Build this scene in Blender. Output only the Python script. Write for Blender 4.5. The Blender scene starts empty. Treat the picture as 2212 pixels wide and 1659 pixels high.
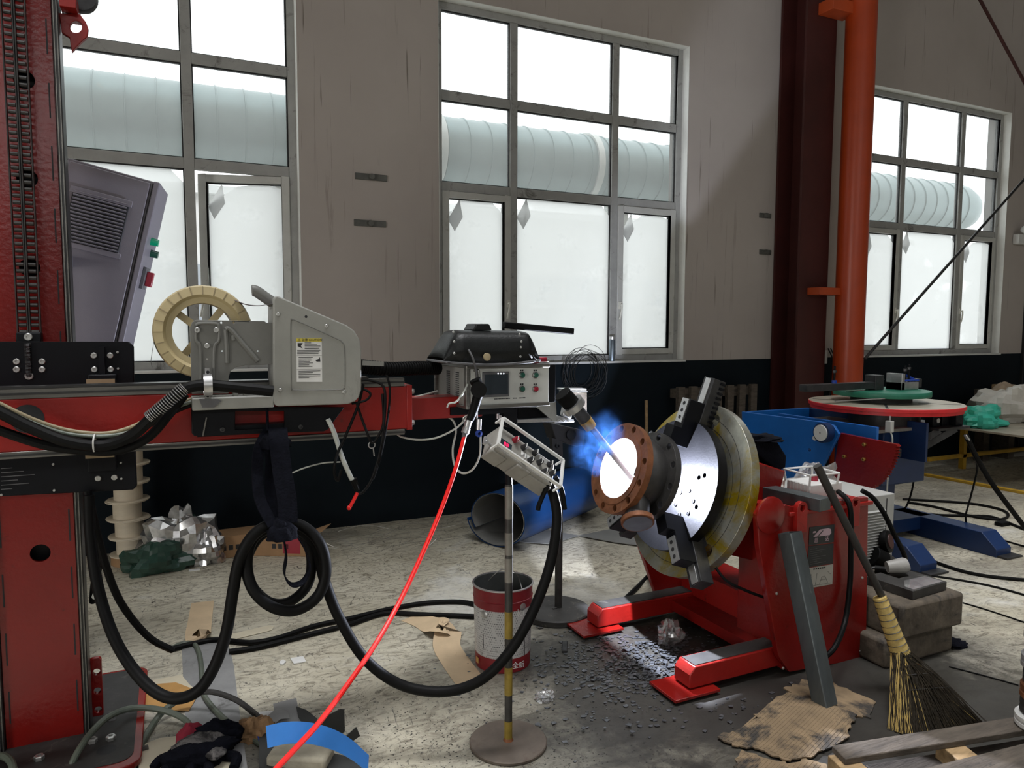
import bpy, bmesh, math, random
from mathutils import Vector, Matrix, noise
from mathutils.geometry import tessellate_polygon
random.seed(7)
V = Vector
SC = bpy.context.scene
COL = SC.collection
R = math.radians

# ------------------------------------------------------------------ camera
FPX, CX, CY = 1566.25, 1106.0, 829.5            # focal length in pixels of the 2212 x 1659 frame
YAW, PIT, ROL = R(25.068), R(4.546), R(0.157)
CAM = V((0, 0, 1.45))
_f = V((math.sin(YAW) * math.cos(PIT), math.cos(YAW) * math.cos(PIT), -math.sin(PIT)))
_r0 = V((math.cos(YAW), -math.sin(YAW), 0)); _u0 = _r0.cross(_f)
_r = _r0 * math.cos(ROL) + _u0 * math.sin(ROL); _u = -_r0 * math.sin(ROL) + _u0 * math.cos(ROL)
cd = bpy.data.cameras.new('camera'); co = bpy.data.objects.new('camera', cd); COL.objects.link(co)
cd.sensor_fit = 'HORIZONTAL'; cd.sensor_width = 36.0; cd.lens = FPX / 2212 * 36.0
cd.clip_start = 0.05; cd.clip_end = 200
co.matrix_world = Matrix(((_r.x, _u.x, -_f.x, CAM.x), (_r.y, _u.y, -_f.y, CAM.y), (_r.z, _u.z, -_f.z, CAM.z), (0, 0, 0, 1)))
SC.camera = co
SC.view_settings.view_transform = 'Standard'; SC.view_settings.look = 'None'
SC.view_settings.gamma = 1.0; SC.view_settings.use_curve_mapping = False
SC.view_settings.exposure = 0.0
cy = SC.cycles; cy.max_bounces = 5; cy.volume_step_rate = 2.0; cy.volume_max_steps = 128; cy.diffuse_bounces = 3; cy.glossy_bounces = 2; cy.transmission_bounces = 2; cy.transparent_max_bounces = 8
cy.volume_bounces = 0; cy.adaptive_threshold = 0.03; cy.caustics_reflective = False; cy.caustics_refractive = False; cy.sample_clamp_indirect = 6.0

# ------------------------------------------------------------------ daylight and added fill lamps
wd = bpy.data.worlds.new('overcast'); SC.world = wd; wd.use_nodes = True
wd.node_tree.nodes['Background'].inputs[0].default_value = (0.97, 0.985, 1.0, 1)
wd.node_tree.nodes['Background'].inputs[1].default_value = 2.6

def area(name, loc, target, sx, sy, power, col=(1, 1, 1), spread=180):
    l = bpy.data.lights.new(name, 'AREA'); l.shape = 'RECTANGLE'; l.size = sx; l.size_y = sy
    l.energy = power; l.color = col; l.spread = R(spread)
    o = bpy.data.objects.new(name, l); COL.objects.link(o); o.location = loc
    o.rotation_euler = (V(target) - V(loc)).to_track_quat('-Z', 'Y').to_euler()
    return o
# fill lamps added at the unseen far windows and left gate, besides the sky
area('fill_far_windows', (-1.0, -9.6, 5.0), (0.5, 3.0, 0.8), 9.0, 0.9, 95, (1.0, 0.985, 0.96))
area('fill_gate', (-7.8, -2.5, 1.7), (0.5, 2.5, 0.8), 1.8, 3.0, 190, (1.0, 0.97, 0.92))

# overhead fill lamps added to brighten floor and tops; no rooflights are built
area('overhead_fill', (3.0, 1.7, 8.1), (3.0, 1.7, 0), 13.0, 1.2, 135, (0.98, 0.985, 1.0), 48)
area('overhead_fill', (3.0, -3.2, 8.1), (3.0, -3.2, 0), 13.0, 1.2, 120, (0.97, 0.985, 1.0), 110)

# ------------------------------------------------------------------ pixel rays of the photograph -> places in the hall
def ray(x, y): return _f + _r * ((x - CX) / FPX) - _u * ((y - CY) / FPX)
def Pf(x, y, z=0.0): d = ray(x, y); return CAM + d * ((z - CAM.z) / d.z)
def Py(x, y, Y): d = ray(x, y); return CAM + d * (Y / d.y)
def Px(x, y, X): d = ray(x, y); return CAM + d * (X / d.x)
def Pd(x, y, D): return CAM + ray(x, y) * D

# ------------------------------------------------------------------ materials
def S(r, g, b):
    f = lambda c: (c / 255 / 12.92) if c / 255 <= 0.04045 else ((c / 255 + 0.055) / 1.055) ** 2.4
    return (f(r), f(g), f(b), 1.0)
MATS = {}
def pm(name, col, rough=0.5, metal=0.0, var=0.12, scale=9.0, dirt=None, bump=0.0, bscale=40.0, stretch=(1, 1, 1), spec=0.5, trans=0.0, coat=0.0):
    """worn procedural surface: colour variation, optional dirt spots (colour, amount 0..1, scale), fine relief"""
    m = bpy.data.materials.new(name); m.use_nodes = True; nt = m.node_tree; N = nt.nodes; L = nt.links
    b = N['Principled BSDF']; b.inputs['Roughness'].default_value = rough; b.inputs['Metallic'].default_value = metal
    b.inputs['Specular IOR Level'].default_value = spec; b.inputs['Coat Weight'].default_value = coat
    b.inputs['Transmission Weight'].default_value = trans
    tc = N.new('ShaderNodeTexCoord'); mp = N.new('ShaderNodeMapping'); mp.inputs['Scale'].default_value = stretch
    L.new(tc.outputs['Object'], mp.inputs['Vector'])
    n1 = N.new('ShaderNodeTexNoise'); n1.inputs['Scale'].default_value = scale; n1.inputs['Detail'].default_value = 6; n1.inputs['Roughness'].default_value = 0.65
    L.new(mp.outputs[0], n1.inputs['Vector'])
    cr = N.new('ShaderNodeValToRGB'); cr.color_ramp.elements[0].position = 0.3; cr.color_ramp.elements[1].position = 0.7
    cr.color_ramp.elements[0].color = tuple(max(0, c * (1 - var)) for c in col[:3]) + (1,)
    cr.color_ramp.elements[1].color = tuple(min(1, c * (1 + var)) for c in col[:3]) + (1,)
    L.new(n1.outputs['Fac'], cr.inputs[0]); out = cr.outputs[0]
    if dirt:
        dc, amt, ds = dirt
        n2 = N.new('ShaderNodeTexNoise'); n2.inputs['Scale'].default_value = ds; n2.inputs['Detail'].default_value = 8; n2.inputs['Roughness'].default_value = 0.7; n2.inputs['Distortion'].default_value = 0.6
        L.new(mp.outputs[0], n2.inputs['Vector'])
        r2 = N.new('ShaderNodeValToRGB'); c0 = 0.72 - 0.35 * amt
        r2.color_ramp.elements[0].position = c0; r2.color_ramp.elements[1].position = min(1, c0 + 0.12)
        mx = N.new('ShaderNodeMix'); mx.data_type = 'RGBA'; mx.inputs[7].default_value = dc
        L.new(n2.outputs['Fac'], r2.inputs[0]); L.new(r2.outputs[0], mx.inputs[0]); L.new(out, mx.inputs[6]); out = mx.outputs[2]
    L.new(out, b.inputs['Base Color'])
    if bump:
        n3 = N.new('ShaderNodeTexNoise'); n3.inputs['Scale'].default_value = bscale; n3.inputs['Detail'].default_value = 4
        L.new(mp.outputs[0], n3.inputs['Vector'])
        bp = N.new('ShaderNodeBump'); bp.inputs['Strength'].default_value = bump; bp.inputs['Distance'].default_value = 0.01
        L.new(n3.outputs['Fac'], bp.inputs['Height']); L.new(bp.outputs[0], b.inputs['Normal'])
    MATS[name] = m; return m

DK = S(22, 20, 18)
pm('red_paint', (0.20, 0.007, 0.005), 0.26, var=0.12, scale=5, dirt=((0.05, 0.008, 0.006, 1), 0.25, 14), bump=0.12, bscale=60)
pm('red_bright', (0.29, 0.010, 0.007), 0.38, var=0.12, scale=6, dirt=((0.06, 0.01, 0.008, 1), 0.3, 9), bump=0.1, bscale=70)
pm('red_oxide', (0.05, 0.009, 0.007), 0.55, var=0.2, scale=4)
pm('orange_paint', (0.42, 0.05, 0.008), 0.38, var=0.1, scale=4, dirt=((0.3, 0.03, 0.01, 1), 0.15, 10))
pm('orange_dark', (0.42, 0.06, 0.012), 0.5, var=0.12, scale=5)
pm('blue_paint', (0.006, 0.115, 0.42), 0.42, var=0.1, scale=6, dirt=((0.02, 0.05, 0.1, 1), 0.18, 12))
pm('blue_dark', (0.004, 0.024, 0.095), 0.45, var=0.15, scale=6, dirt=((0.05, 0.05, 0.05, 1), 0.25, 10))
pm('blue_sheet', (0.008, 0.05, 0.18), 0.3, var=0.15, scale=3, dirt=((0.1, 0.14, 0.2, 1), 0.15, 6))
pm('sheet_back', (0.2, 0.2, 0.19), 0.55, var=0.15, scale=4)
pm('black_plate', (0.0035, 0.004, 0.006), 0.45, spec=0.2, var=0.2, scale=12)
pm('black_rubber', (0.0035, 0.0035, 0.0035), 0.55, spec=0.14, var=0.25, scale=25, dirt=((0.012, 0.011, 0.010, 1), 0.2, 30))
pm('black_dusty', (0.03, 0.028, 0.026), 0.6, var=0.3, scale=20, dirt=((0.12, 0.11, 0.09, 1), 0.35, 18))
pm('black_cloth', (0.004, 0.0045, 0.008), 0.9, spec=0.1, var=0.4, scale=40, bump=0.4, bscale=120)
pm('dark_steel', (0.06, 0.06, 0.062), 0.45, 0.7, var=0.3, scale=15, dirt=((0.1, 0.07, 0.04, 1), 0.25, 12))
pm('steel', (0.55, 0.55, 0.55), 0.35, 0.9, var=0.15, scale=18)
pm('alu_rail', (0.2, 0.195, 0.18), 0.4, 0.8, var=0.2, scale=10, stretch=(1, 1, 8))
pm('dark_rail', (0.05, 0.05, 0.05), 0.35, 0.5, var=0.2, scale=10)
pm('bolt_steel', (0.6, 0.6, 0.58), 0.35, 0.8, var=0.2, scale=60)
pm('galvanised', (0.10, 0.115, 0.12), 0.42, 0.6, var=0.2, scale=22, stretch=(1, 1, 0.25), dirt=((0.24, 0.26, 0.27, 1), 0.3, 14))
pm('grey_cabinet', (0.20, 0.185, 0.21), 0.5, var=0.05, scale=4, bump=0.04, bscale=250)
pm('grey_dark', (0.10, 0.10, 0.105), 0.5, var=0.1)
pm('feeder_grey', (0.28, 0.28, 0.255), 0.5, var=0.1, scale=7, dirt=((0.16, 0.155, 0.14, 1), 0.28, 6), bump=0.03, bscale=200)
pm('cup_grey', (0.3, 0.29, 0.27), 0.5, var=0.25, dirt=((0.1, 0.09, 0.08, 1), 0.4, 12))
pm('feeder_dark', (0.15, 0.15, 0.138), 0.5, var=0.12, scale=8, dirt=((0.1, 0.095, 0.085, 1), 0.25, 8))
pm('console_white', (0.52, 0.53, 0.5), 0.45, var=0.06, scale=6, dirt=((0.3, 0.29, 0.26, 1), 0.15, 10))
pm('pendant_grey', (0.25, 0.24, 0.215), 0.55, var=0.15, scale=12, dirt=((0.12, 0.11, 0.1, 1), 0.35, 16))
pm('white_paint', (0.66, 0.66, 0.64), 0.45, var=0.08, dirt=((0.3, 0.28, 0.25, 1), 0.2, 12))
pm('cream_plastic', (0.5, 0.41, 0.23), 0.45, var=0.08, scale=5, dirt=((0.3, 0.21, 0.09, 1), 0.3, 5))
pm('spool_plastic', (0.66, 0.58, 0.45), 0.5, var=0.1, scale=6, dirt=((0.38, 0.28, 0.18, 1), 0.3, 5), stretch=(1, 1, 3))
pm('window_frame', (0.34, 0.34, 0.325), 0.5, var=0.12, scale=6, dirt=((0.13, 0.125, 0.115, 1), 0.45, 7))
pm('sash_frame', (0.5, 0.5, 0.47), 0.5, var=0.1, scale=6, dirt=((0.25, 0.23, 0.18, 1), 0.3, 8))
pm('reveal_white', (0.78, 0.78, 0.74), 0.7, var=0.06, dirt=((0.45, 0.44, 0.4, 1), 0.15, 6))
pm('gasket', (0.01, 0.01, 0.01), 0.6)
pm('handle_white', (0.7, 0.69, 0.62), 0.4)
pm('rust', (0.20, 0.075, 0.03), 0.6, 0.35, var=0.4, scale=14, dirt=((0.34, 0.2, 0.13, 1), 0.4, 9), bump=0.2, bscale=50)
pm('scale_steel', (0.085, 0.082, 0.08), 0.42, 0.7, var=0.35, scale=8, dirt=((0.16, 0.1, 0.06, 1), 0.2, 10))
pm('bright_plate', (0.02, 0.02, 0.022), 0.5, 1.0, var=0.12, scale=20, bump=0.05, bscale=90)
pm('faceplate', (0.42, 0.42, 0.36), 0.34, 0.75, var=0.35, scale=8, dirt=((0.42, 0.30, 0.012, 1), 0.72, 2.6), bump=0.03, bscale=30)
pm('brass', (0.5, 0.31, 0.09), 0.35, 0.9, var=0.15)
pm('copper_tube', (0.10, 0.075, 0.068), 0.6, 0.3, var=0.2, scale=20)
pm('red_hose', (0.85, 0.015, 0.012), 0.35, var=0.05)
pm('clear_hose', (0.5, 0.52, 0.48), 0.25, var=0.08)
pm('tan_cable', (0.3, 0.24, 0.14), 0.5, var=0.2)
pm('green_cable', (0.11, 0.13, 0.10), 0.45, var=0.2)
pm('cardboard', (0.34, 0.2, 0.1), 0.8, var=0.15, scale=6, dirt=((0.2, 0.12, 0.06, 1), 0.3, 5))
pm('cardboard_floor', (0.20, 0.14, 0.08), 0.85, var=0.3, scale=7, dirt=((0.03, 0.026, 0.022, 1), 0.68, 5))
pm('paper_tan', (0.62, 0.47, 0.3), 0.75, var=0.1, scale=9, dirt=((0.45, 0.3, 0.16, 1), 0.25, 7))
pm('paper_orange', (0.5, 0.27, 0.08), 0.7, var=0.15, scale=8)
pm('paper_cream', (0.62, 0.56, 0.42), 0.75, var=0.08, scale=9)
pm('paper_white', (0.7, 0.7, 0.68), 0.6, var=0.06, scale=14)
pm('brown_paper', (0.26, 0.15, 0.07), 0.8, var=0.3, scale=10)
pm('wood_old', (0.085, 0.068, 0.052), 0.75, var=0.45, scale=7, stretch=(1, 6, 6), dirt=((0.03, 0.026, 0.022, 1), 0.4, 9), bump=0.3, bscale=24)
pm('wood_block', (0.36, 0.24, 0.12), 0.7, var=0.35, scale=8, stretch=(1, 5, 5), dirt=((0.1, 0.07, 0.04, 1), 0.3, 9))
pm('stone', (0.10, 0.08, 0.058), 0.85, var=0.45, scale=14, dirt=((0.035, 0.03, 0.025, 1), 0.5, 7), bump=0.5, bscale=22)
pm('straw', (0.5, 0.36, 0.12), 0.7, var=0.3, scale=30)
pm('bristle', (0.03, 0.022, 0.012), 0.75, var=0.5, scale=30)
pm('black_stick', (0.022, 0.02, 0.018), 0.55, var=0.3, scale=12, dirt=((0.12, 0.08, 0.04, 1), 0.15, 14))
pm('green_ring', (0.02, 0.17, 0.105), 0.45, var=0.15, scale=8)
pm('table_red', (0.6, 0.02, 0.025), 0.4, var=0.15, scale=8, dirt=((0.2, 0.02, 0.02, 1), 0.3, 12))
pm('table_top', (0.42, 0.38, 0.3), 0.45, 0.3, var=0.2, scale=6, dirt=((0.06, 0.055, 0.05, 1), 0.35, 5))
pm('grey_machine', (0.42, 0.42, 0.4), 0.5, var=0.08, dirt=((0.2, 0.19, 0.17, 1), 0.2, 6))
pm('yellow_paint', (0.55, 0.33, 0.03), 0.5, var=0.2, dirt=((0.2, 0.12, 0.03, 1), 0.3, 10))
pm('bag_brown', (0.36, 0.27, 0.185), 0.8, var=0.2, scale=8)
pm('bag_white', (0.62, 0.59, 0.53), 0.6, var=0.12, scale=8)
pm('bag_green', (0.05, 0.5, 0.36), 0.4, var=0.2, scale=9)
pm('foil', (0.6, 0.6, 0.6), 0.22, 0.85, var=0.4, scale=14, dirt=((0.03, 0.05, 0.045, 1), 0.4, 6))
pm('green_film', (0.025, 0.06, 0.045), 0.2, var=0.3, scale=14)
pm('glove_grey', (0.13, 0.12, 0.115), 0.9, var=0.3, scale=14, dirt=((0.008, 0.007, 0.007, 1), 0.85, 9), bump=0.5, bscale=90)
pm('glove_red', (0.22, 0.012, 0.03), 0.9, var=0.3, scale=20, bump=0.4, bscale=90)
pm('scrap_grey', (0.26, 0.26, 0.26), 0.5, var=0.12, scale=10)
pm('scrap_black', (0.02, 0.021, 0.02), 0.5, var=0.3, scale=10)
pm('blue_strip', (0.04, 0.19, 0.55), 0.28, var=0.15, scale=5, dirt=((0.42, 0.5, 0.62, 1), 0.3, 5))
pm('stone_light', (0.33, 0.3, 0.23), 0.8, var=0.25, scale=9, dirt=((0.08, 0.07, 0.06, 1), 0.3, 8), bump=0.3)
pm('chips', (0.11, 0.115, 0.125), 0.38, 0.55, var=0.6, scale=30)
pm('plate_floor', (0.3, 0.3, 0.3), 0.55, 0.3, var=0.2, scale=7, dirt=((0.09, 0.085, 0.08, 1), 0.45, 6))
pm('stand_disc', (0.13, 0.105, 0.085), 0.55, 0.4, var=0.25, scale=9, dirt=((0.09, 0.06, 0.045, 1), 0.4, 7))
pm('pole_dark', (0.045, 0.043, 0.04), 0.5, 0.3, var=0.4, scale=12)
pm('pole_yellow', (0.26, 0.18, 0.025), 0.5, var=0.35, scale=14, dirt=((0.06, 0.05, 0.03, 1), 0.4, 14))
pm('pole_grey', (0.2, 0.19, 0.165), 0.5, 0.2, var=0.3, scale=14, dirt=((0.05, 0.045, 0.04, 1), 0.4, 12))
pm('pail_red', (0.2, 0.008, 0.014), 0.45, var=0.2, scale=8, dirt=((0.05, 0.01, 0.012, 1), 0.35, 8))
pm('pail_inside', (0.05, 0.055, 0.052), 0.7, var=0.4, scale=8)
pm('mask_black', (0.005, 0.006, 0.006), 0.42, spec=0.35, var=0.3, scale=20, bump=0.12, bscale=140)
pm('thermos', (0.2, 0.24, 0.28), 0.3, 0.8, var=0.1)
pm('screen_glass', (0.03, 0.04, 0.05), 0.15, var=0.05)
pm('green_button', (0.015, 0.09, 0.06), 0.3)
pm('green_lamp', (0.0, 0.42, 0.2), 0.25)
pm('red_button', (0.3, 0.012, 0.03), 0.3)
pm('clip_grey', (0.11, 0.11, 0.10), 0.6, 0.2, var=0.3, scale=14)
pm('duct_sheet', (0.20, 0.26, 0.26), 0.42, 0.45, var=0.1, scale=5, dirt=((0.2, 0.2, 0.16, 1), 0.25, 9))
pm('duct_band', (0.5, 0.52, 0.5), 0.5, 0.4, var=0.1)
pm('outside_wall', (0.72, 0.73, 0.72), 0.8, var=0.04)
pm('outside_pane', (0.4, 0.44, 0.48), 0.3, var=0.05)
pm('outside_ground', (0.55, 0.55, 0.53), 0.9, var=0.06)
pm('ceiling_sheet', (0.45, 0.45, 0.44), 0.7, var=0.05)
pm('tape_yellow', (0.55, 0.45, 0.05), 0.5, var=0.1)
pm('ink', (0.015, 0.015, 0.017), 0.6, var=0.1)
pm('nameplate_black', (0.015, 0.017, 0.02), 0.4, var=0.1)
pm('logo_pink', (0.5, 0.36, 0.4), 0.5, var=0.05)
pm('diagram_plate', (0.45, 0.43, 0.38), 0.5, var=0.1)
pm('wire_black', (0.01, 0.01, 0.01), 0.5)
pm('wire_steel', (0.35, 0.34, 0.32), 0.35, 0.8)
pm('label_blue', (0.01, 0.05, 0.35), 0.4)
pm('red_led', (0.6, 0.0, 0.05), 0.3)
def emis(name, col, s):
    m = pm(name, col, 0.4); b = m.node_tree.nodes['Principled BSDF']
    b.inputs['Emission Color'].default_value = col; b.inputs['Emission Strength'].default_value = s
    return m
emis('screen_led', (0.9, 0.95, 1, 1), 1.2); emis('red_digit', (1, 0.02, 0.12, 1), 1.0)
emis('arc_glow', (0.8, 0.88, 1, 1), 30.0)

def nodes_of(name):
    m = bpy.data.materials.new(name); m.use_nodes = True; MATS[name] = m
    nt = m.node_tree; nt.nodes.clear(); o = nt.nodes.new('ShaderNodeOutputMaterial'); return nt, nt.nodes, nt.links, o
# clear window glass, dusty; light passes straight
nt, N, L, o = nodes_of('glass')
t = N.new('ShaderNodeBsdfTransparent'); t.inputs[0].default_value = (0.93, 0.95, 0.95, 1)
g = N.new('ShaderNodeBsdfGlossy'); g.inputs['Roughness'].default_value = 0.05
tr = N.new('ShaderNodeBsdfTranslucent'); tr.inputs[0].default_value = (0.9, 0.92, 0.9, 1)
a = N.new('ShaderNodeMixShader'); a.inputs[0].default_value = 0.04; b = N.new('ShaderNodeMixShader'); b.inputs[0].default_value = 0.10
L.new(t.outputs[0], a.inputs[1]); L.new(g.outputs[0], a.inputs[2]); L.new(a.outputs[0], b.inputs[1]); L.new(tr.outputs[0], b.inputs[2]); L.new(b.outputs[0], o.inputs[0])
# milky plastic film stuck on the lower panes
def film_mat(name, clear):
    nt, N, L, o = nodes_of(name)
    t = N.new('ShaderNodeBsdfTransparent'); tr = N.new('ShaderNodeBsdfTranslucent'); tr.inputs[0].default_value = (0.97, 0.97, 0.96, 1)
    df = N.new('ShaderNodeBsdfDiffuse'); df.inputs[0].default_value = (0.8, 0.8, 0.78, 1)
    tc = N.new('ShaderNodeTexCoord'); n = N.new('ShaderNodeTexNoise'); n.inputs['Scale'].default_value = 3.5; n.inputs['Detail'].default_value = 7
    cr = N.new('ShaderNodeValToRGB'); cr.color_ramp.elements[0].position = 0.58; cr.color_ramp.elements[1].position = 0.72
    cr.color_ramp.elements[0].color = (clear, clear, clear, 1); cr.color_ramp.elements[1].color = (clear + .25,) * 3 + (1,)
    L.new(tc.outputs['Object'], n.inputs['Vector']); L.new(n.outputs['Fac'], cr.inputs[0])
    a = N.new('ShaderNodeMixShader'); a.inputs[0].default_value = 0.1; b = N.new('ShaderNodeMixShader')
    L.new(tr.outputs[0], a.inputs[1]); L.new(df.outputs[0], a.inputs[2]); L.new(cr.outputs[0], b.inputs[0]); L.new(a.outputs[0], b.inputs[1]); L.new(t.outputs[0], b.inputs[2]); L.new(b.outputs[0], o.inputs[0])
film_mat('film', 0.3); film_mat('film_fold', 0.1)
# crumpled clear plastic
nt, N, L, o = nodes_of('clear_plastic')
t = N.new('ShaderNodeBsdfTransparent'); g = N.new('ShaderNodeBsdfGlossy'); g.inputs['Roughness'].default_value = 0.15; g.inputs[0].default_value = (0.9, 0.9, 0.9, 1)
df = N.new('ShaderNodeBsdfDiffuse'); df.inputs[0].default_value = (0.6, 0.6, 0.6, 1)
a = N.new('ShaderNodeMixShader'); a.inputs[0].default_value = 0.35; b = N.new('ShaderNodeMixShader'); b.inputs[0].default_value = 0.15
L.new(t.outputs[0], a.inputs[1]); L.new(g.outputs[0], a.inputs[2]); L.new(a.outputs[0], b.inputs[1]); L.new(df.outputs[0], b.inputs[2]); L.new(b.outputs[0], o.inputs[0])

def ramp(N, p0, c0, p1, c1):
    r = N.new('ShaderNodeValToRGB'); e = r.color_ramp.elements
    e[0].position, e[1].position = p0, p1; e[0].color = c0 if len(c0) == 4 else tuple(c0) + (1,); e[1].color = c1 if len(c1) == 4 else tuple(c1) + (1,)
    return r
def mixc(N, L, fac, a, b, blend='MIX'):
    m = N.new('ShaderNodeMix'); m.data_type = 'RGBA'; m.blend_type = blend
    for i, s in ((0, fac), (6, a), (7, b)):
        if hasattr(s, 'is_output'): L.new(s, m.inputs[i])
        else: m.inputs[i].default_value = s if i == 0 else (tuple(s) + (1,))[:4]
    return m.outputs[2]
def noise_n(N, L, vec, scale, detail=6, rough=0.6, dist=0.0):
    n = N.new('ShaderNodeTexNoise'); n.inputs['Scale'].default_value = scale; n.inputs['Detail'].default_value = detail
    n.inputs['Roughness'].default_value = rough; n.inputs['Distortion'].default_value = dist; L.new(vec, n.inputs['Vector']); return n.outputs['Fac']
def mapv(N, L, src, scale=(1, 1, 1), rot=(0, 0, 0)):
    m = N.new('ShaderNodeMapping'); m.inputs['Scale'].default_value = scale; m.inputs['Rotation'].default_value = rot; L.new(src, m.inputs['Vector']); return m.outputs[0]

# floor: scuffed painted concrete
m = bpy.data.materials.new('floor_concrete'); m.use_nodes = True; MATS['floor_concrete'] = m
nt = m.node_tree; N = nt.nodes; L = nt.links; b = N['Principled BSDF']
g = N.new('ShaderNodeNewGeometry').outputs['Position']
base = ramp(N, 0.3, (0.44, 0.40, 0.30), 0.7, (0.68, 0.645, 0.53)); L.new(noise_n(N, L, g, 1.1, 8, 0.6, 0.4), base.inputs[0])
sc = ramp(N, 0.47, (0, 0, 0), 0.66, (1, 1, 1)); L.new(noise_n(N, L, mapv(N, L, g, (6, 12, 1), (0, 0, 0.35)), 1.2, 9, 0.74, 2.6), sc.inputs[0])
c = mixc(N, L, sc.outputs[0], base.outputs[0], (0.17, 0.145, 0.105))
sc2 = ramp(N, 0.565, (0, 0, 0), 0.64, (1, 1, 1)); L.new(noise_n(N, L, mapv(N, L, g, (14, 7, 1), (0, 0, -0.9)), 1.6, 10, 0.75, 2.2), sc2.inputs[0])
c = mixc(N, L, sc2.outputs[0], c, (0.075, 0.068, 0.058))
lt = ramp(N, 0.56, (0, 0, 0), 0.72, (1, 1, 1)); L.new(noise_n(N, L, g, 0.9, 7, 0.65, 0.8), lt.inputs[0])
c = mixc(N, L, lt.outputs[0], c, (0.72, 0.715, 0.67))
dk = ramp(N, 0.52, (0, 0, 0), 0.72, (1, 1, 1)); L.new(noise_n(N, L, mapv(N, L, g, (1, 1, 1)), 0.55, 6, 0.6, 0.5), dk.inputs[0])
c = mixc(N, L, dk.outputs[0], c, (0.13, 0.118, 0.10))
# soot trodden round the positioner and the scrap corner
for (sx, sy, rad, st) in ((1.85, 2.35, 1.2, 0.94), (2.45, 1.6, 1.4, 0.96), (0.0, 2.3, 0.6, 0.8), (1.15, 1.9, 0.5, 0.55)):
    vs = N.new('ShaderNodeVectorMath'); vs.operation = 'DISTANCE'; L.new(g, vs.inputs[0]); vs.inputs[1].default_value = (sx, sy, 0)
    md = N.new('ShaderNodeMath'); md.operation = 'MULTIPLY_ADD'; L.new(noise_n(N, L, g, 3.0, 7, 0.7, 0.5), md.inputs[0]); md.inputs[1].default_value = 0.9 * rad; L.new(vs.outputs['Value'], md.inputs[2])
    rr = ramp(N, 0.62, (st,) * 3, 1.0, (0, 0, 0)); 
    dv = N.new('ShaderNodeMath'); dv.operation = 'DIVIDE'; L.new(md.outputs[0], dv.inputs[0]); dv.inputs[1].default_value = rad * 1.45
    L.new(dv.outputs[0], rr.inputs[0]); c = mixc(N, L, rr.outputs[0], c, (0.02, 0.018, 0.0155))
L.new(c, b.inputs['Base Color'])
ro = ramp(N, 0.35, (0.38,) * 3, 0.7, (0.62,) * 3); L.new(noise_n(N, L, g, 2.0), ro.inputs[0]); L.new(ro.outputs[0], b.inputs['Roughness'])
bp = N.new('ShaderNodeBump'); bp.inputs['Strength'].default_value = 0.25; bp.inputs['Distance'].default_value = 0.004
L.new(noise_n(N, L, g, 30, 8, 0.7), bp.inputs['Height']); L.new(bp.outputs[0], b.inputs['Normal'])

# wall: dusty plaster with rain-like streaks above, dark blue-green gloss dado below z = 1.155
m = bpy.data.materials.new('wall_plaster'); m.use_nodes = True; MATS['wall_plaster'] = m
nt = m.node_tree; N = nt.nodes; L = nt.links; b = N['Principled BSDF']
g = N.new('ShaderNodeNewGeometry').outputs['Position']
base = ramp(N, 0.3, (0.40, 0.355, 0.325), 0.7, (0.47, 0.425, 0.39)); L.new(noise_n(N, L, g, 0.8, 5), base.inputs[0])
st = ramp(N, 0.60, (0, 0, 0), 0.74, (1, 1, 1)); L.new(noise_n(N, L, mapv(N, L, g, (9, 9, 0.45)), 1.5, 7, 0.7, 0.3), st.inputs[0])
c = mixc(N, L, st.outputs[0], base.outputs[0], (0.27, 0.235, 0.205))
st2 = ramp(N, 0.66, (0, 0, 0), 0.7, (1, 1, 1)); L.new(noise_n(N, L, mapv(N, L, g, (40, 40, 0.8)), 1.0, 5, 0.6), st2.inputs[0])
c = mixc(N, L, st2.outputs[0], c, (0.2, 0.175, 0.15))
sep = N.new('ShaderNodeSeparateXYZ'); L.new(g, sep.inputs[0])
gt = N.new('ShaderNodeMath'); gt.operation = 'LESS_THAN'; L.new(sep.outputs['Z'], gt.inputs[0]); gt.inputs[1].default_value = 1.152
dado = ramp(N, 0.3, (0.003, 0.006, 0.009), 0.7, (0.006, 0.011, 0.015)); L.new(noise_n(N, L, g, 2.0), dado.inputs[0])
c = mixc(N, L, gt.outputs[0], c, dado.outputs[0]); L.new(c, b.inputs['Base Color'])
rg = N.new('ShaderNodeMapRange'); L.new(gt.outputs[0], rg.inputs[0]); b.inputs['Specular IOR Level'].default_value = 0.15; rg.inputs[3].default_value = 0.75; rg.inputs[4].default_value = 0.7; L.new(rg.outputs[0], b.inputs['Roughness'])

# bucket sleeve: rows of tiny print on white, by height
m = bpy.data.materials.new('pail_print'); m.use_nodes = True; MATS['pail_print'] = m
nt = m.node_tree; N = nt.nodes; L = nt.links; b = N['Principled BSDF']; b.inputs['Roughness'].default_value = 0.45
tc = N.new('ShaderNodeTexCoord').outputs['UV']
br = N.new('ShaderNodeTexBrick'); L.new(mapv(N, L, tc, (1, 1, 1)), br.inputs['Vector'])
br.inputs['Color1'].default_value = (0.12, 0.12, 0.125, 1); br.inputs['Color2'].default_value = (0.3, 0.3, 0.3, 1); br.inputs['Mortar'].default_value = (0.5, 0.5, 0.49, 1)
br.inputs['Scale'].default_value = 1.0; br.inputs['Mortar Size'].default_value = 0.011; br.inputs['Brick Width'].default_value = 0.045; br.inputs['Row Height'].default_value = 0.045
nz = ramp(N, 0.42, (0, 0, 0), 0.5, (1, 1, 1)); L.new(noise_n(N, L, tc, 9, 2), nz.inputs[0])
c = mixc(N, L, nz.outputs[0], (0.5, 0.5, 0.49), br.outputs['Color'])
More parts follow.
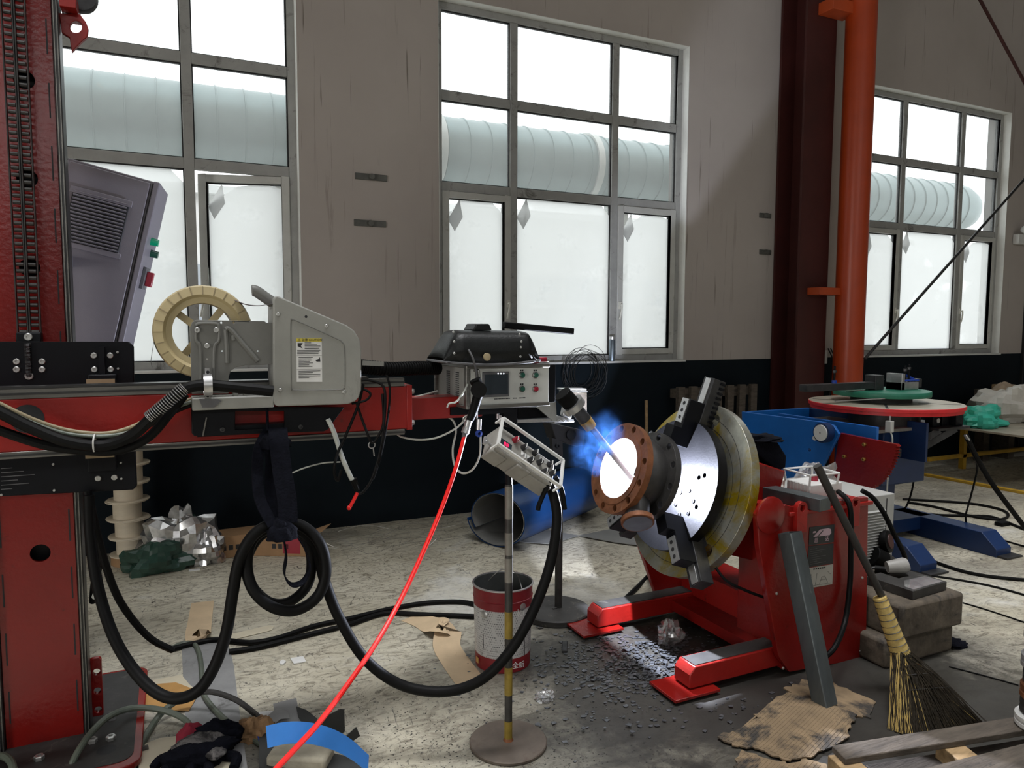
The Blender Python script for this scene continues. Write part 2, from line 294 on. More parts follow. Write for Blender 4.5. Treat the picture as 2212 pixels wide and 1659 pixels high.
dd = ramp(N, 0.55, (0, 0, 0), 0.75, (1, 1, 1)); L.new(noise_n(N, L, tc, 4, 6), dd.inputs[0]); c = mixc(N, L, dd.outputs[0], c, (0.22, 0.21, 0.2))
L.new(c, b.inputs['Base Color'])

# ------------------------------------------------------------------ mesh helpers
def frame(o, z, x=None):
    """matrix with origin o, local Z along z and local X near x"""
    z = V(z).normalized()
    x = V(x) if x is not None else (V((1, 0, 0)) if abs(z.x) < 0.9 else V((0, 1, 0)))
    x = (x - z * x.dot(z)).normalized(); y = z.cross(x)
    return Matrix(((x.x, y.x, z.x, o[0]), (x.y, y.y, z.y, o[1]), (x.z, y.z, z.z, o[2]), (0, 0, 0, 1)))
def smoothpath(pts, sub=6, closed=False):
    pts = [V(p) for p in pts]; n = len(pts)
    if n < 3: return pts
    out = []
    rng = range(n if closed else n - 1)
    for i in rng:
        if closed: p0, p1, p2, p3 = pts[i - 1], pts[i], pts[(i + 1) % n], pts[(i + 2) % n]
        else: p0, p1, p2, p3 = pts[max(i - 1, 0)], pts[i], pts[i + 1], pts[min(i + 2, n - 1)]
        for k in range(sub):
            t = k / sub; t2, t3 = t * t, t * t * t
            out.append(0.5 * ((2 * p1) + (p2 - p0) * t + (2 * p0 - 5 * p1 + 4 * p2 - p3) * t2 + (3 * p1 - p0 - 3 * p2 + p3) * t3))
    if not closed: out.append(pts[-1])
    return out
class MB:
    def __init__(s, M=None): s.v, s.f, s.M = [], [], M or Matrix()
    def add(s, vs, fs, M=None):
        b = len(s.v); T = s.M @ M if M is not None else s.M
        s.v += [T @ V(p) for p in vs]; s.f += [tuple(i + b for i in f) for f in fs]; return s
    def box(s, c, d, M=None):
        x, y, z = c; a, b, e = d[0] / 2, d[1] / 2, d[2] / 2
        vs = [(x + i * a, y + j * b, z + k * e) for i in (-1, 1) for j in (-1, 1) for k in (-1, 1)]
        return s.add(vs, [(0, 1, 3, 2), (4, 6, 7, 5), (0, 4, 5, 1), (2, 3, 7, 6), (0, 2, 6, 4), (1, 5, 7, 3)], M)
    def bb(s, a, b, M=None):
        return s.box([(a[i] + b[i]) / 2 for i in range(3)], [abs(b[i] - a[i]) for i in range(3)], M)
    def bar(s, p0, p1, w, h, up=(0, 0, 1)):
        p0, p1 = V(p0), V(p1); d = p1 - p0; T = frame(p0, d, up)   # local X ~ up
        return s.bb((-h / 2, -w / 2, 0), (h / 2, w / 2, d.length), T)
    def cyl(s, p0, p1, r, r2=None, n=20, caps=True):
        p0, p1 = V(p0), V(p1); d = p1 - p0; T = frame(p0, d); l = d.length; r2 = r if r2 is None else r2
        vs = [(r * math.cos(2 * math.pi * i / n), r * math.sin(2 * math.pi * i / n), 0) for i in range(n)]
        vs += [(r2 * math.cos(2 * math.pi * i / n), r2 * math.sin(2 * math.pi * i / n), l) for i in range(n)]
        fs = [(i, (i + 1) % n, n + (i + 1) % n, n + i) for i in range(n)]
        if caps: fs += [tuple(range(n - 1, -1, -1)), tuple(range(n, 2 * n))]
        return s.add(vs, fs, T)
    def lathe(s, prof, o=(0, 0, 0), ax=(0, 0, 1), n=32, x=None, a0=0.0, a1=2 * math.pi):
        T = frame(o, ax, x); m = len(prof); full = abs(a1 - a0 - 2 * math.pi) < 1e-6; k = n if full else n + 1
        vs = [(r * math.cos(a0 + (a1 - a0) * i / n), r * math.sin(a0 + (a1 - a0) * i / n), h) for i in range(k) for r, h in prof]
        fs = []
        for i in range(n):
            j = (i + 1) % k
            for q in range(m - 1): fs.append((i * m + q, j * m + q, j * m + q + 1, i * m + q + 1))
        return s.add(vs, fs, T)
    def tube(s, pts, r, n=8, sub=6, closed=False, smooth=True, r_end=None):
        P = smoothpath(pts, sub, closed) if smooth else [V(p) for p in pts]
        m = len(P); vs, fs = [], []; up = None
        for i, p in enumerate(P):
            t = (P[(i + 1) % m] - P[i - 1]) if closed else (P[min(i + 1, m - 1)] - P[max(i - 1, 0)])
            if t.length < 1e-9: t = V((0, 0, 1))
            t.normalize()
            if up is None: up = t.orthogonal().normalized()
            up = up - t * up.dot(t)
            up = up.normalized() if up.length > 1e-6 else t.orthogonal().normalized()
            w = t.cross(up); rr = r if r_end is None else r + (r_end - r) * i / (m - 1)
            vs += [p + (up * math.cos(2 * math.pi * k / n) + w * math.sin(2 * math.pi * k / n)) * rr for k in range(n)]
        for i in range(m if closed else m - 1):
            j = (i + 1) % m
            fs += [(i * n + k, i * n + (k + 1) % n, j * n + (k + 1) % n, j * n + k) for k in range(n)]
        if not closed: fs += [tuple(range(n - 1, -1, -1)), tuple((m - 1) * n + k for k in range(n))]
        return s.add(vs, fs)
    def ribbon(s, pts, w, t, side, sub=6, twist=None):
        """flat strap: width w along side vectors, thickness t"""
        P = smoothpath(pts, sub); m = len(P); vs, fs = [], []
        for i, p in enumerate(P):
            tg = (P[min(i + 1, m - 1)] - P[max(i - 1, 0)]).normalized()
            sd = V(side(i / (m - 1)) if callable(side) else side); sd = (sd - tg * sd.dot(tg)).normalized(); nn = tg.cross(sd)
            vs += [p + sd * w / 2 + nn * t / 2, p - sd * w / 2 + nn * t / 2, p - sd * w / 2 - nn * t / 2, p + sd * w / 2 - nn * t / 2]
        for i in range(m - 1):
            fs += [(4 * i + k, 4 * i + (k + 1) % 4, 4 * i + 4 + (k + 1) % 4, 4 * i + 4 + k) for k in range(4)]
        fs += [(3, 2, 1, 0), tuple(4 * (m - 1) + k for k in range(4))]
        return s.add(vs, fs)
    def plate(s, outer, holes=(), t=0.01, M=None):
        """flat plate in local XY with holes, thickness t along +Z"""
        rings = [list(outer)] + [list(h) for h in holes]
        tri = tessellate_polygon([[V((p[0], p[1], 0)) for p in r_] for r_ in rings])
        flat = [p for r_ in rings for p in r_]; n = len(flat)
        vs = [(p[0], p[1], 0) for p in flat] + [(p[0], p[1], t) for p in flat]
        fs = []
        for a, b, c in tri:
            A, B, C_ = flat[a], flat[b], flat[c]
            ccw = (B[0] - A[0]) * (C_[1] - A[1]) - (B[1] - A[1]) * (C_[0] - A[0]) > 0
            if not ccw: b, c = c, b
            fs += [(a, c, b), (a + n, b + n, c + n)]
        k = 0
        for ri, r_ in enumerate(rings):
            m = len(r_); ar = sum(r_[i][0] * r_[(i + 1) % m][1] - r_[(i + 1) % m][0] * r_[i][1] for i in range(m))
            for i in range(m):
                a, b = k + i, k + (i + 1) % m
                if (ar > 0) != (ri == 0): a, b = b, a
                fs.append((a, b, b + n, a + n))
            k += m
        return s.add(vs, fs, M)
    def sphere(s, c, r, n=12, sc=(1, 1, 1), M=None):
        c = V(c); vs, fs = [], []
        for i in range(n + 1):
            th = math.pi * i / n
            for k in range(2 * n): vs.append((c.x + r * sc[0] * math.sin(th) * math.cos(math.pi * k / n), c.y + r * sc[1] * math.sin(th) * math.sin(math.pi * k / n), c.z + r * sc[2] * math.cos(th)))
        for i in range(n):
            for k in range(2 * n):
                a, b = i * 2 * n + k, i * 2 * n + (k + 1) % (2 * n); fs.append((a, a + 2 * n, b + 2 * n, b))
        return s.add(vs, fs, M)
    def obj(s, name, mat, parent=None, bevel=0.0, seg=2, ang=35, uv=False):
        me = bpy.data.meshes.new(name)
        if parent is not None: off = wloc(parent)
        else:
            xs = [p.x for p in s.v]; ys = [p.y for p in s.v]; zs = [p.z for p in s.v]
            off = V(((min(xs) + max(xs)) / 2, (min(ys) + max(ys)) / 2, min(zs)))
        me.from_pydata([p - off for p in s.v], [], s.f)
        bm = bmesh.new(); bm.from_mesh(me); bmesh.ops.remove_doubles(bm, verts=bm.verts, dist=1e-6)
        bmesh.ops.recalc_face_normals(bm, faces=bm.faces)
        for f in bm.faces: f.smooth = True
        for e in bm.edges:
            if len(e.link_faces) == 2 and e.calc_face_angle(0) > R(ang): e.smooth = False
        bm.to_mesh(me); bm.free(); me.materials.append(MATS[mat])
        o = bpy.data.objects.new(name, me); COL.objects.link(o)
        if parent is not None: o.parent = parent
        else: o.location = off
        if bevel:
            bv = o.modifiers.new('edge', 'BEVEL'); bv.width = bevel; bv.segments = seg; bv.limit_method = 'ANGLE'; bv.angle_limit = R(40)
        return o
    def top(s, name, mat, label, cat, group=None, kind=None, **k):
        return tag(s.obj(name, mat, None, **k), label, cat, group, kind)
def wloc(o):
    p = V(o.location)
    while o.parent is not None: o = o.parent; p += V(o.location)
    return p
def tag(o, label=None, cat=None, group=None, kind=None):
    if label: o['label'] = label
    if cat: o['category'] = cat
    if group: o['group'] = group
    if kind: o['kind'] = kind
    return o
def T(name, label, cat, loc=(0, 0, 0), group=None, kind=None):
    o = bpy.data.objects.new(name, None); COL.objects.link(o); o.location = loc; o.empty_display_size = 0.05
    return tag(o, label, cat, group, kind)
def dup(root, loc, label=None, parent=None):
    c = root.copy(); COL.objects.link(c)
    if parent is not None: c.parent = parent
    if loc is not None: c.location = loc
    if label: c['label'] = label
    for ch in list(root.children): dup(ch, None, None, c)
    return c
def share(name, src, parent, loc):
    """another piece of the same mesh under parent; loc in world coordinates of its origin"""
    o = src.copy(); o.name = name; COL.objects.link(o); o.parent = parent; o.location = V(loc) - wloc(parent); return o
def circ(r, n=24, c=(0, 0), a0=0): return [(c[0] + r * math.cos(a0 + 2 * math.pi * i / n), c[1] + r * math.sin(a0 + 2 * math.pi * i / n)) for i in range(n)]
def rrect(x0, y0, x1, y1, r, n=4):
    out = []
    for cx_, cy_, a in ((x1 - r, y1 - r, 0), (x0 + r, y1 - r, 90), (x0 + r, y0 + r, 180), (x1 - r, y0 + r, 270)):
        out += [(cx_ + r * math.cos(R(a + 90 * k / n)), cy_ + r * math.sin(R(a + 90 * k / n))) for k in range(n + 1)]
    return out
XZ = lambda Y: Matrix(((1, 0, 0, 0), (0, 0, 1, Y), (0, 1, 0, 0), (0, 0, 0, 1)))   # local (x, y, z) -> (X, Z up, Y away)
def pz(pts, Y): return [(p.x, p.z) for p in (Py(x, y, Y) for x, y in pts)]
def ypoly(name, pts, Y, t, mat, parent, holes=(), bevel=0.0, **k):
    """sheet facing the camera side: outline read at distance Y, going t deeper"""
    mb = MB().plate(pz(pts, Y), [pz(h, Y) for h in holes], t, XZ(Y)); return mb.obj(name, mat, parent, bevel=bevel, **k)
def pcirc(x, y, r, n=18): return [(x + r * math.cos(2 * math.pi * i / n), y + r * math.sin(2 * math.pi * i / n)) for i in range(n)]
def path(pts): return [Py(p[0], p[1], p[2]) for p in pts]
def fpath(pts, r): return [Pf(p[0], p[1], r if len(p) < 3 else p[2]) for p in pts]
def bolt(name, p, ax, r, h, parent, mat='bolt_steel', n=12):
    ax = V(ax).normalized()
    return MB().lathe([(0, h * 0.55), (r * 0.42, h * 0.55), (r * 0.46, h), (r * 0.85, h), (r, h * 0.8), (r, 0)], p, ax, n).obj(name, mat, parent)
def text(body, size, M, mat, parent, name='lettering', depth=0.0004, align='CENTER'):
    cu = bpy.data.curves.new(name, 'FONT'); cu.body = body; cu.size = size; cu.align_x = align; cu.align_y = 'CENTER'; cu.extrude = depth; cu.resolution_u = 2
    o = bpy.data.objects.new(name, cu); COL.objects.link(o)
    dg = bpy.context.evaluated_depsgraph_get(); me = bpy.data.meshes.new_from_object(o.evaluated_get(dg))
    bpy.data.objects.remove(o); me.transform(Matrix.Translation(-wloc(parent)) @ M); me.materials.clear(); me.materials.append(MATS[mat])
    q = bpy.data.objects.new(name, me); COL.objects.link(q); q.parent = parent; return q
def crumple(o_, sz, seed, amp, freq, n=16, flat=0.0, M=None):
    """lumpy sack or bag: displaced sphere, flattened at the bottom"""
    mb = MB(); mb.sphere((0, 0, 0), 1.0, n); vs = []
    for p in mb.v:
        q = p * 1.0
        d = noise.noise(q * freq + V((seed, seed * 2, 0))) * amp + abs(noise.noise(q * freq * 2.3 + V((0, seed, 3)))) * amp * 0.9
        q = q * (1 + d); q.z = max(q.z, flat); vs.append(V((q.x * sz[0], q.y * sz[1], (q.z - flat) * sz[2])))
    mb.v = [(M @ v if M else v) + V(o_) for v in vs]; return mb

# ------------------------------------------------------------------ the hall
YW = 5.18
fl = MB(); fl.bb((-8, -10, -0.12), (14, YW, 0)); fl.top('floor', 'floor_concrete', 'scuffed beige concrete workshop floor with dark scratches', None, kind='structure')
WINX = [(-1.46, 0.82), (1.82, 4.10), (6.32, 8.60)]; ZS, ZT = 1.155, 3.848; WTH = 0.26
def wall_with_openings(name, opens, x0, x1, z1, Y, t, mat):
    mb = MB(); cuts = [x0] + [q for o in opens for q in o[:2]] + [x1]
    for i in range(0, len(cuts), 2): mb.bb((cuts[i], Y, 0), (cuts[i + 1], Y + t, z1))
    for (a, b_, s_, e_) in opens:
        mb.bb((a, Y, 0), (b_, Y + t, s_)); mb.bb((a, Y, e_), (b_, Y + t, z1))
    o = mb.obj(name, mat); o['kind'] = 'structure'; return o
wb = wall_with_openings('wall_back', [(a, b_, ZS, ZT) for a, b_ in WINX], -8, 14, 8.2, YW, WTH, 'wall_plaster')
wb['label'] = 'pale plaster wall with dark blue-green dado and tall windows'
wf = wall_with_openings('wall_front', [(-5.5, 3.5, 4.6, 5.5), (6.0, 12.0, 4.6, 5.5)], -8, 14, 8.2, -10.0, 0.25, 'ceiling_sheet'); wf['label'] = 'opposite hall wall with high windows behind the viewer'
mb = MB(); mb.bb((-8.2, -10, 0), (-8, -3.4, 8.2)); mb.bb((-8.2, -1.6, 0), (-8, YW, 8.2)); mb.bb((-8.2, -3.4, 3.2), (-8, -1.6, 8.2))
mb.top('wall_left', 'ceiling_sheet', 'plain hall end wall with a gate opening', None, kind='structure')
MB().bb((14, -10, 0), (14.2, YW, 8.2)).top('wall_right', 'ceiling_sheet', 'plain far end wall of the hall', None, kind='structure')
MB().bb((-8.2, -10, 8.2), (14.2, YW + WTH, 8.35)).top('ceiling', 'ceiling_sheet', 'grey sheet metal hall roof high above', None, kind='structure')
for i, (a, b_) in enumerate(WINX):                       # thin stone sill under each window
    t_ = MB().bb((a - 0.02, YW - 0.012, ZS - 0.012), (b_ + 0.02, YW + 0.10, ZS + 0.004)).top('trim_%d' % (i + 1), 'white_paint', 'pale window sill edge above the dark dado, %s window' % ('left', 'middle', 'right')[i], None, kind='structure', bevel=0.002)

# ------------------------------------------------------------------ windows
YF = 5.265; FR = 0.055
def window(n, x0, x1, label, open_sash=False):
    w = T('window_%d' % n, label, None, ((x0 + x1) / 2, YF, ZS), kind='structure')
    m1, m2 = x0 + 0.655, x0 + 1.595; r1, r2 = 3.176, 2.505; xs = [x0, m1, m2, x1]; zs = [ZS, r2, r1, ZT]
    mb = MB(); y0, y1 = YF, YF + 0.06
    mb.bb((x0, y0, ZS), (x0 + FR, y1, ZT)); mb.bb((x1 - FR, y0, ZS), (x1, y1, ZT))
    mb.bb((x0 + FR, y0, ZT - FR), (x1 - FR, y1, ZT)); mb.bb((x0 + FR, y0, ZS), (x1 - FR, y1, ZS + FR))
    mb.obj('window_frame', 'window_frame', w, bevel=0.003)
    for (p, q2) in (((x0, ZT - .004), (x1, ZT - .0005)), ((x0 + .0005, ZS + .005), (x0 + .004, ZT - .004)), ((x1 - .004, ZS + .005), (x1 - .0005, ZT - .004))):
        MB().bb((p[0], YW + .001, p[1]), (q2[0], y0, q2[1])).obj('reveal_lining', 'reveal_white', w)
    for q in (m1, m2): MB().bb((q - 0.031, y0 + .002, ZS + FR), (q + 0.031, y1 - .002, ZT - FR)).obj('mullion', 'window_frame', w, bevel=0.003)
    for z in (r1, r2):
        for i in range(3):
            a = xs[i] + (FR if i == 0 else 0.031); b_ = xs[i + 1] - (FR if i == 2 else 0.031)
            MB().bb((a, y0 + .004, z - 0.034), (b_, y1 - .004, z + 0.034)).obj('rail', 'window_frame', w, bevel=0.003)
    for j in range(3):
        for i in range(3):
            a = xs[i] + (FR if i == 0 else 0.031); b_ = xs[i + 1] - (FR if i == 2 else 0.031)
            c_ = zs[j] + (FR if j == 0 else 0.034); d_ = zs[j + 1] - (FR if j == 2 else 0.034)
            sash = None
            if j == 0 and i != 1:                      # casement in the lower side cells
                q = 0.05; sm = MB()
                oy = -0.012
                sm.bb((a, y0 + oy, c_), (a + q, y1 - .006, d_)); sm.bb((b_ - q, y0 + oy, c_), (b_, y1 - .006, d_)); sm.bb((a + q, y0 + oy, c_), (b_ - q, y1 - .006, c_ + q)); sm.bb((a + q, y0 + oy, d_ - q), (b_ - q, y1 - .006, d_))
                opened = open_sash and i == 2
                piv = V((b_, y0, 0)); Rm = Matrix.Translation(piv) @ Matrix.Rotation(R(-16), 4, 'Z') @ Matrix.Translation(-piv) if opened else Matrix()
                sm.v = [Rm @ p for p in sm.v]
                sash = sm.obj('sash', 'sash_frame', w, bevel=0.004)
                hx = b_ - q * 0.5 if i == 0 else a + q * 0.5; hz = c_ + 0.42
                hm = MB(); hm.bb((hx - .011, y0 - .024, hz - .03), (hx + .011, y0 - .012, hz + .03)); hm.cyl((hx, y0 - .045, hz), (hx, y0 - .024, hz), .008)
                hm.tube([(hx, y0 - .045, hz + .01), (hx - .004, y0 - .05, hz - .04), (hx - .022, y0 - .05, hz - .12)], .008, 8)
                hm.v = [Rm @ p for p in hm.v]; hm.obj('handle', 'handle_white', sash)
                a2, b2, c2, d2 = a + q, b_ - q, c_ + q, d_ - q
            else: a2, b2, c2, d2 = a, b_, c_, d_; Rm = Matrix()
            gk = MB()                                   # black rubber gasket round the glass
            for (p, q2) in (((a2, c2), (a2 + .008, d2)), ((b2 - .008, c2), (b2, d2)), ((a2, c2), (b2, c2 + .008)), ((a2, d2 - .008), (b2, d2))):
                gk.bb((p[0], y0 + .02, p[1]), (q2[0], y0 + .045, q2[1]))
            gk.v = [Rm @ p for p in gk.v]; gk.obj('gasket', 'gasket', sash or w)
            pb = MB(); pb.bb((a2, y0 + .029, c2), (b2, y0 + .035, d2)); pb.v = [Rm @ p for p in pb.v]; pn = pb.obj('pane', 'glass', sash or w)
            if j == 0:                                  # milky film, one corner peeled down
                cw, ch = (0.10, 0.16) if i != 1 else (0.09, 0.16)
                if i == 2: out = [(a2, c2), (b2, c2), (b2, d2 - 0.03), (b2 - .12, d2), (a2 + cw + .1, d2 - .02), (a2, d2 - ch)]
                else: out = [(a2, c2), (b2, c2), (b2, d2 - ch * .6), (b2 - cw, d2), (a2 + cw, d2), (a2, d2 - ch)]
                fm = MB().plate(out, (), 0.0012, XZ(y0 + .0265)); fm.v = [Rm @ p for p in fm.v]; fm.obj('film', 'film', sash or w)
                k = MB(); px_, pz_ = (a2 + cw, d2 - .005)
                pts = [(px_, y0 + .022, pz_), (a2 + .005, y0 + .022, d2 - ch), (a2 + .05, y0 - .005, d2 - ch - .09), (a2 + .12, y0 + .005, d2 - ch + .02)]
                k.add(pts + [(p[0], p[1] + .001, p[2]) for p in pts], [(0, 1, 2), (0, 2, 3), (4, 6, 5), (4, 7, 6), (0, 4, 5, 1), (1, 5, 6, 2), (2, 6, 7, 3), (3, 7, 4, 0)])
                k.v = [Rm @ p for p in k.v]; k.obj('film_corner', 'film_fold', sash or w, ang=80)
    return w
window(1, *WINX[0], 'left factory window with an open casement behind the wire feeder', True)
window(2, *WINX[1], 'middle factory window behind the welding control box')
window(3, *WINX[2], 'right factory window beyond the orange pipe')

# ------------------------------------------------------------------ outside
MB().bb((-20, YW + WTH, -0.2), (30, 40, -0.02)).top('ground_outside', 'outside_ground', 'pale yard seen through the windows', None, kind='structure')
YD = 8.6
pt = Py(1000, 258, YD); pb_ = Py(1000, 412, YD); RD = (pt.z - pb_.z) / 2 * 0.98; ZD = (pt.z + pb_.z) / 2
XE = Py(2050, 430, YD).x
d = T('insulated_duct', 'large sheet-clad round duct running outside past the windows', 'duct', (2.0, YD, 0))
dm = MB(); seg = 48
dm.lathe([(RD, 0), (RD, XE + 8.0)], (-8.0, YD, ZD), (1, 0, 0), seg); dm.lathe([(0, 0), (RD, 0)], (-8, YD, ZD), (1, 0, 0), seg)
dm.lathe([(RD, 0), (RD * .97, .2), (RD * .8, .42), (RD * .5, .6), (0, .68)], (XE, YD, ZD), (1, 0, 0), seg); dm.obj('cladding', 'duct_sheet', d)
k = 0; x = -2.6
while x < XE:
    MB().lathe([(RD, 0), (RD + .012, .004), (RD + .012, .012), (RD, .016)], (x, YD, ZD), (1, 0, 0), seg).obj('seam', 'duct_sheet', d); x += 0.28
for x in (2.9, 5.05): MB().lathe([(RD, 0), (RD + .03, 0), (RD + .03, .09), (RD, .09)], (x, YD, ZD), (1, 0, 0), seg).obj('strap_band', 'duct_band', d)
for x in (-3, 1.2, 5.6): MB().bb((x - .12, YD - .12, -.1), (x + .12, YD + .12, ZD - RD + .05)).obj('support_post', 'duct_band', d)
b_ = T('neighbour_building', 'pale low building across the yard behind the milky panes', 'building', (4, 15, 0))
MB().bb((-8, 15, -.1), (20, 19, 3.9)).obj('wall', 'outside_wall', b_)
MB().bb((-8.2, 14.8, 3.9), (20.2, 19.2, 4.05)).obj('roof', 'outside_wall', b_)
for x in (-4.5, -1, 2.6, 7.4, 10.6, 14.0):
    wn = MB().bb((x, 14.95, 1.2), (x + 1.8, 15.05, 2.6)).obj('window', 'outside_pane', b_)
    MB().bb((x + .87, 14.92, 1.2), (x + .93, 14.95, 2.6)).obj('mullion', 'outside_wall', wn); MB().bb((x, 14.92, 1.87), (x + 1.8, 14.95, 1.93)).obj('rail', 'outside_wall', wn)

# ------------------------------------------------------------------ steel column, orange pipe, rods and wall fittings
c = T('steel_column', 'dark red oxide steel column standing against the wall', 'column', (5.1, 4.9, 0))
xa = Py(1672, 600, 5.16).x; xb = Py(1788, 600, 4.86).x
MB().bb((xa, 4.86, 0), (xb, 4.885, 8.2)).obj('flange_plate', 'red_oxide', c); MB().bb((xa, 5.145, 0), (xb, 5.17, 8.2)).obj('flange_plate', 'red_oxide', c)
MB().bb(((xa + xb) / 2 - .01, 4.885, 0), ((xa + xb) / 2 + .01, 5.145, 8.2)).obj('web', 'red_oxide', c)
MB().bb((xa - .06, 4.80, 0), (xb + .06, 5.17, .03)).obj('base_plate', 'red_oxide', c)
p0 = Py(1760, 630, 4.82); p1 = Py(1800, 630, 4.82)
MB().bb((p0.x - .05, 4.72, p0.z - .03), (p1.x + .03, 4.86, p0.z + .035)).obj('bracket', 'orange_dark', c, bevel=.003)
p0 = Py(1790, 20, 4.82)
MB().bb((p0.x - .08, 4.70, p0.z - .05), (p0.x + .22, 4.86, p0.z + .05)).obj('bracket', 'orange_dark', c, bevel=.003)
YP = 4.72; pa = Py(1800, 760, YP); pb2 = Py(1864, 760, YP); rp = (pb2.x - pa.x) / 2 * 0.68; xp = (pa.x + pb2.x) / 2
pp = T('orange_pipe', 'tall orange painted pipe beside the dark red column', 'pipe', (xp, YP, 0))
MB().lathe([(rp, 0), (rp, 8.2)], (xp, YP, 0), n=40).obj('pipe_shaft', 'orange_paint', pp)
MB().lathe([(rp, 0), (rp + .05, 0), (rp + .05, .02), (rp, .02)], (xp, YP, 0), n=40).obj('foot_flange', 'orange_dark', pp)
r1 = MB().tube([Py(1868, 775, 4.5), Py(2330, 255, 4.75)], .013, 10, smooth=False).top('brace_rod', 'dark_steel', 'thin steel rod slanting up across the right window', 'rod')
r2 = MB().tube([Py(2085, -60, 4.9), Py(2300, 340, 4.9)], .016, 10, smooth=False).top('brace_rod', 'red_oxide', 'dark rod slanting down at the top right corner', 'rod')
for (x, y, lb) in ((801, 383, 'upper small metal clip on the pale wall between the left windows'), (799, 483, 'lower small metal clip on the pale wall between the left windows'), (1652, 466, 'upper small metal clip on the wall by the red column'), (1652, 545, 'lower small metal clip on the wall by the red column')):
    p = Py(x, y, YW); w_ = .115 if x < 1000 else .07
    t_ = T('wall_clip', lb, 'clip', (p.x, YW, p.z), 'metal clips on the plaster wall')
    MB().bb((p.x - w_, YW - .012, p.z - .022), (p.x + w_, YW, p.z + .022)).obj('bar', 'clip_grey', t_, bevel=.003)
    MB().lathe([(0, .03), (.02, .028), (.024, 0)], (p.x, YW - .012, p.z), (0, -1, 0), 12).obj('bolt_head', 'clip_grey', t_)
p = Py(2202, 515, YW); e = T('emergency_light', 'white twin-head emergency lamp high on the right wall', 'lamp', (p.x, YW, p.z))
MB().bb((p.x - .13, YW - .07, p.z - .075), (p.x + .17, YW, p.z + .04)).obj('housing', 'white_paint', e, bevel=.01)
for q in (-.06, .1):
    hd = MB().lathe([(0, .05), (.045, .04), (.05, .015), (.035, -.02), (0, -.03)], (p.x + q, YW - .085, p.z + .085), (-.3, -1, 0), 16).obj('lamp_head', 'white_paint', e)
    MB().lathe([(0, .053), (.035, .046)], (p.x + q, YW - .085, p.z + .085), (-.3, -1, 0), 16).obj('lens', 'grey_dark', hd)
MB().bb((p.x + .16, YW - .025, 0), (p.x + .185, YW, p.z - .05)).obj('conduit', 'gasket', e)
p = Py(1778, 770, 5.14); so = T('socket_box', 'small white socket box with black wires by the column', 'socket', (p.x, YW, p.z))
MB().bb((p.x - .05, 5.13, p.z - .07), (p.x + .05, YW, p.z + .06)).obj('box', 'white_paint', so, bevel=.004)
for i in range(5):
    x0 = p.x + .07 + .035 * i
    MB().tube([(x0 - .03, 5.12, p.z + .08), (x0, 5.08, p.z - .05), (x0 - .02 + .02 * i, 5.08, p.z - .25), (x0 - .03, 5.1, p.z - .6), (x0, 5.12, .35)], .007, 6).obj('wire', 'wire_black', so)

# ------------------------------------------------------------------ column-and-boom welding manipulator
XC0, XC1, YCF = -0.545, -0.322, 2.82
mn = T('welding_manipulator', 'red column and boom welding manipulator with black slide plates at left', 'manipulator', (-0.43, 2.95, 0))
ZTOP = 3.3
hz = [Py(87, 1195, YCF)] + [Py(52 + .03 * (y_ - 172), y_, YCF) for y_ in (172, 385, 578)]
hs = [[(p.x + .03 * math.cos(t_ * .35), p.z + .03 * math.sin(t_ * .35)) for t_ in range(18)] for p in hz]
cm = MB().plate([(XC0, .02), (XC1, .02), (XC1, ZTOP), (XC0, ZTOP)], hs, .012, XZ(YCF))
cm.bb((XC0, YCF + .012, .02), (XC0 + .012, YCF + .26, ZTOP)); cm.bb((XC1 - .012, YCF + .012, .02), (XC1, YCF + .26, ZTOP)); cm.bb((XC0, YCF + .26, .02), (XC1, YCF + .272, ZTOP))
col = cm.obj('column', 'red_paint', mn)
MB().bb((XC0 + .02, YCF + .05, .03), (XC1 - .02, YCF + .06, ZTOP - .01)).obj('inner_panel', 'black_plate', col)
for sx in (XC0 - .02, XC1 + .004):                    # slide rails on both edges of the column
    r_ = MB().bb((sx, YCF - .012, .03), (sx + .018, YCF + .07, ZTOP)).obj('slide_rail', 'dark_rail', mn, bevel=.002)
    MB().bb((sx + .003, YCF - .018, .03), (sx + .006, YCF - .012, ZTOP)).obj('rail_edge', 'alu_rail', r_); MB().bb((sx + .012, YCF - .018, .03), (sx + .015, YCF - .012, ZTOP)).obj('rail_edge', 'alu_rail', r_)
for x in (XC0 + .012, XC1 - .016):
    z = .12
    while z < 2.9:
        MB().bb((x, YCF - .0015, z), (x + .004, YCF + .0, z + .11)).obj('weld_slot', 'ink', col); z += .2
# base
bp_ = MB().plate(rrect(-.95, 2.55, -.135, 3.3, .05), (), .02, Matrix.Translation((0, 0, .012))); base = bp_.obj('base_plate', 'red_paint', mn, bevel=.003)
MB().plate(rrect(-.93, 2.58, -.16, 3.28, .05), (), .002, Matrix.Translation((0, 0, .032))).obj('grime_cover', 'black_dusty', base)
for (x, y) in ((242, 1553), (200, 1603), (240, 1597), (85, 1640)):
    p = Pf(x, y, .034); bolt('anchor_bolt', p, (0, 0, 1), .016, .014, base, 'bolt_steel', 6)
p = Pf(230, 1620, .034); MB().lathe([(0, .0006), (.03, .0006)], p, n=20).obj('bolt_hole', 'ink', base)
g0, g1 = Py(199, 1425, 2.93), Py(223, 1555, 2.93)
MB().plate(rrect(g0.x - .01, .03, g1.x + .002, Py(210, 1422, 2.93).z, .012), [circ(.012, 14, (g0.x + .012, Py(207, y, 2.93).z)) for y in (1452, 1493, 1534)], .02, XZ(2.93)).obj('gusset', 'red_paint', mn, bevel=.002)
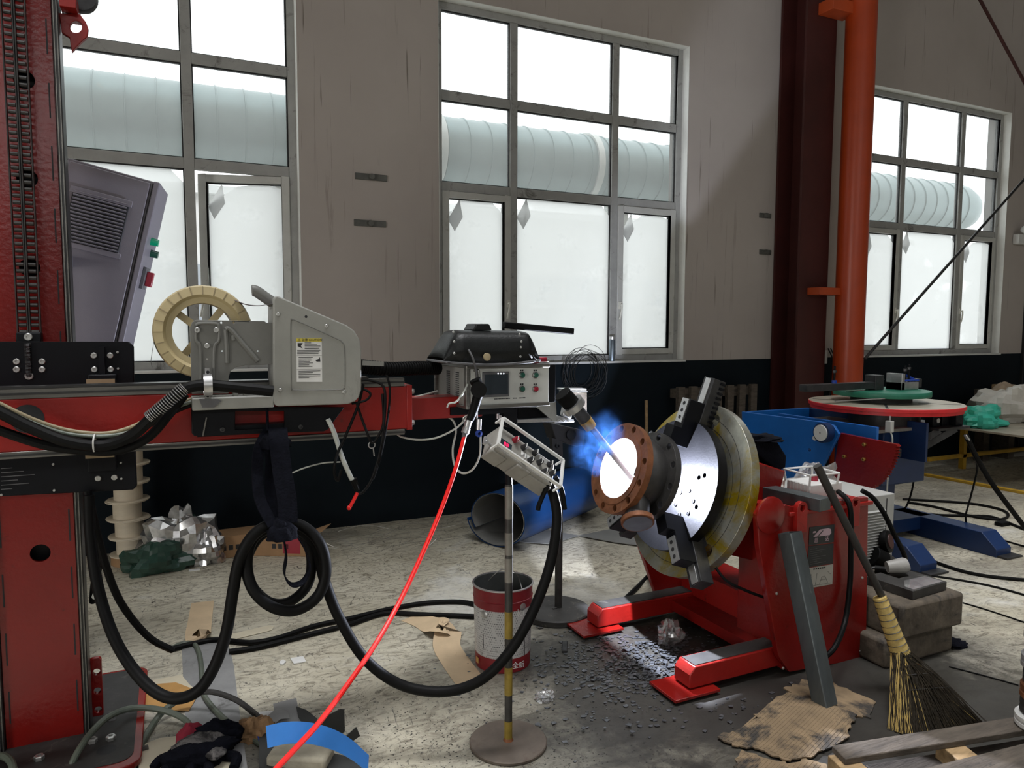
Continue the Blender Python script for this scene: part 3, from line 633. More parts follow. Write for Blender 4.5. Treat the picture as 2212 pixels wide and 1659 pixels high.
# lifting lug at the top
lug = ypoly('lifting_lug', [(128, 28), (172, 30), (186, 48), (191, 62), (188, 80), (176, 90), (155, 112), (150, 80), (133, 70)], YCF + .03, .02, 'red_bright', mn, [pcirc(164, 58, 13)], bevel=.002)
MB().bb(tuple(Py(128, 12, 2.80)), tuple(Py(175, 28, 2.95))).obj('lug_plate', 'red_bright', mn, bevel=.002)
pc = Py(176, -4, 2.9); MB().lathe([(.0, -.02), (.045, -.02), (.05, 0), (.045, .02), (0, .02)], pc, (0, 1, 0), 24).obj('chain_sprocket', 'dark_steel', mn)
# duplex drive chain
c0_, c1_ = Py(34, 0, 2.775), Py(58, 738, 2.775); xch = (c0_.x + c1_.x) / 2
ch = MB().bb((xch - .0015, 2.772, c1_.z), (xch + .0015, 2.784, ZTOP)).obj('drive_chain', 'black_plate', mn)
lk = None; z = c1_.z + .01; i = 0
while z < 2.72:
    if lk is None:
        q = MB(); 
        for s_ in (-.0165, .0165): q.cyl((xch + s_ - .010, 2.777, z), (xch + s_ + .010, 2.777, z), .0065, n=8)
        for s_ in (-.031, -.003, .003, .031): q.bb((xch + s_ - .0016, 2.768, z - .011), (xch + s_ + .0016, 2.787, z + .011))
        lk = q.obj('chain_link', 'black_dusty', ch)
    else:
        o_ = lk.copy(); COL.objects.link(o_); o_.parent = ch; o_.location = (0, 0, .0215 * i)
    z += .0215; i += 1
pt = Py(55, 728, 2.755); MB().bb((xch - .034, 2.755, pt.z - .018), (xch + .034, 2.80, pt.z + .014)).obj('chain_anchor', 'black_plate', mn, bevel=.003)
bolt('anchor_bolt', (xch, 2.755, pt.z), (0, -1, 0), .012, .008, mn)
zb = Py(63, 812, 2.735).z
sp = [(xch + .0075 * math.cos(t_ * .9), 2.728 + .0075 * math.sin(t_ * .9), pt.z - .02 - (pt.z - .02 - zb) * t_ / 160) for t_ in range(161)]
MB().tube(sp, .0022, 5, smooth=False).obj('tension_spring', 'dark_steel', mn); bolt('anchor_bolt', (xch, 2.735, zb), (0, -1, 0), .012, .008, mn)
# carriage slide plates
YPL = 2.735
up_ = ypoly('slide_plate', [(-240, 738), (278, 738), (289, 748), (290, 832), (-240, 850)], YPL, .02, 'black_plate', mn, bevel=.003)
lo_ = ypoly('slide_plate', [(-240, 985), (293, 972), (296, 1050), (288, 1058), (-240, 1085)], YPL, .02, 'black_plate', mn, bevel=.003)
for (x, y) in ((36, 781), (91, 781), (36, 798), (91, 798), (203, 768), (238, 768), (204, 798), (239, 798), (211, 1003), (246, 1001), (212, 1033), (247, 1031)):
    bolt('cap_screw', Py(x, y, YPL), (0, -1, 0), .0095, .006, up_ if y < 900 else lo_)
for (x, y) in ((254, 761), (255, 796), (261, 1000), (262, 1034), (115, 1003), (117, 1059), (3, 1069)):
    bolt('pin_screw', Py(x, y, YPL), (0, -1, 0), .004, .004, up_ if y < 900 else lo_, n=8)
for (y0_, y1_, pl) in ((770, 828, up_), (975, 1015, lo_)):
    a_, b2_ = Py(188, y0_, 2.70), Py(252, y1_, 2.70)
    cb = MB().bb((a_.x, 2.69, b2_.z), (b2_.x, YPL, b2_.z + .03) if pl is up_ else (b2_.x, YPL, a_.z)).obj('clamp_block', 'black_plate', pl, bevel=.003)
    zc = b2_.z + .012 if pl is up_ else a_.z - .012
    MB().bb((a_.x - .004, 2.684, zc - .010), (b2_.x - .004, 2.69, zc + .004)).obj('brass_gib', 'tan_cable', cb); MB().bb((a_.x - .004, 2.683, zc + (.006 if pl is lo_ else -.026)), (b2_.x - .004, 2.69, zc + (.018 if pl is lo_ else -.012))).obj('steel_gib', 'alu_rail', cb)
    MB().bb(((a_.x + b2_.x) / 2 - .008, 2.705, min(a_.z, b2_.z)), ((a_.x + b2_.x) / 2 + .008, YPL, max(a_.z, b2_.z) + .03)).obj('guide_rib', 'black_plate', pl)
for i in range(6):                                    # faint lines of the worn instruction text on the lower plate
    a_ = Py(2, 1012 + 9 * i, YPL); MB().bb((a_.x, YPL - .0006, a_.z - .0015), (a_.x + .03 + .06 * ((i * 37) % 5) / 4, YPL, a_.z + .0008)).obj('print_line', 'grey_dark', lo_)
# boom
YB0, YB1, ZB0, ZB1 = 2.50, 2.66, 1.082, 1.236; XB = .765
bm_ = MB().bb((-1.3, YB0, ZB0), (XB, YB1, ZB1)).obj('boom', 'red_bright', mn, bevel=.004)
MB().bb((XB - .012, YB0 - .003, ZB0 - .004), (XB + .008, YB1 + .003, ZB1 + .004)).obj('end_flange', 'red_bright', bm_, bevel=.002)
for z in (ZB0 + .02, ZB1 - .02):
    for y in (YB0 + .015, YB1 - .015): bolt('flange_bolt', (XB + .008, y, z), (1, 0, 0), .01, .012, bm_, n=6)
for (za, zb_, sgn) in ((ZB1, ZB1 + .03, 1), (ZB0 - .02, ZB0, -1)):
    rl = MB().bb((-1.3, YB0 - .002, za), (XB - .02, YB0 + .022, zb_)).obj('boom_rail', 'alu_rail', mn, bevel=.002)
    MB().bb((-1.3, YB0 - .006, (za + zb_) / 2 - .003), (XB - .02, YB0 - .002, (za + zb_) / 2 + .003)).obj('rail_groove', 'dark_rail', rl)
MB().bb((-1.3, YB0 - .006, ZB1 + .03), (XB - .15, YB0 + .05, ZB1 + .036)).obj('rail_cover', 'dark_rail', mn)
p = Py(60, 905, YB0); MB().lathe([(0, .001), (.042, .001)], p, (0, -1, 0), 24).obj('boom_hole', 'ink', bm_)
MB().bb((XB, 2.53, 1.108), (1.06, 2.63, 1.188)).obj('inner_boom', 'red_bright', mn, bevel=.003)

# ------------------------------------------------------------------ tilted control cabinet behind the column
hw, hh = .155, .50
RC = Matrix.Rotation(R(-6), 4, 'Z') @ Matrix.Rotation(R(13.5), 4, 'Y')
cc = Py(333, 391, 3.28) - RC @ V((hw, 0, hh))
cb = T('control_cabinet', 'grey electrical cabinet leaning behind the red column, with louvred vent', 'cabinet', (cc.x, cc.y + .1, cc.z - .55))
MC = Matrix.Translation(cc) @ RC
MB(MC).bb((-hw, .02, -hh), (hw, .28, hh + .0)).obj('cabinet_body', 'grey_cabinet', cb, bevel=.004)
MB(MC).bb((-hw + .012, .0, -hh + .012), (hw - .012, .018, hh - .012)).obj('front_panel', 'grey_cabinet', cb, bevel=.003)
MB(MC).bb((hw, .0, -hh), (hw + .022, .27, hh)).obj('door', 'grey_cabinet', cb, bevel=.004)
MB(MC).bb((hw - .006, .015, -hh + .01), (hw + .004, .26, hh - .01)).obj('door_seal', 'gasket', cb)
vt = MB(MC).bb((-.11, -.006, .175), (.09, 0, .385)).obj('vent_grille', 'ink', cb, bevel=.003)
for i in range(15): 
    z = .19 + .0135 * i
    MB(MC @ Matrix.Translation((-.01, -.008, z)) @ Matrix.Rotation(R(-28), 4, 'X')).box((0, 0, 0), (.19, .012, .0025)).obj('slat', 'grey_cabinet', vt)
MB(MC).bb((-.12, -.011, .372), (.10, -.006, .398)).obj('vent_edge', 'grey_cabinet', vt, bevel=.002); MB(MC).bb((-.12, -.011, .163), (.10, -.006, .184)).obj('vent_edge', 'grey_cabinet', vt, bevel=.002)
for (y, z, mt, rr) in ((.10, .27, 'green_lamp', .016), (.16, .225, 'green_button', .016)):
    MB(MC).cyl((hw + .022, y, z), (hw + .052, y, z), rr, rr * .9, 16).obj('push_button', mt, cb)
sw = MB(MC).bb((hw + .022, .06, .07), (hw + .036, .14, .16)).obj('main_switch', 'grey_dark', cb, bevel=.002); MB(MC).bb((hw + .036, .085, .085), (hw + .062, .115, .145)).obj('switch_knob', 'red_button', sw, bevel=.003)
MB(MC).bb((hw + .022, .05, -.38), (hw + .024, .2, -.24)).obj('notice', 'paper_white', cb); MB(MC).bb((hw + .022, .10, -.47), (hw + .0235, .2, -.40)).obj('yellow_label', 'tape_yellow', cb)
MB().bb((XC1 - .02, 3.06, cc.z - .3), (cc.x - .05, 3.32, cc.z - .26)).obj('mounting_arm', 'grey_dark', cb); MB().bb((XC1 - .02, 3.06, cc.z + .1), (cc.x - .1, 3.34, cc.z + .14)).obj('mounting_arm', 'grey_dark', cb)

# ------------------------------------------------------------------ wire spool on the feeder and the feeder itself
YS = 2.47; sc_ = Py(440, 717, YS); rs = Py(440, 717, YS).z - Py(440, 817, YS).z
sp_ = T('wire_basket_spool', 'cream ring-shaped wire spool mounted behind the feeder bracket', 'spool', (sc_.x, YS, sc_.z))
MB().lathe([(rs, 0), (rs * .97, -.012), (rs * .80, -.016), (rs * .74, -.004), (rs * .62, .0), (rs * .62, .095), (rs * .74, .10), (rs, .10), (rs, .085), (rs * .78, .075), (rs * .76, .02), (rs * .99, .012), (rs, 0)], sc_ + V((0, 0, 0)), (0, 1, 0), 48).obj('rim', 'cream_plastic', sp_)
for i in range(24):
    a = 2 * math.pi * i / 24; dx, dz = math.cos(a), math.sin(a)
    MB().bar(sc_ + V((dx * rs * .80, -.0165, dz * rs * .80)), sc_ + V((dx * rs * .975, -.0125, dz * rs * .975)), .0025, .0022, (0, 1, 0)).obj('rib', 'tan_cable', sp_)
for i in range(4):
    a = .9 + math.pi / 2 * i; dx, dz = math.cos(a), math.sin(a)
    MB().bar(sc_ + V((dx * rs * .12, .03, dz * rs * .12)), sc_ + V((dx * rs * .64, .03, dz * rs * .64)), .022, .012, (0, 1, 0)).obj('spoke', 'cream_plastic', sp_)
MB().lathe([(rs * .08, 0), (rs * .17, 0), (rs * .17, .08), (rs * .08, .08), (rs * .08, 0)], sc_, (0, 1, 0), 24).obj('hub', 'cream_plastic', sp_)
MB().ribbon([Py(332, 740, YS), Py(328, 765, YS - .01), Py(326, 780, YS - .02), Py(328, 790, YS - .015)], .02, .0012, (0, 1, 0)).obj('tape_end', 'grey_dark', sp_)
MB().ribbon([Py(495, 645, YS + .02), Py(530, 657, YS - .02), Py(560, 660, YS - .06), Py(588, 656, YS - .07)], .035, .0015, (0, 1, 0)).obj('wire_guide_band', 'grey_cabinet', sp_)

YFD = 2.385
fd = T('wire_feeder', 'grey wire feeder with sloped cover and yellow caution sticker on the boom', 'wire feeder', (Py(600, 870, YFD).x, 2.44, 1.19))
cov = [(590, 648), (594, 641), (600, 639), (748, 702), (765, 714), (776, 732), (781, 755), (781, 842), (776, 858), (766, 868), (752, 873), (602, 878), (594, 875), (590, 868)]
ypoly('cover', cov, YFD, .135, 'feeder_grey', fd, bevel=.005, seg=3)
pn = [(628, 700), (632, 693), (638, 692), (728, 732), (738, 739), (744, 752), (745, 830), (742, 838), (734, 842), (640, 843), (632, 840), (629, 832)]
MB().tube(path([(x, y, YFD - .0005) for x, y in pn]), .0016, 6, closed=True, sub=3).obj('panel_groove', 'feeder_dark', fd)
for (x, y) in ((601, 679), (705, 704), (605, 842), (743, 847)): bolt('cover_screw', Py(x, y, YFD), (0, -1, 0), .0055, .0035, fd)
MB().lathe([(0, .0008), (.0045, .0008)], Py(661, 684, YFD), (0, -1, 0), 12).obj('plug_hole', 'ink', fd)
h0, h1 = Py(553, 629, YFD + .05), Py(590, 654, YFD + .05)
MB().tube([h0 + V((-.012, 0, .002)), h0, (h0 + h1) / 2, h1], .018, 12, sub=3).obj('carry_handle', 'feeder_dark', fd)
MB().bar(h1 + V((-.004, 0, -.005)), h1 + V((.02, 0, -.012)), .08, .03).obj('handle_bracket', 'feeder_grey', fd, bevel=.003)
br = ypoly('spool_bracket', [(411, 706), (415, 696), (424, 691), (572, 694), (575, 697), (590, 698), (590, 786), (572, 788), (530, 789), (510, 793), (498, 802), (494, 815), (494, 850), (414, 851)], YFD + .02, .012, 'feeder_dark', fd, [pcirc(478, 697, 2.6, 8), pcirc(505, 697, 2.6, 8), pcirc(480, 759, 2.4, 8), pcirc(557, 759, 2.4, 8), pcirc(447, 776, 2.8, 8)], bevel=.003)
YR = YFD + .019
for pts_ in ([(487, 712), (489, 740), (491, 784)], [(488, 712), (497, 712), (530, 750), (556, 780)], [(503, 724), (505, 735)],
             [(424, 706), (424, 735), (432, 748), (434, 790), (434, 830)], [(424, 704), (430, 699), (464, 699), (473, 706), (473, 735), (464, 748), (462, 790), (462, 830)]):
    MB().tube(path([(x, y, YR) for x, y in pts_]), .0075 if len(pts_) < 5 else .005, 8, sub=5).obj('pressed_rib', 'feeder_dark', br)
for (x, y) in ((426, 713), (467, 713), (447, 747)): bolt('bracket_bolt', Py(x, y, YR), (0, -1, 0), .008, .006, br)
a_, b2_ = Py(414, 852, YFD), Py(592, 880, YFD)
MB().bb((a_.x, YFD - .0, b2_.z), (b2_.x, YFD + .14, a_.z - .012)).obj('base_tray', 'feeder_grey', fd, bevel=.004)
MB().plate(pz([(430, 862), (466, 862), (478, 866), (462, 880), (437, 880)], YFD - .004), (), .004, XZ(YFD - .006)).obj('tray_gusset', 'grey_dark', fd)
for x in (508, 531, 560): 
    p = Py(x, 850, YFD + .05); MB().cyl((p.x, p.y - .02, p.z), (p.x, p.y + .02, p.z), .008, n=12).obj('tray_roller', 'feeder_grey', fd)
bk = ypoly('mount_plate', [(413, 878), (744, 880), (708, 928), (700, 932), (420, 942), (414, 936)], 2.44, .012, 'black_plate', fd, [[(508, 888), (614, 888), (614, 926), (508, 928)]], bevel=.002)
for (x, y) in ((481, 928), (649, 922)): bolt('mount_bolt', Py(x, y, 2.44), (0, -1, 0), .008, .005, fd, 'dark_steel')
MB().bar(Py(446, 902, 2.436), Py(438, 942, 2.436), .004, .004).obj('scale_strip', 'alu_rail', fd)
MB().bb((Py(425, 900, 2.44).x, 2.452, ZB0 + .02), (Py(690, 900, 2.44).x, 2.50, ZB0 + .05)).obj('boom_clamp', 'black_plate', fd)
# sticker
st = ypoly('caution_sticker', [(640, 731), (695, 731), (696, 825), (641, 825)], YFD - .0008, .0008, 'paper_white', fd)
ypoly('sticker_header', [(640, 731), (695, 731), (695, 738), (640, 738)], YFD - .0014, .0006, 'tape_yellow', st)
p = Py(669, 734.5, YFD - .0016); text('\u26a0 \u6ce8\u610f CAUTION', .0092, frame(p, (0, -1, 0), (1, 0, 0)), 'ink', st)
for i, (x0_, x1_) in enumerate([(658, 672), (658, 685), (658, 692), (658, 692), (658, 690), (642, 692), (642, 690), (642, 688), (645, 676), (645, 672), (645, 673), (645, 669), (645, 676), (645, 668), (645, 675), (645, 692), (645, 676), (645, 692), (645, 692), (645, 668)]):
    y = [740.5, 743.5, 746.5, 749.5, 752.5, 757, 760.5, 764, 772.5, 775.5, 778.5, 781.5, 784.5, 788.5, 792, 802, 805.5, 809.5, 813, 816.5][i]
    a_, b2_ = Py(x0_, y, YFD - .0012), Py(x1_, y, YFD - .0012); MB().bb((a_.x, YFD - .0013, a_.z - .0009), (b2_.x, YFD - .0008, a_.z + .0009)).obj('print_line', 'ink', st)
for y in (768.5, 798): a_, b2_ = Py(641, y, YFD), Py(695, y, YFD); MB().bb((a_.x, YFD - .0012, a_.z - .0003), (b2_.x, YFD - .0008, a_.z + .0003)).obj('print_line', 'ink', st)
for pts_ in ([(643, 741), (654, 741), (650, 747), (654, 753), (648, 750), (643, 748)], [(691, 771), (692, 781), (684, 781), (681, 778), (688, 776)]): ypoly('pictogram', pts_, YFD - .0013, .0005, 'ink', st)
# hose clamp holding the sleeved cable to the bracket
cl = T('hose_clamp', 'bright metal saddle clamp holding black cable on the feeder bracket', 'clamp', (Py(449, 830, 2.34).x, 2.36, Py(449, 862, 2.34).z))
a_, b2_ = Py(443, 797, 2.37), Py(455, 862, 2.37); p = Py(449, 832, 2.36)
for y in (804, 855): q = Py(449, y, 2.385); MB().bb((a_.x, 2.388, q.z - .012), (b2_.x, 2.392, q.z + .012)).obj('tab', 'steel', cl); bolt('clamp_screw', (q.x, 2.388, q.z), (0, -1, 0), .005, .003, cl, 'ink')
MB().lathe([(.030, -.012), (.033, -.012), (.033, .012), (.030, .012), (.030, -.012)], (p.x, 2.362, p.z), (1, 0, 0), 24).obj('saddle', 'steel', cl)

# ------------------------------------------------------------------ welding control box at the boom's end
YK = 2.43
ka, kb = Py(1009, 789, YK), Py(1185, 876, YK); KX0, KX1, KZ0, KZ1 = ka.x, kb.x, kb.z, ka.z
kd = Px(940, 784, KX0).y                               # how far back the box reaches
kt = T('control_box', 'grey welding control box with screen and four buttons at the boom end', 'control box', ((KX0 + KX1) / 2, (YK + kd) / 2, KZ0))
MB().bb((KX0 + .006, YK + .006, KZ0 + .004), (KX1 - .006, kd, KZ1 - .004)).obj('housing', 'feeder_grey', kt, bevel=.002)
MB().bb((KX0 + .012, YK, KZ0 + .012), (KX1, YK + .006, KZ1 - .012)).obj('front_panel', 'console_white', kt, bevel=.001)
for z in (KZ0, KZ1 - .014): MB().bb((KX0 - .004, YK - .006, z), (KX1 + .002, YK + .012, z + .014)).obj('frame_rail', 'alu_rail', kt, bevel=.002)
for (x, y) in ((KX0 - .006, YK - .004), (KX0 - .006, kd - .02)): MB().bb((x, y, KZ0), (x + .016, y + .022, KZ1)).obj('corner_post', 'alu_rail', kt, bevel=.003)
for z in (KZ0, KZ1 - .012): MB().bb((KX0 - .004, YK + .018, z), (KX0 + .008, kd - .02, z + .012)).obj('frame_rail', 'alu_rail', kt, bevel=.002)
MB().bb((KX1, YK + .01, KZ0 + .01), (KX1 + .035, kd - .05, KZ1 - .005)).obj('side_plate', 'black_plate', kt, bevel=.002)
for q in (.3, .62):                                      # ventilation slots in the left side
    yy = YK + .02 + (kd - YK - .04) * q
    for i in range(12): z = KZ0 + .04 + (KZ1 - KZ0 - .075) * i / 11; MB().bb((KX0 + .004, yy - .016, z), (KX0 + .007, yy + .016, z + .0035)).obj('slot', 'ink', kt)
hx = KX0 + .03
MB().tube([(hx, YK, KZ1 - .02), (hx, YK - .035, KZ1 - .022), (hx, YK - .038, (KZ0 + KZ1) / 2), (hx, YK - .035, KZ0 + .022), (hx, YK, KZ0 + .02)], .006, 8, sub=4).obj('front_handle', 'alu_rail', kt)
sa, sb = Py(1041, 804, YK), Py(1099, 856, YK)
scr = MB().bb((sa.x, YK - .006, sb.z), (sb.x, YK, sa.z)).obj('screen', 'grey_dark', kt, bevel=.002)
MB().bb((sa.x + .008, YK - .0068, sb.z + .009), (sb.x - .006, YK - .006, sa.z - .009)).obj('screen_glass', 'screen_glass', scr)
for x in (1076, 1082, 1088): p = Py(x, 807, YK - .007); MB().cyl(p, p + V((0, -.0008, 0)), .0028, n=10).obj('indicator', 'screen_led', scr)
for (x, y, mt) in ((1127, 810, 'green_button'), (1156, 810, 'green_button'), (1127, 840, 'green_button'), (1156, 840, 'red_button')):
    p = Py(x, y, YK); bt = MB().lathe([(.0125, 0), (.0125, .004), (.010, .006), (.0, .006)], p, (0, -1, 0), 20).obj('push_button', 'alu_rail', kt)
    MB().lathe([(.0095, .006), (.0095, .011), (.008, .0125), (0, .0125)], p, (0, -1, 0), 20).obj('button_cap', mt, bt)
    a_ = Py(x, y - 10, YK)
    for dx in (-.004, .004): MB().bb((a_.x + dx - .003, YK - .0006, a_.z - .003), (a_.x + dx + .003, YK, a_.z + .003)).obj('button_label', 'ink', kt)
a_ = Py(1068, 795, YK)
for i in range(4): MB().bb((a_.x - .012 + .0065 * i, YK - .0006, a_.z - .0022), (a_.x - .007 + .0065 * i, YK, a_.z + .0022)).obj('title_mark', 'ink', kt)
a_ = Py(1068, 862, YK)
for i in range(22):
    if i in (11, 12, 16): continue
    MB().bb((a_.x + .0058 * i, YK - .0006, a_.z - .0018), (a_.x + .0046 + .0058 * i, YK, a_.z + .0018)).obj('maker_mark', 'ink', kt)
MB().bb((KX0 + .05, YK + .05, KZ0 - .028), (KX0 + .20, 2.64, KZ0)).obj('mount_foot', 'black_plate', kt); MB().bb((KX0 - .03, 2.52, KZ0 - .03), (KX0 + .05, 2.60, KZ0)).obj('mount_foot', 'black_plate', kt)

# welding mask lying on the control box
mk = T('welding_mask', 'black riveted welding helmet lying face up on the control box', 'mask', ((KX0 + KX1) / 2 - .05, 2.48, KZ1))
def mz(x, y, Y=2.47): return Py(x, y, Y)
bz = KZ1 + .016
prof = [(945, 757), (975, 705), (1130, 712), (1150, 764)]
q0, q1 = mz(946, 760), mz(1150, 765); L0 = q1.x - q0.x
mb = MB(); ny, nx = 16, 20; vs = []; fs = []
hgt = mz(1000, 700).z - mz(1000, 770).z
for i in range(nx + 1):
    t_ = i / nx; x = q0.x + L0 * t_
    if t_ < .17: h = hgt * (.12 + .80 * math.sin(t_ / .17 * math.pi / 2) ** 1.2)
    elif t_ > .88: h = hgt * (.12 + .78 * math.cos((t_ - .88) / .12 * math.pi / 2) ** .8)
    else: h = hgt * (.94 - .04 * (t_ - .17))
    wd_ = .105 if .1 < t_ < .92 else .092
    for k in range(ny + 1):
        a = math.pi * k / ny; cy_ = math.cos(a); s_ = math.sin(a)
        vs.append((x, 2.50 - wd_ * (abs(cy_) ** .55) * (1 if cy_ > 0 else -1), bz + h * s_ ** .5 - .012 * math.sin(math.pi * t_) * (1 - s_)))
for i in range(nx):
    for k in range(ny): fs.append((i * (ny + 1) + k, i * (ny + 1) + k + 1, (i + 1) * (ny + 1) + k + 1, (i + 1) * (ny + 1) + k))
sh = mb.add(vs, fs).obj('shell', 'mask_black', mk, ang=50); so_ = sh.modifiers.new('wall', 'SOLIDIFY'); so_.thickness = .004
rim = [vs[i * (ny + 1)] for i in range(nx + 1)] + [vs[i * (ny + 1) + ny] for i in range(nx, -1, -1)]
MB().tube([V(p) + V((0, 0, -.002)) for p in rim], .005, 6, closed=True, sub=2).obj('edge_trim', 'grey_dark', mk)
w0 = mz(1018, 697)
MB().plate([(w0.x, bz + hgt * .93), (w0.x + .075, bz + hgt * .93), (w0.x + .063, bz + hgt * 1.13), (w0.x + .012, bz + hgt * 1.13)], (), .10, XZ(2.45)).obj('lens_holder', 'mask_black', mk, bevel=.004)
for (x, y) in ((979, 717), (981, 738), (981, 763), (1122, 722), (1126, 738), (1125, 750), (1124, 770)):
    p = mz(x, y, 2.395); bolt('rivet', p, (0, -1, 0), .0042, .003, mk, 'bolt_steel', 8)
MB().tube([mz(1012, 755, 2.385), mz(1022, 775, 2.37), mz(1028, 800, 2.38), mz(1030, 822, 2.39)], .004, 6).obj('headband_strap', 'grey_dark', mk)
MB().lathe([(0, .006), (.013, .004), (.015, 0)], mz(1052, 771, 2.388), (0, -1, .2), 14).obj('side_knob', 'tan_cable', mk)
MB().bar(Py(1088, 702, 2.60), Py(1237, 716, 2.60), .03, .026).top('black_bar', 'black_rubber', 'black square bar lying across the welding mask and pointing right', 'bar', bevel=.004)
MB().tube([V((KX0 - .05, 2.6, KZ1 + .002)), V((KX0 + .05, 2.42, KZ1 + .006)), V((KX0 + .2, 2.41, KZ1 + .008)), V((KX1 - .04, 2.5, KZ1 + .008))], .005, 6).top('flat_strap', 'black_rubber', 'thin black strap under the welding mask on the control box', 'strap')
p = V((KX1 - .02, 2.5, KZ1)); rc = T('red_clamp', 'small red clamp lying at the right end of the control box', 'clamp', (p.x, 2.5, KZ1))
MB().bb((p.x - .035, 2.46, KZ1), (p.x + .03, 2.54, KZ1 + .022)).obj('body', 'red_button', rc, bevel=.004); MB().tube([(p.x - .01, 2.455, KZ1 + .004), (p.x + .03, 2.455, KZ1 + .004), (p.x + .03, 2.455, KZ1 + .018)], .003, 6).obj('wire_loop', 'steel', rc)

# corrugated conduit from feeder to control box
cv = T('corrugated_conduit', 'black corrugated conduit between wire feeder and control box', 'conduit', tuple(Py(860, 800, 2.5)))
P = smoothpath([Py(780, 792, 2.47), Py(840, 797, 2.49), Py(900, 795, 2.52), Py(945, 795, 2.56)], 8)
MB().tube(P, .022, 14, smooth=False).obj('sleeve', 'black_rubber', cv)
for i in range(34):
    t_ = i / 33; k = t_ * (len(P) - 1); j = min(int(k), len(P) - 2); q = P[j].lerp(P[j + 1], k - j)
    MB().lathe([(.021, -.0022), (.026, -.001), (.026, .001), (.021, .0022)], q, P[j + 1] - P[j], 14).obj('corrugation', 'black_rubber', cv)
MB().bar(Py(783, 784, 2.44), Py(829, 786, 2.45), .002, .016).obj('paper_tag', 'feeder_grey', cv)

# ------------------------------------------------------------------ workpiece and positioner (common axis)
C0 = V((1.7055, 2.5756, .8494)); AX = V((.9493, -.0184, -.3138)).normalized()
UPV = (V((0, 0, 1)) - AX * AX.z).normalized(); SD = UPV.cross(AX)          # SD points to the viewer's right (towards -Y)
if SD.y > 0: SD = -SD
def W(s_, r_=0.0, a=0.0):                                 # along the axis, radius, angle from up towards the viewer's right
    return C0 + AX * s_ + (UPV * math.cos(R(a)) + SD * math.sin(R(a))) * r_
MA = lambda s_: Matrix(((SD.x, UPV.x, AX.x, (C0 + AX * s_).x), (SD.y, UPV.y, AX.y, (C0 + AX * s_).y), (SD.z, UPV.z, AX.z, (C0 + AX * s_).z), (0, 0, 0, 1)))
wp = T('flanged_pipe_spool', 'flanged steel pipe piece with rusty front flange being welded in the positioner', 'pipe spool', tuple(W(.09)))
hol = lambda r_, n, rh, a0: [circ(rh, 14, (r_ * math.sin(2 * math.pi * (i + a0) / n), r_ * math.cos(2 * math.pi * (i + a0) / n))) for i in range(n)]
MB().plate(circ(.1975, 64), [circ(.132, 48)] + hol(.176, 12, .0150, .35), .030, MA(0)).obj('front_flange', 'rust', wp, bevel=.0015)
MB().lathe([(.132, -.003), (.158, -.003), (.158, .0)], C0, AX, 64).obj('raised_face', 'rust', wp)
MB().plate(circ(.1975, 64), [circ(.132, 48)] + hol(.176, 12, .0150, .1), .028, MA(.150)).obj('rear_flange', 'scale_steel', wp, bevel=.0015)
MB().lathe([(.1305, .0), (.1305, .178), (.145, .178), (.145, .150), (.150, .140), (.160, .11), (.160, .08), (.15, .055), (.145, .03), (.1305, .03)], C0, AX, 64).obj('pipe_body', 'scale_steel', wp)
bd = (-UPV * .72 + SD * .62 - AX * .05).normalized(); b0 = W(.085) + bd * .13; b1 = W(.07) + bd * .235
MB().lathe([(.052, 0), (.05, (b1 - b0).length)], b0, b1 - b0, 32).obj('branch_pipe', 'scale_steel', wp)
MB().lathe([(0.0, .0), (.068, .0), (.068, .02), (.066, .022), (0, .022)], b1 - bd * .004, bd, 40).obj('branch_flange', 'rust', wp, bevel=.001)
MB().lathe([(0, .0235), (.060, .0235)], b1 - bd * .004, bd, 40).obj('blank_cover', 'scale_steel', wp)
ps = T('welding_positioner', 'red tilting welding positioner with yellowed round faceplate and clamping jaws', 'positioner', (2.4, 2.55, 0))
cp = MB().plate(circ(.295, 72), [circ(.010, 12, (x, y)) for x, y in ((.17, .06), (.20, .075), (.205, -.06))], .05, MA(.288)).obj('chuck_disc', 'bright_plate', ps, bevel=.002)
for i in range(6):
    a = i * 60 + 10; q = W(.288, .055, a) + SD * .125 - UPV * .06; bolt('chuck_screw', q, -AX, .010, .004, cp, 'bright_plate')
MB().lathe([(.20, .337), (.20, .374)], C0, AX, 48).obj('chuck_hub', 'dark_steel', ps)
slots = []
for a in (78, 198, 318):
    a = R(a); u_, w_ = (math.sin(a), math.cos(a)), (math.cos(a), -math.sin(a))
slots = [circ(.028, 18, (.365 * math.sin(R(a)) * .9, .365 * math.cos(R(a)) * .9)) for a in (12, 132, 252)]
fp = MB().plate(circ(.394, 96), slots, .045, MA(.372)).obj('faceplate', 'faceplate', ps, bevel=.003)
for r_ in (.245, .29, .335): MB().lathe([(r_ - .0012, -.0006), (r_ + .0012, -.0006)], W(.372), AX, 96).obj('turned_groove', 'dark_steel', fp)
for a in (12, 132, 252): MB().bar(W(.3715, .25, a), W(.3715, .31, a), .022, .0012, AX).obj('t_slot', 'ink', fp)
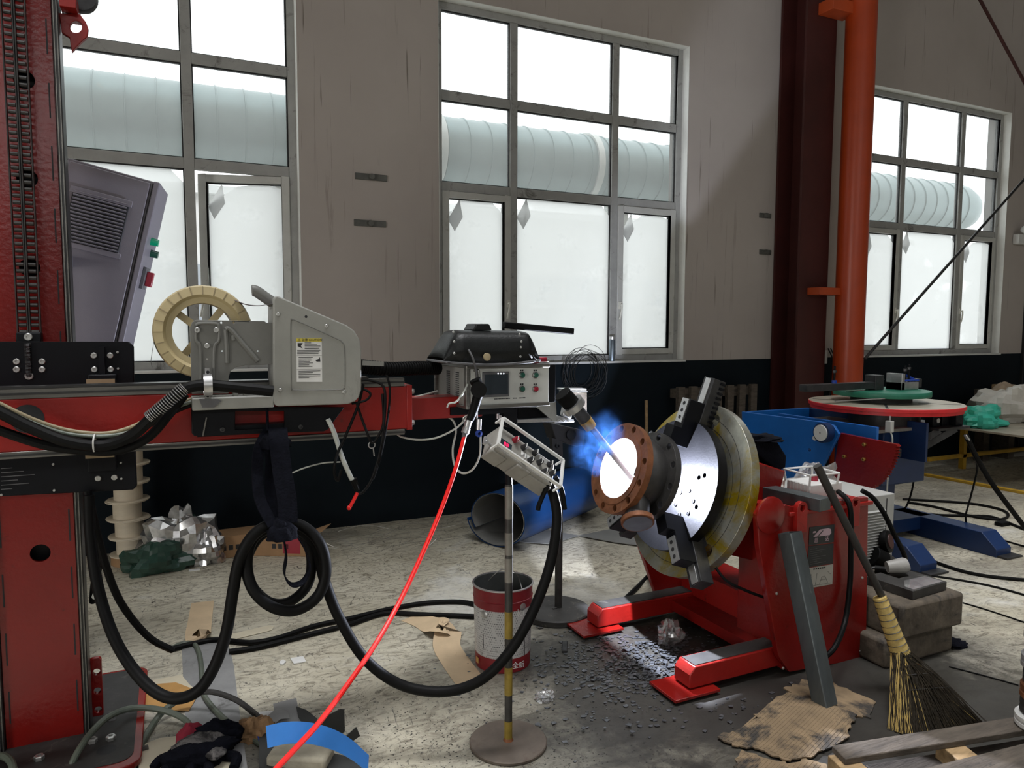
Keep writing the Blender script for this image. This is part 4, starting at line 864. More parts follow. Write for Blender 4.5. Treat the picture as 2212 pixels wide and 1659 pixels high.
# stepped jaws: one up, two down, on toothed bars
def jaw(a, r0, r1, rb, name='jaw'):
    e = UPV * math.cos(R(a)) + SD * math.sin(R(a)); 
    MJ = frame(C0, AX, e)                                # local X radial, Y across, Z along the axis
    j = MB(MJ).bb((rb, -.035, .305), (r1, .035, .372)).obj('jaw_bar', 'dark_steel', ps, bevel=.002)
    MB(MJ @ Matrix.Translation((0, -.030, 0)) @ Matrix.Rotation(R(90), 4, 'X')).plate([(r0, .27), (r0, .185), (r0 + .08, .185), (r0 + .08, .225), (r0 + .21, .225), (r0 + .21, .305), (r0, .305)][::-1], (), -.060).obj('stepped_jaw', 'black_plate', j, bevel=.002)
    MB(MJ).bb((r0 + .10, -.022, .219), (r0 + .208, .022, .225)).obj('jaw_pad', 'steel', j)
    for i in range(3): MB(MJ).cyl((r0 + .122 + .032 * i, 0, .2185), (r0 + .122 + .032 * i, 0, .2188), .009, n=12).obj('pad_hole', 'ink', j)
    for i in range(int((r1 - rb) / .022)): MB(MJ).bb((rb + .011 + .022 * i, .035, .345), (rb + .022 + .022 * i, .041, .372)).obj('rack_tooth', 'black_plate', j)
    MB(MJ).bb((rb + .2, -.018, .300), (r1 - .004, .018, .305)).obj('bar_face', 'steel', j, bevel=.001)
jaw(4, .17, .50, .14); jaw(139, .18, .47, .14); jaw(226, .18, .42, .14)
MB().bar(W(.30, .25, 305), W(.30, .335, 305), .05, .02, AX).obj('jaw_lever', 'dark_steel', ps, bevel=.008)
# head, yoke and base of the positioner
MB().lathe([(.30, .417), (.30, .47), (.22, .47), (.22, .56), (0, .56)], C0, AX, 40).obj('bearing_housing', 'black_plate', ps)
hb = MB(MA(0)).bb((-.20, -.22, .47), (.20, .20, .72)).obj('tilt_head', 'red_paint', ps, bevel=.008)
YC = 2.15
def cabpoly(pts, Y): return pz(pts, Y)
fr = ypoly('side_cabinet', [(1636, 1112), (1648, 1090), (1668, 1088), (1685, 1100), (1697, 1090), (1720, 1096), (1876, 1074), (1871, 1422), (1706, 1452), (1682, 1418), (1640, 1180)], YC, .03, 'red_paint', ps, bevel=.003)
pA, pB = Py(1712, 1098, YC), Py(1876, 1074, YC)
MB().bb((pA.x, YC + .03, .02), (pB.x, YC + .30, pA.z - .03)).obj('cabinet_body', 'red_paint', ps, bevel=.003)
MB().bb((pA.x - .02, YC - .01, pA.z - .03), (pB.x + .02, YC + .34, pA.z - .015)).obj('cabinet_top', 'red_bright', ps, bevel=.002)
MB().plate([(p.x - 1.7, p.z) for p in ()] or [(2.02, .50), (2.32, .74), (2.62, .74), (2.62, .05), (2.2, .05)], (), .03, XZ(2.93)).obj('side_plate', 'red_paint', ps, bevel=.003)
MB().bb((2.34, 2.24, .01), (2.56, 2.98, .23)).obj('cross_base', 'red_bright', ps, bevel=.004)
MB().bb((2.2, 2.2, .05), (2.62, 2.93, .10)).obj('base_floor', 'red_paint', ps)
MB().lathe([(.075, 0), (.075, .010), (.07, .013), (0, .013)], (Py(1662, 1112, YC)).lerp(Py(1662, 1112, YC), 0) + V((0, .0, 0)), (0, -1, 0), 28).obj('trunnion_boss', 'red_paint', ps)
for (x, y) in ((1724, 1122), (1838, 1110)):
    p = Py(x, y, YC); MB().plate([(p.x - .028, p.z - .05), (p.x + .028, p.z - .05)] + [(p.x + .028 * math.cos(R(t_)), p.z + .05 + .028 * math.sin(R(t_))) for t_ in range(0, 181, 15)], [circ(.013, 14, (p.x, p.z + .05))], .022, XZ(YC - .022)).obj('lifting_eye', 'red_bright', ps, bevel=.003)
for (x, y) in ((1868, 1087), (1679, 1140), (1677, 1282), (1862, 1248), (1858, 1406), (1691, 1443)): bolt('cover_screw', Py(x, y, YC), (0, -1, 0), .006, .004, ps, 'bolt_steel', 8)
for (Y0, X0, xend, py_) in ((2.19, 1.80, 2.36, 0), (2.84, 1.78, 2.36, 0)):
    leg = MB(); leg.plate([(X0, .03), (X0, .085), (X0 + .025, .115), (xend, .115), (xend, .03)], (), .10, XZ(Y0)); lg = leg.obj('outrigger_foot', 'red_bright', ps, bevel=.004)
    MB().bb((X0 - .10, Y0 - .04, .012), (X0 + .12, Y0 + .13, .024)).obj('foot_pad', 'red_paint', lg, bevel=.002)
    MB().bb((X0 + .03, Y0 + .01, .115), (xend - .01, Y0 + .09, .118)).obj('soot_layer', 'black_dusty', lg)
# nameplates
n1 = ypoly('name_plate', [(1749, 1139), (1803, 1133), (1801, 1171), (1747, 1178)], YC - .002, .002, 'nameplate_black', ps)
n2 = ypoly('data_plate', [(1747, 1180), (1801, 1174), (1799, 1217), (1744, 1226)], YC - .002, .002, 'nameplate_black', ps)
n3 = ypoly('diagram_plate', [(1743, 1228), (1800, 1219), (1798, 1262), (1741, 1272)], YC - .002, .002, 'diagram_plate', ps)
ypoly('logo', [(1757, 1160), (1771, 1144), (1790, 1141), (1795, 1143), (1796, 1151), (1792, 1156)], YC - .0028, .0008, 'logo_pink', n1); ypoly('logo', [(1764, 1161), (1777, 1146), (1779, 1146), (1766, 1161)], YC - .0034, .0008, 'nameplate_black', n1)
ypoly('logo', [(1757, 1148), (1763, 1147), (1762, 1151), (1756, 1152)], YC - .0028, .0008, 'logo_pink', n1)
TM = lambda x, y: frame(Py(x, y, YC - .003), (0, -1, 0), (1, 0, .0))
text('\u8d85', .022, TM(1763, 1168), 'logo_pink', n1); text('\u8fbe', .022, TM(1787, 1164), 'logo_pink', n1)
for i in range(8): a_ = Py(1750, 1187 + 4.6 * i, YC - .002); MB().bb((a_.x, YC - .0026, a_.z - .0008), (a_.x + .04 + .05 * ((i * 5) % 3) / 2, YC - .002, a_.z + .0008)).obj('print_line', 'grey_dark', n2)
for i in range(6): a_ = Py(1757 + 4.6 * i, 1229.5 - .7 * i, YC - .002); MB().bb((a_.x, YC - .0026, a_.z - .003), (a_.x + .008, YC - .002, a_.z + .003)).obj('title_mark', 'ink', n3)
for pts_ in ([(1752, 1240), (1753, 1262)], [(1749, 1248), (1757, 1246)], [(1765, 1238), (1761, 1264)], [(1770, 1262), (1775, 1246), (1782, 1244), (1788, 1258)], [(1750, 1266), (1794, 1259)], [(1788, 1234), (1794, 1240)], [(1773, 1253), (1784, 1251)]):
    MB().tube(path([(x, y, YC - .0022) for x, y in pts_]), .0007, 4, smooth=False).obj('drawn_line', 'ink', n3)
MB().tube(path([(1546, 1226, 2.25), (1570, 1255, 2.22), (1610, 1275, 2.2), (1650, 1290, 2.2), (1690, 1300, 2.25)]), .006, 6).obj('grounding_lead', 'black_rubber', ps)

# ------------------------------------------------------------------ torch
YT = C0.y
t0, t1, t2, t3 = Py(1214, 850, YT), Py(1252, 893, YT), Py(1276, 922, YT), Py(1365, 1032, YT)
to = T('welding_torch', 'angled welding torch with brass collar reaching into the rusty flange', 'torch', tuple(t1))
dr = (t3 - t1).normalized()
MB().cyl(t0, Py(1241, 880, YT), .036, n=24).obj('torch_body', 'black_rubber', to, bevel=.003)
MB().cyl(Py(1240, 877, YT), Py(1268, 912, YT), .027, n=24).obj('insulator', 'dark_steel', to)
MB().cyl(Py(1264, 907, YT), Py(1276, 923, YT), .028, .026, n=24).obj('brass_collar', 'brass', to)
MB().tube([t2 - dr * .01, t2.lerp(t3, .5), t3], .0135, 12, sub=2, smooth=False).obj('torch_tube', 'copper_tube', to)
MB().tube([t3, t3 + V((.02, 0, -.024))], .009, 8, smooth=False).obj('contact_tip', 'copper_tube', to)
MB().lathe([(.036, -.014), (.050, -.014), (.050, .014), (.036, .014), (.036, -.014)], Py(1238, 876, YT), dr, 24).obj('clamp_ring', 'steel', to)
ypoly('clamp_jaw', [(1222, 872), (1238, 890), (1234, 906), (1216, 898)], YT + .03, .03, 'steel', to, bevel=.004)
ypoly('support_plate', [(1236, 846), (1268, 848), (1268, 886), (1266, 902), (1250, 888), (1238, 872)], YT + .08, .03, 'stone', to, bevel=.003)
for (x0_, x1_, y_) in ((1208, 1262, 840), (1212, 1264, 845)): MB().bar(Py(x0_, y_, YT + .07), Py(x1_, y_, YT + .07), .04, .006).obj('slide_bar', 'steel', to, bevel=.001)
ypoly('carrier_bar', [(1196, 898), (1205, 898), (1240, 906), (1241, 912), (1198, 915)], YT + .04, .08, 'steel', to, bevel=.002)
for x in (1206, 1217, 1228): bolt('carrier_screw', Py(x, 908, YT + .04), (0, -1, 0), .006, .006, to)
ypoly('carrier_web', [(1190, 868), (1201, 868), (1203, 910), (1196, 910), (1160, 880)], YT + .02, .01, 'feeder_grey', to)
ypoly('carrier_plate', [(1118, 880), (1197, 880), (1197, 908), (1118, 908)], YT + .065, .02, 'bright_plate', to, bevel=.002)
ypoly('carrier_rail', [(1118, 907), (1200, 904), (1200, 911), (1118, 914)], YT + .03, .06, 'steel', to, bevel=.001)
# dark slide motor behind the torch carrier
sm_ = T('slide_drive', 'dark cross-slide drive housing hanging behind the torch carrier', 'drive unit', tuple(Py(1235, 1010, 2.72)))
ypoly('housing', [(1190, 914), (1262, 930), (1262, 962), (1245, 965), (1200, 950)], 3.25, .10, 'ink', sm_, bevel=.004)
MB().lathe([(.022, 0), (.028, .004), (.028, .012), (0, .014)], Py(1232, 938, 3.25), (0, -1, 0), 20).obj('end_cap', 'black_plate', sm_)
ypoly('bracket_plate', [(1192, 946), (1215, 952), (1216, 985), (1196, 985)], 3.25, .03, 'ink', sm_); bolt('stud', Py(1203, 963, 3.25), (0, -1, 0), .012, .012, sm_, 'black_plate')
ypoly('hanger_block', [(1086, 882), (1118, 882), (1118, 920), (1098, 924), (1086, 915)], 2.56, .08, 'black_plate', sm_, bevel=.003)
for (x, y) in ((1055, 888), (1065, 889)): MB().lathe([(.004, 0), (.009, 0), (.009, .006), (.004, .006), (.004, 0)], Py(x, y, 2.5), (0, -1, 0), 14).obj('fitting', 'steel', sm_)
MB().bb(tuple(Py(1040, 880, 2.52)), tuple(Py(1090, 884, 2.6))).obj('hanger_rail', 'black_plate', sm_)
for (x, y) in ((1075, 905), (1080, 915)): MB().cyl(Py(x, y - 18, 2.54), Py(x, y, 2.54), .006, n=10).obj('valve', 'steel', sm_)

# arc light: at the tip inside the pipe, spilling out of both ends
def lamp(name, loc, power, col, rad):
    l = bpy.data.lights.new(name, 'POINT'); l.energy = power; l.color = col; l.shadow_soft_size = rad
    o = bpy.data.objects.new(name, l); COL.objects.link(o); o.location = loc; return o
MB().sphere(t3 + V((.016, 0, -.02)), .007, 8).obj('arc', 'arc_glow', to)
lamp('arc_light', W(.145), 175, (.78, .84, 1.0), .006)

# ------------------------------------------------------------------ stands, pendant, bucket
ps1 = Pf(1098, 1606); X1, Y1 = ps1.x, ps1.y
sd = T('pendant_stand', 'black and yellow striped pole on a round steel plate, holding the pendant', 'stand', (X1, Y1, 0))
MB().lathe([(0, 0), (.132, 0), (.135, .003), (.135, .010), (.132, .013), (0, .013)], (X1, Y1, 0), n=48).obj('base_disc', 'stand_disc', sd)
zt = Py(1098, 1046, Y1).z
MB().lathe([(.0135, .013), (.0135, zt)], (X1, Y1, 0), n=20).obj('pole', 'pole_dark', sd); MB().lathe([(.018, .013), (.014, .022)], (X1, Y1, 0), n=20).obj('weld_bead', 'rust', sd)
bands = [(1600, 1556, 'pole_yellow'), (1500, 1440, 'pole_yellow'), (1378, 1320, 'pole_yellow'), (1257, 1205, 'pole_grey'), (1198, 1150, 'pole_grey'), (1120, 1050, 'pole_grey')]
for (y0_, y1_, mt) in bands: MB().lathe([(.0141, Py(1098, y0_, Y1).z), (.0141, Py(1098, y1_, Y1).z)], (X1, Y1, 0), n=20).obj('painted_band', mt, sd)
ps2 = Pf(1206, 1326); s2 = T('support_stand', 'dark pole on a thick round black base behind the bucket', 'stand', (ps2.x, ps2.y, 0))
MB().lathe([(0, 0), (.17, 0), (.175, .004), (.175, .028), (.17, .034), (.03, .036), (0, .036)], (ps2.x - .015, ps2.y, 0), n=48).obj('base_disc', 'black_dusty', s2)
MB().lathe([(.019, .03), (.019, .62), (0, .62)], (ps2.x, ps2.y, 0), n=20).obj('pole', 'pole_dark', s2)
for (x, y) in ((1198, 1315), (1168, 1358)): q = Pf(x, y, .036); MB().bb((q.x - .012, q.y - .006, .036), (q.x + .012, q.y + .006, .041)).obj('dirt_crumb', 'black_dusty', s2)

pn_ = T('pendant_control', 'dusty grey remote pendant with white guard frame tilted on the striped pole', 'pendant', (X1, Y1, zt))
pc_ = Py(1137, 985, Y1 - .03)
ex = (Py(1185, 1040, Y1) - Py(1060, 955, Y1)).normalized()            # long side runs down to the right
ey = V((0, 1, 0)); ez = ex.cross(ey).normalized()
if ez.z < 0: ez = -ez
# tip the face towards the viewer
ez2 = (ez * math.cos(R(50)) - ey * math.sin(R(50))).normalized(); ey2 = ez2.cross(ex).normalized()
MP = Matrix(((ex.x, ey2.x, ez2.x, pc_.x), (ex.y, ey2.y, ez2.y, pc_.y), (ex.z, ey2.z, ez2.z, pc_.z), (0, 0, 0, 1)))
hl, hwid = .128, .050
MB(MP).bb((-hl, -hwid, -.075), (hl, hwid, 0)).obj('case', 'pendant_grey', pn_, bevel=.006)
for (a_, b2_) in ((-hl - .004, -hl + .06), (hl - .10, hl + .004)): MB(MP).bb((a_, -hwid - .006, -.072), (b2_, -hwid + .006, -.012)).obj('case_pad', 'pendant_grey', pn_, bevel=.004)
MB(MP).bb((-.03, -hwid - .008, -.070), (.03, -hwid + .006, -.004)).obj('case_pad', 'pendant_grey', pn_, bevel=.004)
fmm = MB(MP); fr_ = [(-hl - .012, -hwid - .008, .028), (hl + .012, -hwid - .008, .028), (hl + .012, hwid + .008, .028), (-hl - .012, hwid + .008, .028)]
for i in range(4): fmm.bar(fr_[i], fr_[(i + 1) % 4], .006, .012)
for q in fr_: fmm.bar(q, (q[0], q[1], -.01), .006, .006, (1, 0, 0))
fmm.obj('guard_frame', 'white_paint', pn_)
MB(MP).bb((-hl + .012, -.03, 0), (-hl + .06, .0, .004)).obj('display_window', 'screen_glass', pn_); text('88', .022, MP @ Matrix.Translation((-hl + .036, -.015, .0045)), 'red_digit', pn_, 'display_digit')
for i, (x, y, mt) in enumerate(((-.06, .028, 'red_button'), (-.02, .022, 'ink'), (.015, -.012, 'ink'), (.03, .03, 'ink'), (.055, .005, 'ink'), (.08, -.02, 'ink'), (.10, .025, 'ink'), (-.02, -.025, 'steel'), (.115, -.005, 'ink'))):
    kb_ = MB(MP).lathe([(.010, 0), (.010, .006), (.008, .020), (0, .021)], (x, y, 0), n=14).obj('knob', mt, pn_); MB(MP).bb((x - .001, y - .009, .016), (x + .001, y + .009, .023)).obj('knob_pointer', 'white_paint', kb_)
for (x, y) in ((-.005, .0), (.045, -.028), (.075, .03)): MB(MP).bb((x - .018, y - .008, 0), (x + .018, y + .008, .001)).obj('scale_label', 'paper_white', pn_)
MB(MP).cyl((hl - .02, -.01, -.03), (hl + .045, -.01, -.05), .016, n=16).obj('cable_gland', 'black_rubber', pn_)
MB(MP).cyl((-hl, -.02, -.03), (-hl - .025, -.02, -.03), .005, n=10).obj('wing_bolt', 'steel', pn_); MB(MP).bb((-hl - .032, -.036, -.034), (-hl - .022, -.004, -.026)).obj('wing', 'steel', pn_)
MB().tube([V((X1, Y1, zt - .05)), V((X1, Y1, zt)), MP @ V((-.02, .0, -.07))], .012, 10).obj('pole_socket', 'black_plate', pn_)
for k, pts_ in enumerate(([(1188, 1038), (1180, 1055), (1172, 1072), (1164, 1092), (1162, 1102)], [(1200, 1030), (1208, 1045), (1215, 1065), (1218, 1085), (1220, 1100)])):
    MB().tube(path([(x, y, Y1 - .05) for x, y in pts_]), .0085, 8).top('cable_tie_tail', 'black_rubber', ('loose black strap end hanging left of the pendant cable', 'loose black strap end hanging right of the pendant cable')[k], 'strap')

bkp = Pf(1086, 1428); bx, by = bkp.x, bkp.y; bh = .352; rb_, rt_ = .118, .128
bt_ = T('paint_bucket', 'red and white metal paint bucket with bent wire handle, empty and open', 'bucket', (bx, by, 0))
pr_ = lambda z: rb_ + (rt_ - rb_) * z / bh
nseg = 48; vs = []; fs = []
me_rows = [(.062, 0.0), (.275, 1.0)]
bk_ = MB().lathe([(0, .004), (rb_ - .004, .004), (rb_ - .003, .0), (rb_, .002), (pr_(.062), .062)], (bx, by, 0), n=nseg).obj('lower_band', 'pail_red', bt_)
o_ = MB().lathe([(pr_(.062), .062), (pr_(.268), .268)], (bx, by, 0), n=nseg).obj('printed_sleeve', 'pail_print', bt_)
uvl = o_.data.uv_layers.new(name='UV')
for lp in o_.data.loops:
    c_ = o_.data.vertices[lp.vertex_index].co; uvl.data[lp.index].uv = (math.atan2(c_.y, c_.x + 1e-9) / math.pi * 1.9, c_.z * 4.5)
MB().lathe([(pr_(.268), .268), (pr_(.30), .30), (pr_(.30) + .003, .303), (pr_(.30), .306), (rt_, bh), (rt_ + .004, bh + .002), (rt_ + .002, bh + .005), (rt_ - .002, bh)], (bx, by, 0), n=nseg).obj('upper_band', 'pail_red', bt_)
MB().lathe([(rt_ + .004, bh), (rt_ + .004, bh + .004), (rt_ - .002, bh + .006), (rt_ - .003, bh)], (bx, by, 0), n=nseg).obj('rim', 'steel', bt_)
MB().lathe([(rt_ - .003, bh), (rb_ - .003, .01), (0, .01)], (bx, by, 0), n=nseg).obj('inside', 'pail_inside', bt_)
def pail_pt(x, y): # point on the pail's front for a pixel
    d_ = ray(x, y); a = d_.x ** 2 + d_.y ** 2; b = -2 * (d_.x * bx + d_.y * by); c_ = bx * bx + by * by - .122 ** 2
    disc = max(b * b - 4 * a * c_, 0); return CAM + d_ * ((-b - math.sqrt(disc)) / (2 * a))
def pail_M(p): n_ = V((p.x - bx, p.y - by, 0)).normalized(); return frame(p + n_ * .002, n_, V((-n_.y, n_.x, 0)))
for (x, y) in ((1047, 1327), (1128, 1310)):
    p = pail_pt(x, y); n_ = V((p.x - bx, p.y - by, 0)).normalized(); MB().lathe([(.016, 0), (.016, .005), (.008, .008), (0, .008)], p, n_, 18).obj('handle_lug', 'steel', bt_)
e0, e1 = pail_pt(1128, 1310), pail_pt(1047, 1327)
MB().tube([e0, Py(1124, 1295, e0.y), Py(1110, 1290, by - .1), Py(1128, 1288, by - .05), Py(1124, 1260, by), Py(1112, 1236, by), Py(1085, 1230, by + .02), Py(1070, 1240, by + .03), Py(1055, 1255, by + .06)], .0025, 6).obj('wire_handle', 'wire_steel', bt_)
for i, chx in enumerate('\u5168\u65b0'):
    p = pail_pt(1113 + 13 * i, 1438 - 2 * i); text(chx, .03, pail_M(p), 'paper_white', bt_)
p = pail_pt(1124, 1322); M_ = pail_M(p)
for (a_, b2_, c_, d_) in ((-.016, -.016, -.013, .016), (.013, -.016, .016, .016), (-.016, .013, .016, .016), (-.016, -.016, .016, -.013), (-.007, -.009, -.004, .007), (-.007, .004, .006, .007), (.004, -.009, .007, .007)): MB(M_).bb((a_, b2_, 0), (c_, d_, .001)).obj('logo', 'paper_white', bt_)
MB(pail_M(pail_pt(1032, 1425))).bb((-.010, -.012, -.0005), (.010, .012, .0005)).obj('logo', 'paper_orange', bt_)
for (x, y0_, y1_) in ((1044, 1345, 1400), (1071, 1310, 1350), (1133, 1372, 1415), (1126, 1372, 1392)): a_, b2_ = pail_pt(x, y0_), pail_pt(x, y1_); MB().bar(a_, b2_, .003, .001, V((a_.x - bx, a_.y - by, 0))).obj('drip', 'ink', bt_)

# ------------------------------------------------------------------ heavy hoses and cables
def cable(pts, r, mat, label, cat='cable', n=10, group=None, name='cable', sub=6, floor=False):
    P = fpath(pts, r) if floor else path(pts)
    return MB().tube(P, r, n, sub).top(name, mat, label, cat, group)
YH = 2.32
coil = [(192, 1070, 2.70), (196, 1160, 2.68), (212, 1270, 2.62), (250, 1385, 2.52), (310, 1472, 2.42), (368, 1508, 2.36), (425, 1494, YH), (463, 1440, YH), (489, 1365, YH), (503, 1280, YH), (517, 1210, YH), (548, 1155, YH), (595, 1130, YH), (650, 1135, YH), (692, 1175, YH - .02), (704, 1235, YH - .03), (686, 1288, YH - .03), (640, 1318, YH - .03), (590, 1312, YH - .03), (548, 1275, YH - .01), (533, 1220, YH + .01), (546, 1165, YH + .02), (590, 1138, YH + .03), (640, 1140, YH + .03), (682, 1180, YH + .03), (700, 1250, YH + .02), (733, 1335, YH), (790, 1425, YH - .02), (868, 1480, YH - .06), (960, 1494, YH - .12), (1040, 1468, YH - .17), (1105, 1402, YH - .20), (1155, 1312, YH - .20), (1188, 1220, YH - .19), (1203, 1130, YH - .17), (1197, 1075, YH - .15), (1182, 1040, YH - .13)]
cable(coil, .0175, 'black_rubber', 'thick black control hose looped in a coil and running to the pendant', 'hose', 14, name='control_hose', sub=7)
cable([(610, 1133, YH + .045), (560, 1160, YH + .045), (533, 1210, YH + .045), (540, 1260, YH + .045), (580, 1300, YH + .045), (625, 1300, YH + .045), (665, 1262, YH + .045), (672, 1200, YH + .045), (650, 1150, YH + .045), (612, 1133, YH + .045)], .0165, 'black_rubber', 'inner turn of black hose hanging in the webbing strap', 'hose', 12, name='control_hose')
cable([(188, 1060, 2.72), (196, 1090, 2.72), (222, 1200, 2.74), (260, 1300, 2.78), (320, 1375, 2.84), (372, 1404, 2.9)], .0125, 'black_rubber', 'thinner black cable curving from the red column to the floor', 'cable', 10)
cable([(190, 1145, 2.75), (214, 1175, 2.75), (222, 1205, 2.76), (205, 1250, 2.8), (200, 1300, 2.85)], .011, 'black_rubber', 'short black cable bulging beside the red column', 'cable', 10)
cable([(196, 1190, 2.79), (211, 1230, 2.79), (214, 1262, 2.8), (206, 1290, 2.82)], .012, 'clear_hose', 'pale hose looped behind the red column edge', 'hose', 10, name='hose')
for k, pts_ in enumerate(([(372, 1402), (420, 1390), (470, 1382), (540, 1388), (600, 1378), (680, 1352), (760, 1335), (830, 1318), (900, 1305), (960, 1300), (1010, 1302), (1060, 1318)],
                          [(495, 1408), (560, 1398), (650, 1375), (750, 1350), (830, 1325), (900, 1327), (980, 1330), (1060, 1333)],
                          [(1150, 1327), (1220, 1335), (1280, 1332), (1330, 1310), (1370, 1275), (1400, 1245), (1420, 1225, .22)],
                          [(1150, 1322), (1230, 1330), (1330, 1322), (1400, 1308), (1480, 1297)])):
    cable(pts_, .0125 if k != 3 else .009, 'black_rubber', ('long black floor cable, the upper one left of the bucket', 'long black floor cable, the lower one left of the bucket', 'black cable rising from the dark stand base to the faceplate', 'thin black cable lying behind the red foot')[k], 'cable', 10, floor=True)
cable([(365, 1403), (395, 1390), (420, 1392), (432, 1420), (437, 1470), (440, 1500), (470, 1540), (520, 1580), (560, 1605), (590, 1625)], .0105, 'green_cable', 'grey-green cable running over the floor plate to the scrap pile', floor=True)
cable([(420, 1497, .07), (460, 1495, .08), (510, 1512, .05), (548, 1540, .02), (575, 1565)], .0105, 'black_dusty', 'dusty dark cable arching over the floor plate', floor=True)
cable([(285, 1660), (300, 1620), (330, 1565), (360, 1530, .04), (400, 1505, .06), (430, 1497, .07)], .0115, 'green_cable', 'dusty cable coming from the bottom edge to the hanging hose', floor=True)
cable([(150, 1665), (165, 1630, .05), (195, 1585, .08), (235, 1548, .08), (285, 1530, .06), (340, 1532, .05), (385, 1546, .035), (408, 1565, .02), (405, 1590)], .011, 'green_cable', 'dusty cable arching over the red base plate', floor=True)
cable([(165, 1660), (220, 1640), (270, 1630), (320, 1615)], .011, 'black_dusty', 'dark cable lying along the bottom edge beside the base plate', floor=True)
cable([(-10, 1632, .05), (12, 1635, .06), (26, 1650, .05), (30, 1680, .03)], .012, 'green_cable', 'short cable bend in the bottom left corner', floor=True)
# red air hose with its connector hanging from the control box
MB().tube(path([(1003, 943, 2.33), (985, 1010, 2.31), (955, 1095, 2.28), (915, 1190, 2.22), (868, 1290, 2.14), (815, 1385, 2.04), (750, 1480, 1.92), (690, 1560, 1.82), (640, 1615, 1.75), (560, 1700, 1.65)]), .0075, 10).top('air_hose', 'red_hose', 'bright red air hose slanting from the control box down to the scrap pile', 'hose')
hc = T('hose_connector', 'black moulded grip with metal coupling above the red hose', 'connector', tuple(Py(1006, 935, 2.33)))
MB().tube(path([(1026, 820, 2.34), (1034, 842, 2.34), (1030, 862, 2.34), (1020, 895, 2.34), (1012, 912, 2.34)]), .021, 12, r_end=.013).obj('grip', 'black_rubber', hc)
MB().cyl(Py(1034, 842, 2.33), Py(1034, 842, 2.30), .028, n=18).obj('trigger_hub', 'black_rubber', hc)
MB().cyl(Py(1013, 908, 2.335), Py(1008, 925, 2.335), .012, n=14).obj('coupling', 'steel', hc); MB().cyl(Py(1008, 925, 2.335), Py(1004, 936, 2.333), .014, n=14).obj('coupling_nut', 'steel', hc); MB().cyl(Py(1004, 936, 2.333), Py(1002, 946, 2.33), .010, .0078, n=12).obj('strain_relief', 'grey_dark', hc)
MB().tube(path([(1015, 895, 2.36), (1000, 905, 2.38), (1012, 930, 2.34)]), .0025, 6).obj('wire_loop', 'wire_steel', hc)
hb2 = T('air_fitting', 'small brass-and-blue air fitting hanging under the control box', 'fitting', tuple(Py(1036, 940, 2.48)))
MB().cyl(Py(1035, 905, 2.46), Py(1034, 928, 2.46), .010, n=12).obj('fitting_body', 'steel', hb2); MB().lathe([(.006, 0), (.013, .002), (.013, .010), (.006, .012)], Py(1033, 936, 2.452), (0, -1, 0), 14).obj('blue_collar', 'label_blue', hb2)
MB().cyl(Py(1030, 905, 2.47), Py(1030, 860, 2.47), .004, n=8).obj('hanger_tube', 'steel', hb2)
cable([(1038, 942, 2.45), (1036, 985, 2.45), (1020, 1015, 2.46), (998, 1022, 2.48), (982, 1005, 2.5), (978, 970, 2.52), (985, 930, 2.54), (975, 905, 2.56), (940, 890, 2.57)], .004, 'clear_hose', 'thin pale tube looping under the control box', 'tube', 8, name='air_tube')
cable([(1008, 902, 2.42), (985, 925, 2.45), (945, 945, 2.5), (905, 950, 2.55), (868, 944, 2.58), (855, 935, 2.6)], .0035, 'clear_hose', 'thin pale tube sagging from the boom to the control box', 'tube', 8, name='air_tube')
cable([(895, 858, 2.6), (920, 852, 2.6), (945, 845, 2.62)], .004, 'clear_hose', 'short pale tube along the inner boom', 'tube', 8, name='air_tube')
MB().tube(path([(1010, 830, 2.415), (1000, 850, 2.4), (985, 868, 2.4), (970, 872, 2.41), (966, 880, 2.42)]), .0035, 6).top('signal_lead', 'clear_hose', 'twisted pale lead at the left end of the control box', 'lead')
# leads under the feeder
for k, (pts_, r_, mt, lb) in enumerate((
    ([(780, 822, 2.42), (800, 822, 2.42), (828, 835, 2.41), (832, 880, 2.40), (824, 960, 2.40), (805, 1030, 2.41), (785, 1062, 2.41), (775, 1066, 2.41)], .0045, 'black_rubber', 'black lead looping down from the feeder to the red nozzle'),
    ([(835, 810, 2.44), (842, 840, 2.43), (838, 900, 2.42), (822, 985, 2.41), (806, 1035, 2.41)], .004, 'black_rubber', 'outer black lead hanging right of the feeder'),
    ([(785, 830, 2.42), (772, 880, 2.41), (745, 945, 2.40), (727, 985, 2.40), (722, 1020, 2.4), (730, 1038, 2.4), (737, 1015, 2.4)], .005, 'black_rubber', 'black lead crossing below the feeder to a small loop'),
    ([(770, 870, 2.41), (780, 900, 2.41), (795, 940, 2.40), (802, 955, 2.4), (812, 950, 2.4), (828, 915, 2.4), (826, 850, 2.41)], .0045, 'black_rubber', 'black lead forming a ring under the feeder'),
    ([(780, 838, 2.42), (800, 850, 2.41), (790, 865, 2.41), (760, 872, 2.41)], .004, 'black_rubber', 'short black lead at the corner of the feeder'),
    ([(708, 905, 2.43), (722, 935, 2.42), (738, 985, 2.41), (755, 1025, 2.41), (763, 1040, 2.41)], .008, 'clear_hose', 'pale flat hose hanging under the feeder'))):
    MB().tube(path(pts_), r_, 8).top('lead', mt, lb, 'lead')
nz_ = T('nozzle_plug', 'small red plugged nozzle at the end of the pale hose', 'nozzle', tuple(Py(765, 1070, 2.41)))
MB().cyl(Py(763, 1035, 2.41), Py(772, 1058, 2.41), .012, .009, n=12).obj('rubber_cuff', 'black_rubber', nz_); MB().tube(path([(772, 1064, 2.41), (763, 1082, 2.41), (755, 1096, 2.41)]), .006, 8).obj('red_plug', 'red_hose', nz_); MB().sphere(Py(754, 1097, 2.41), .008, 8).obj('plug_tip', 'red_hose', nz_)
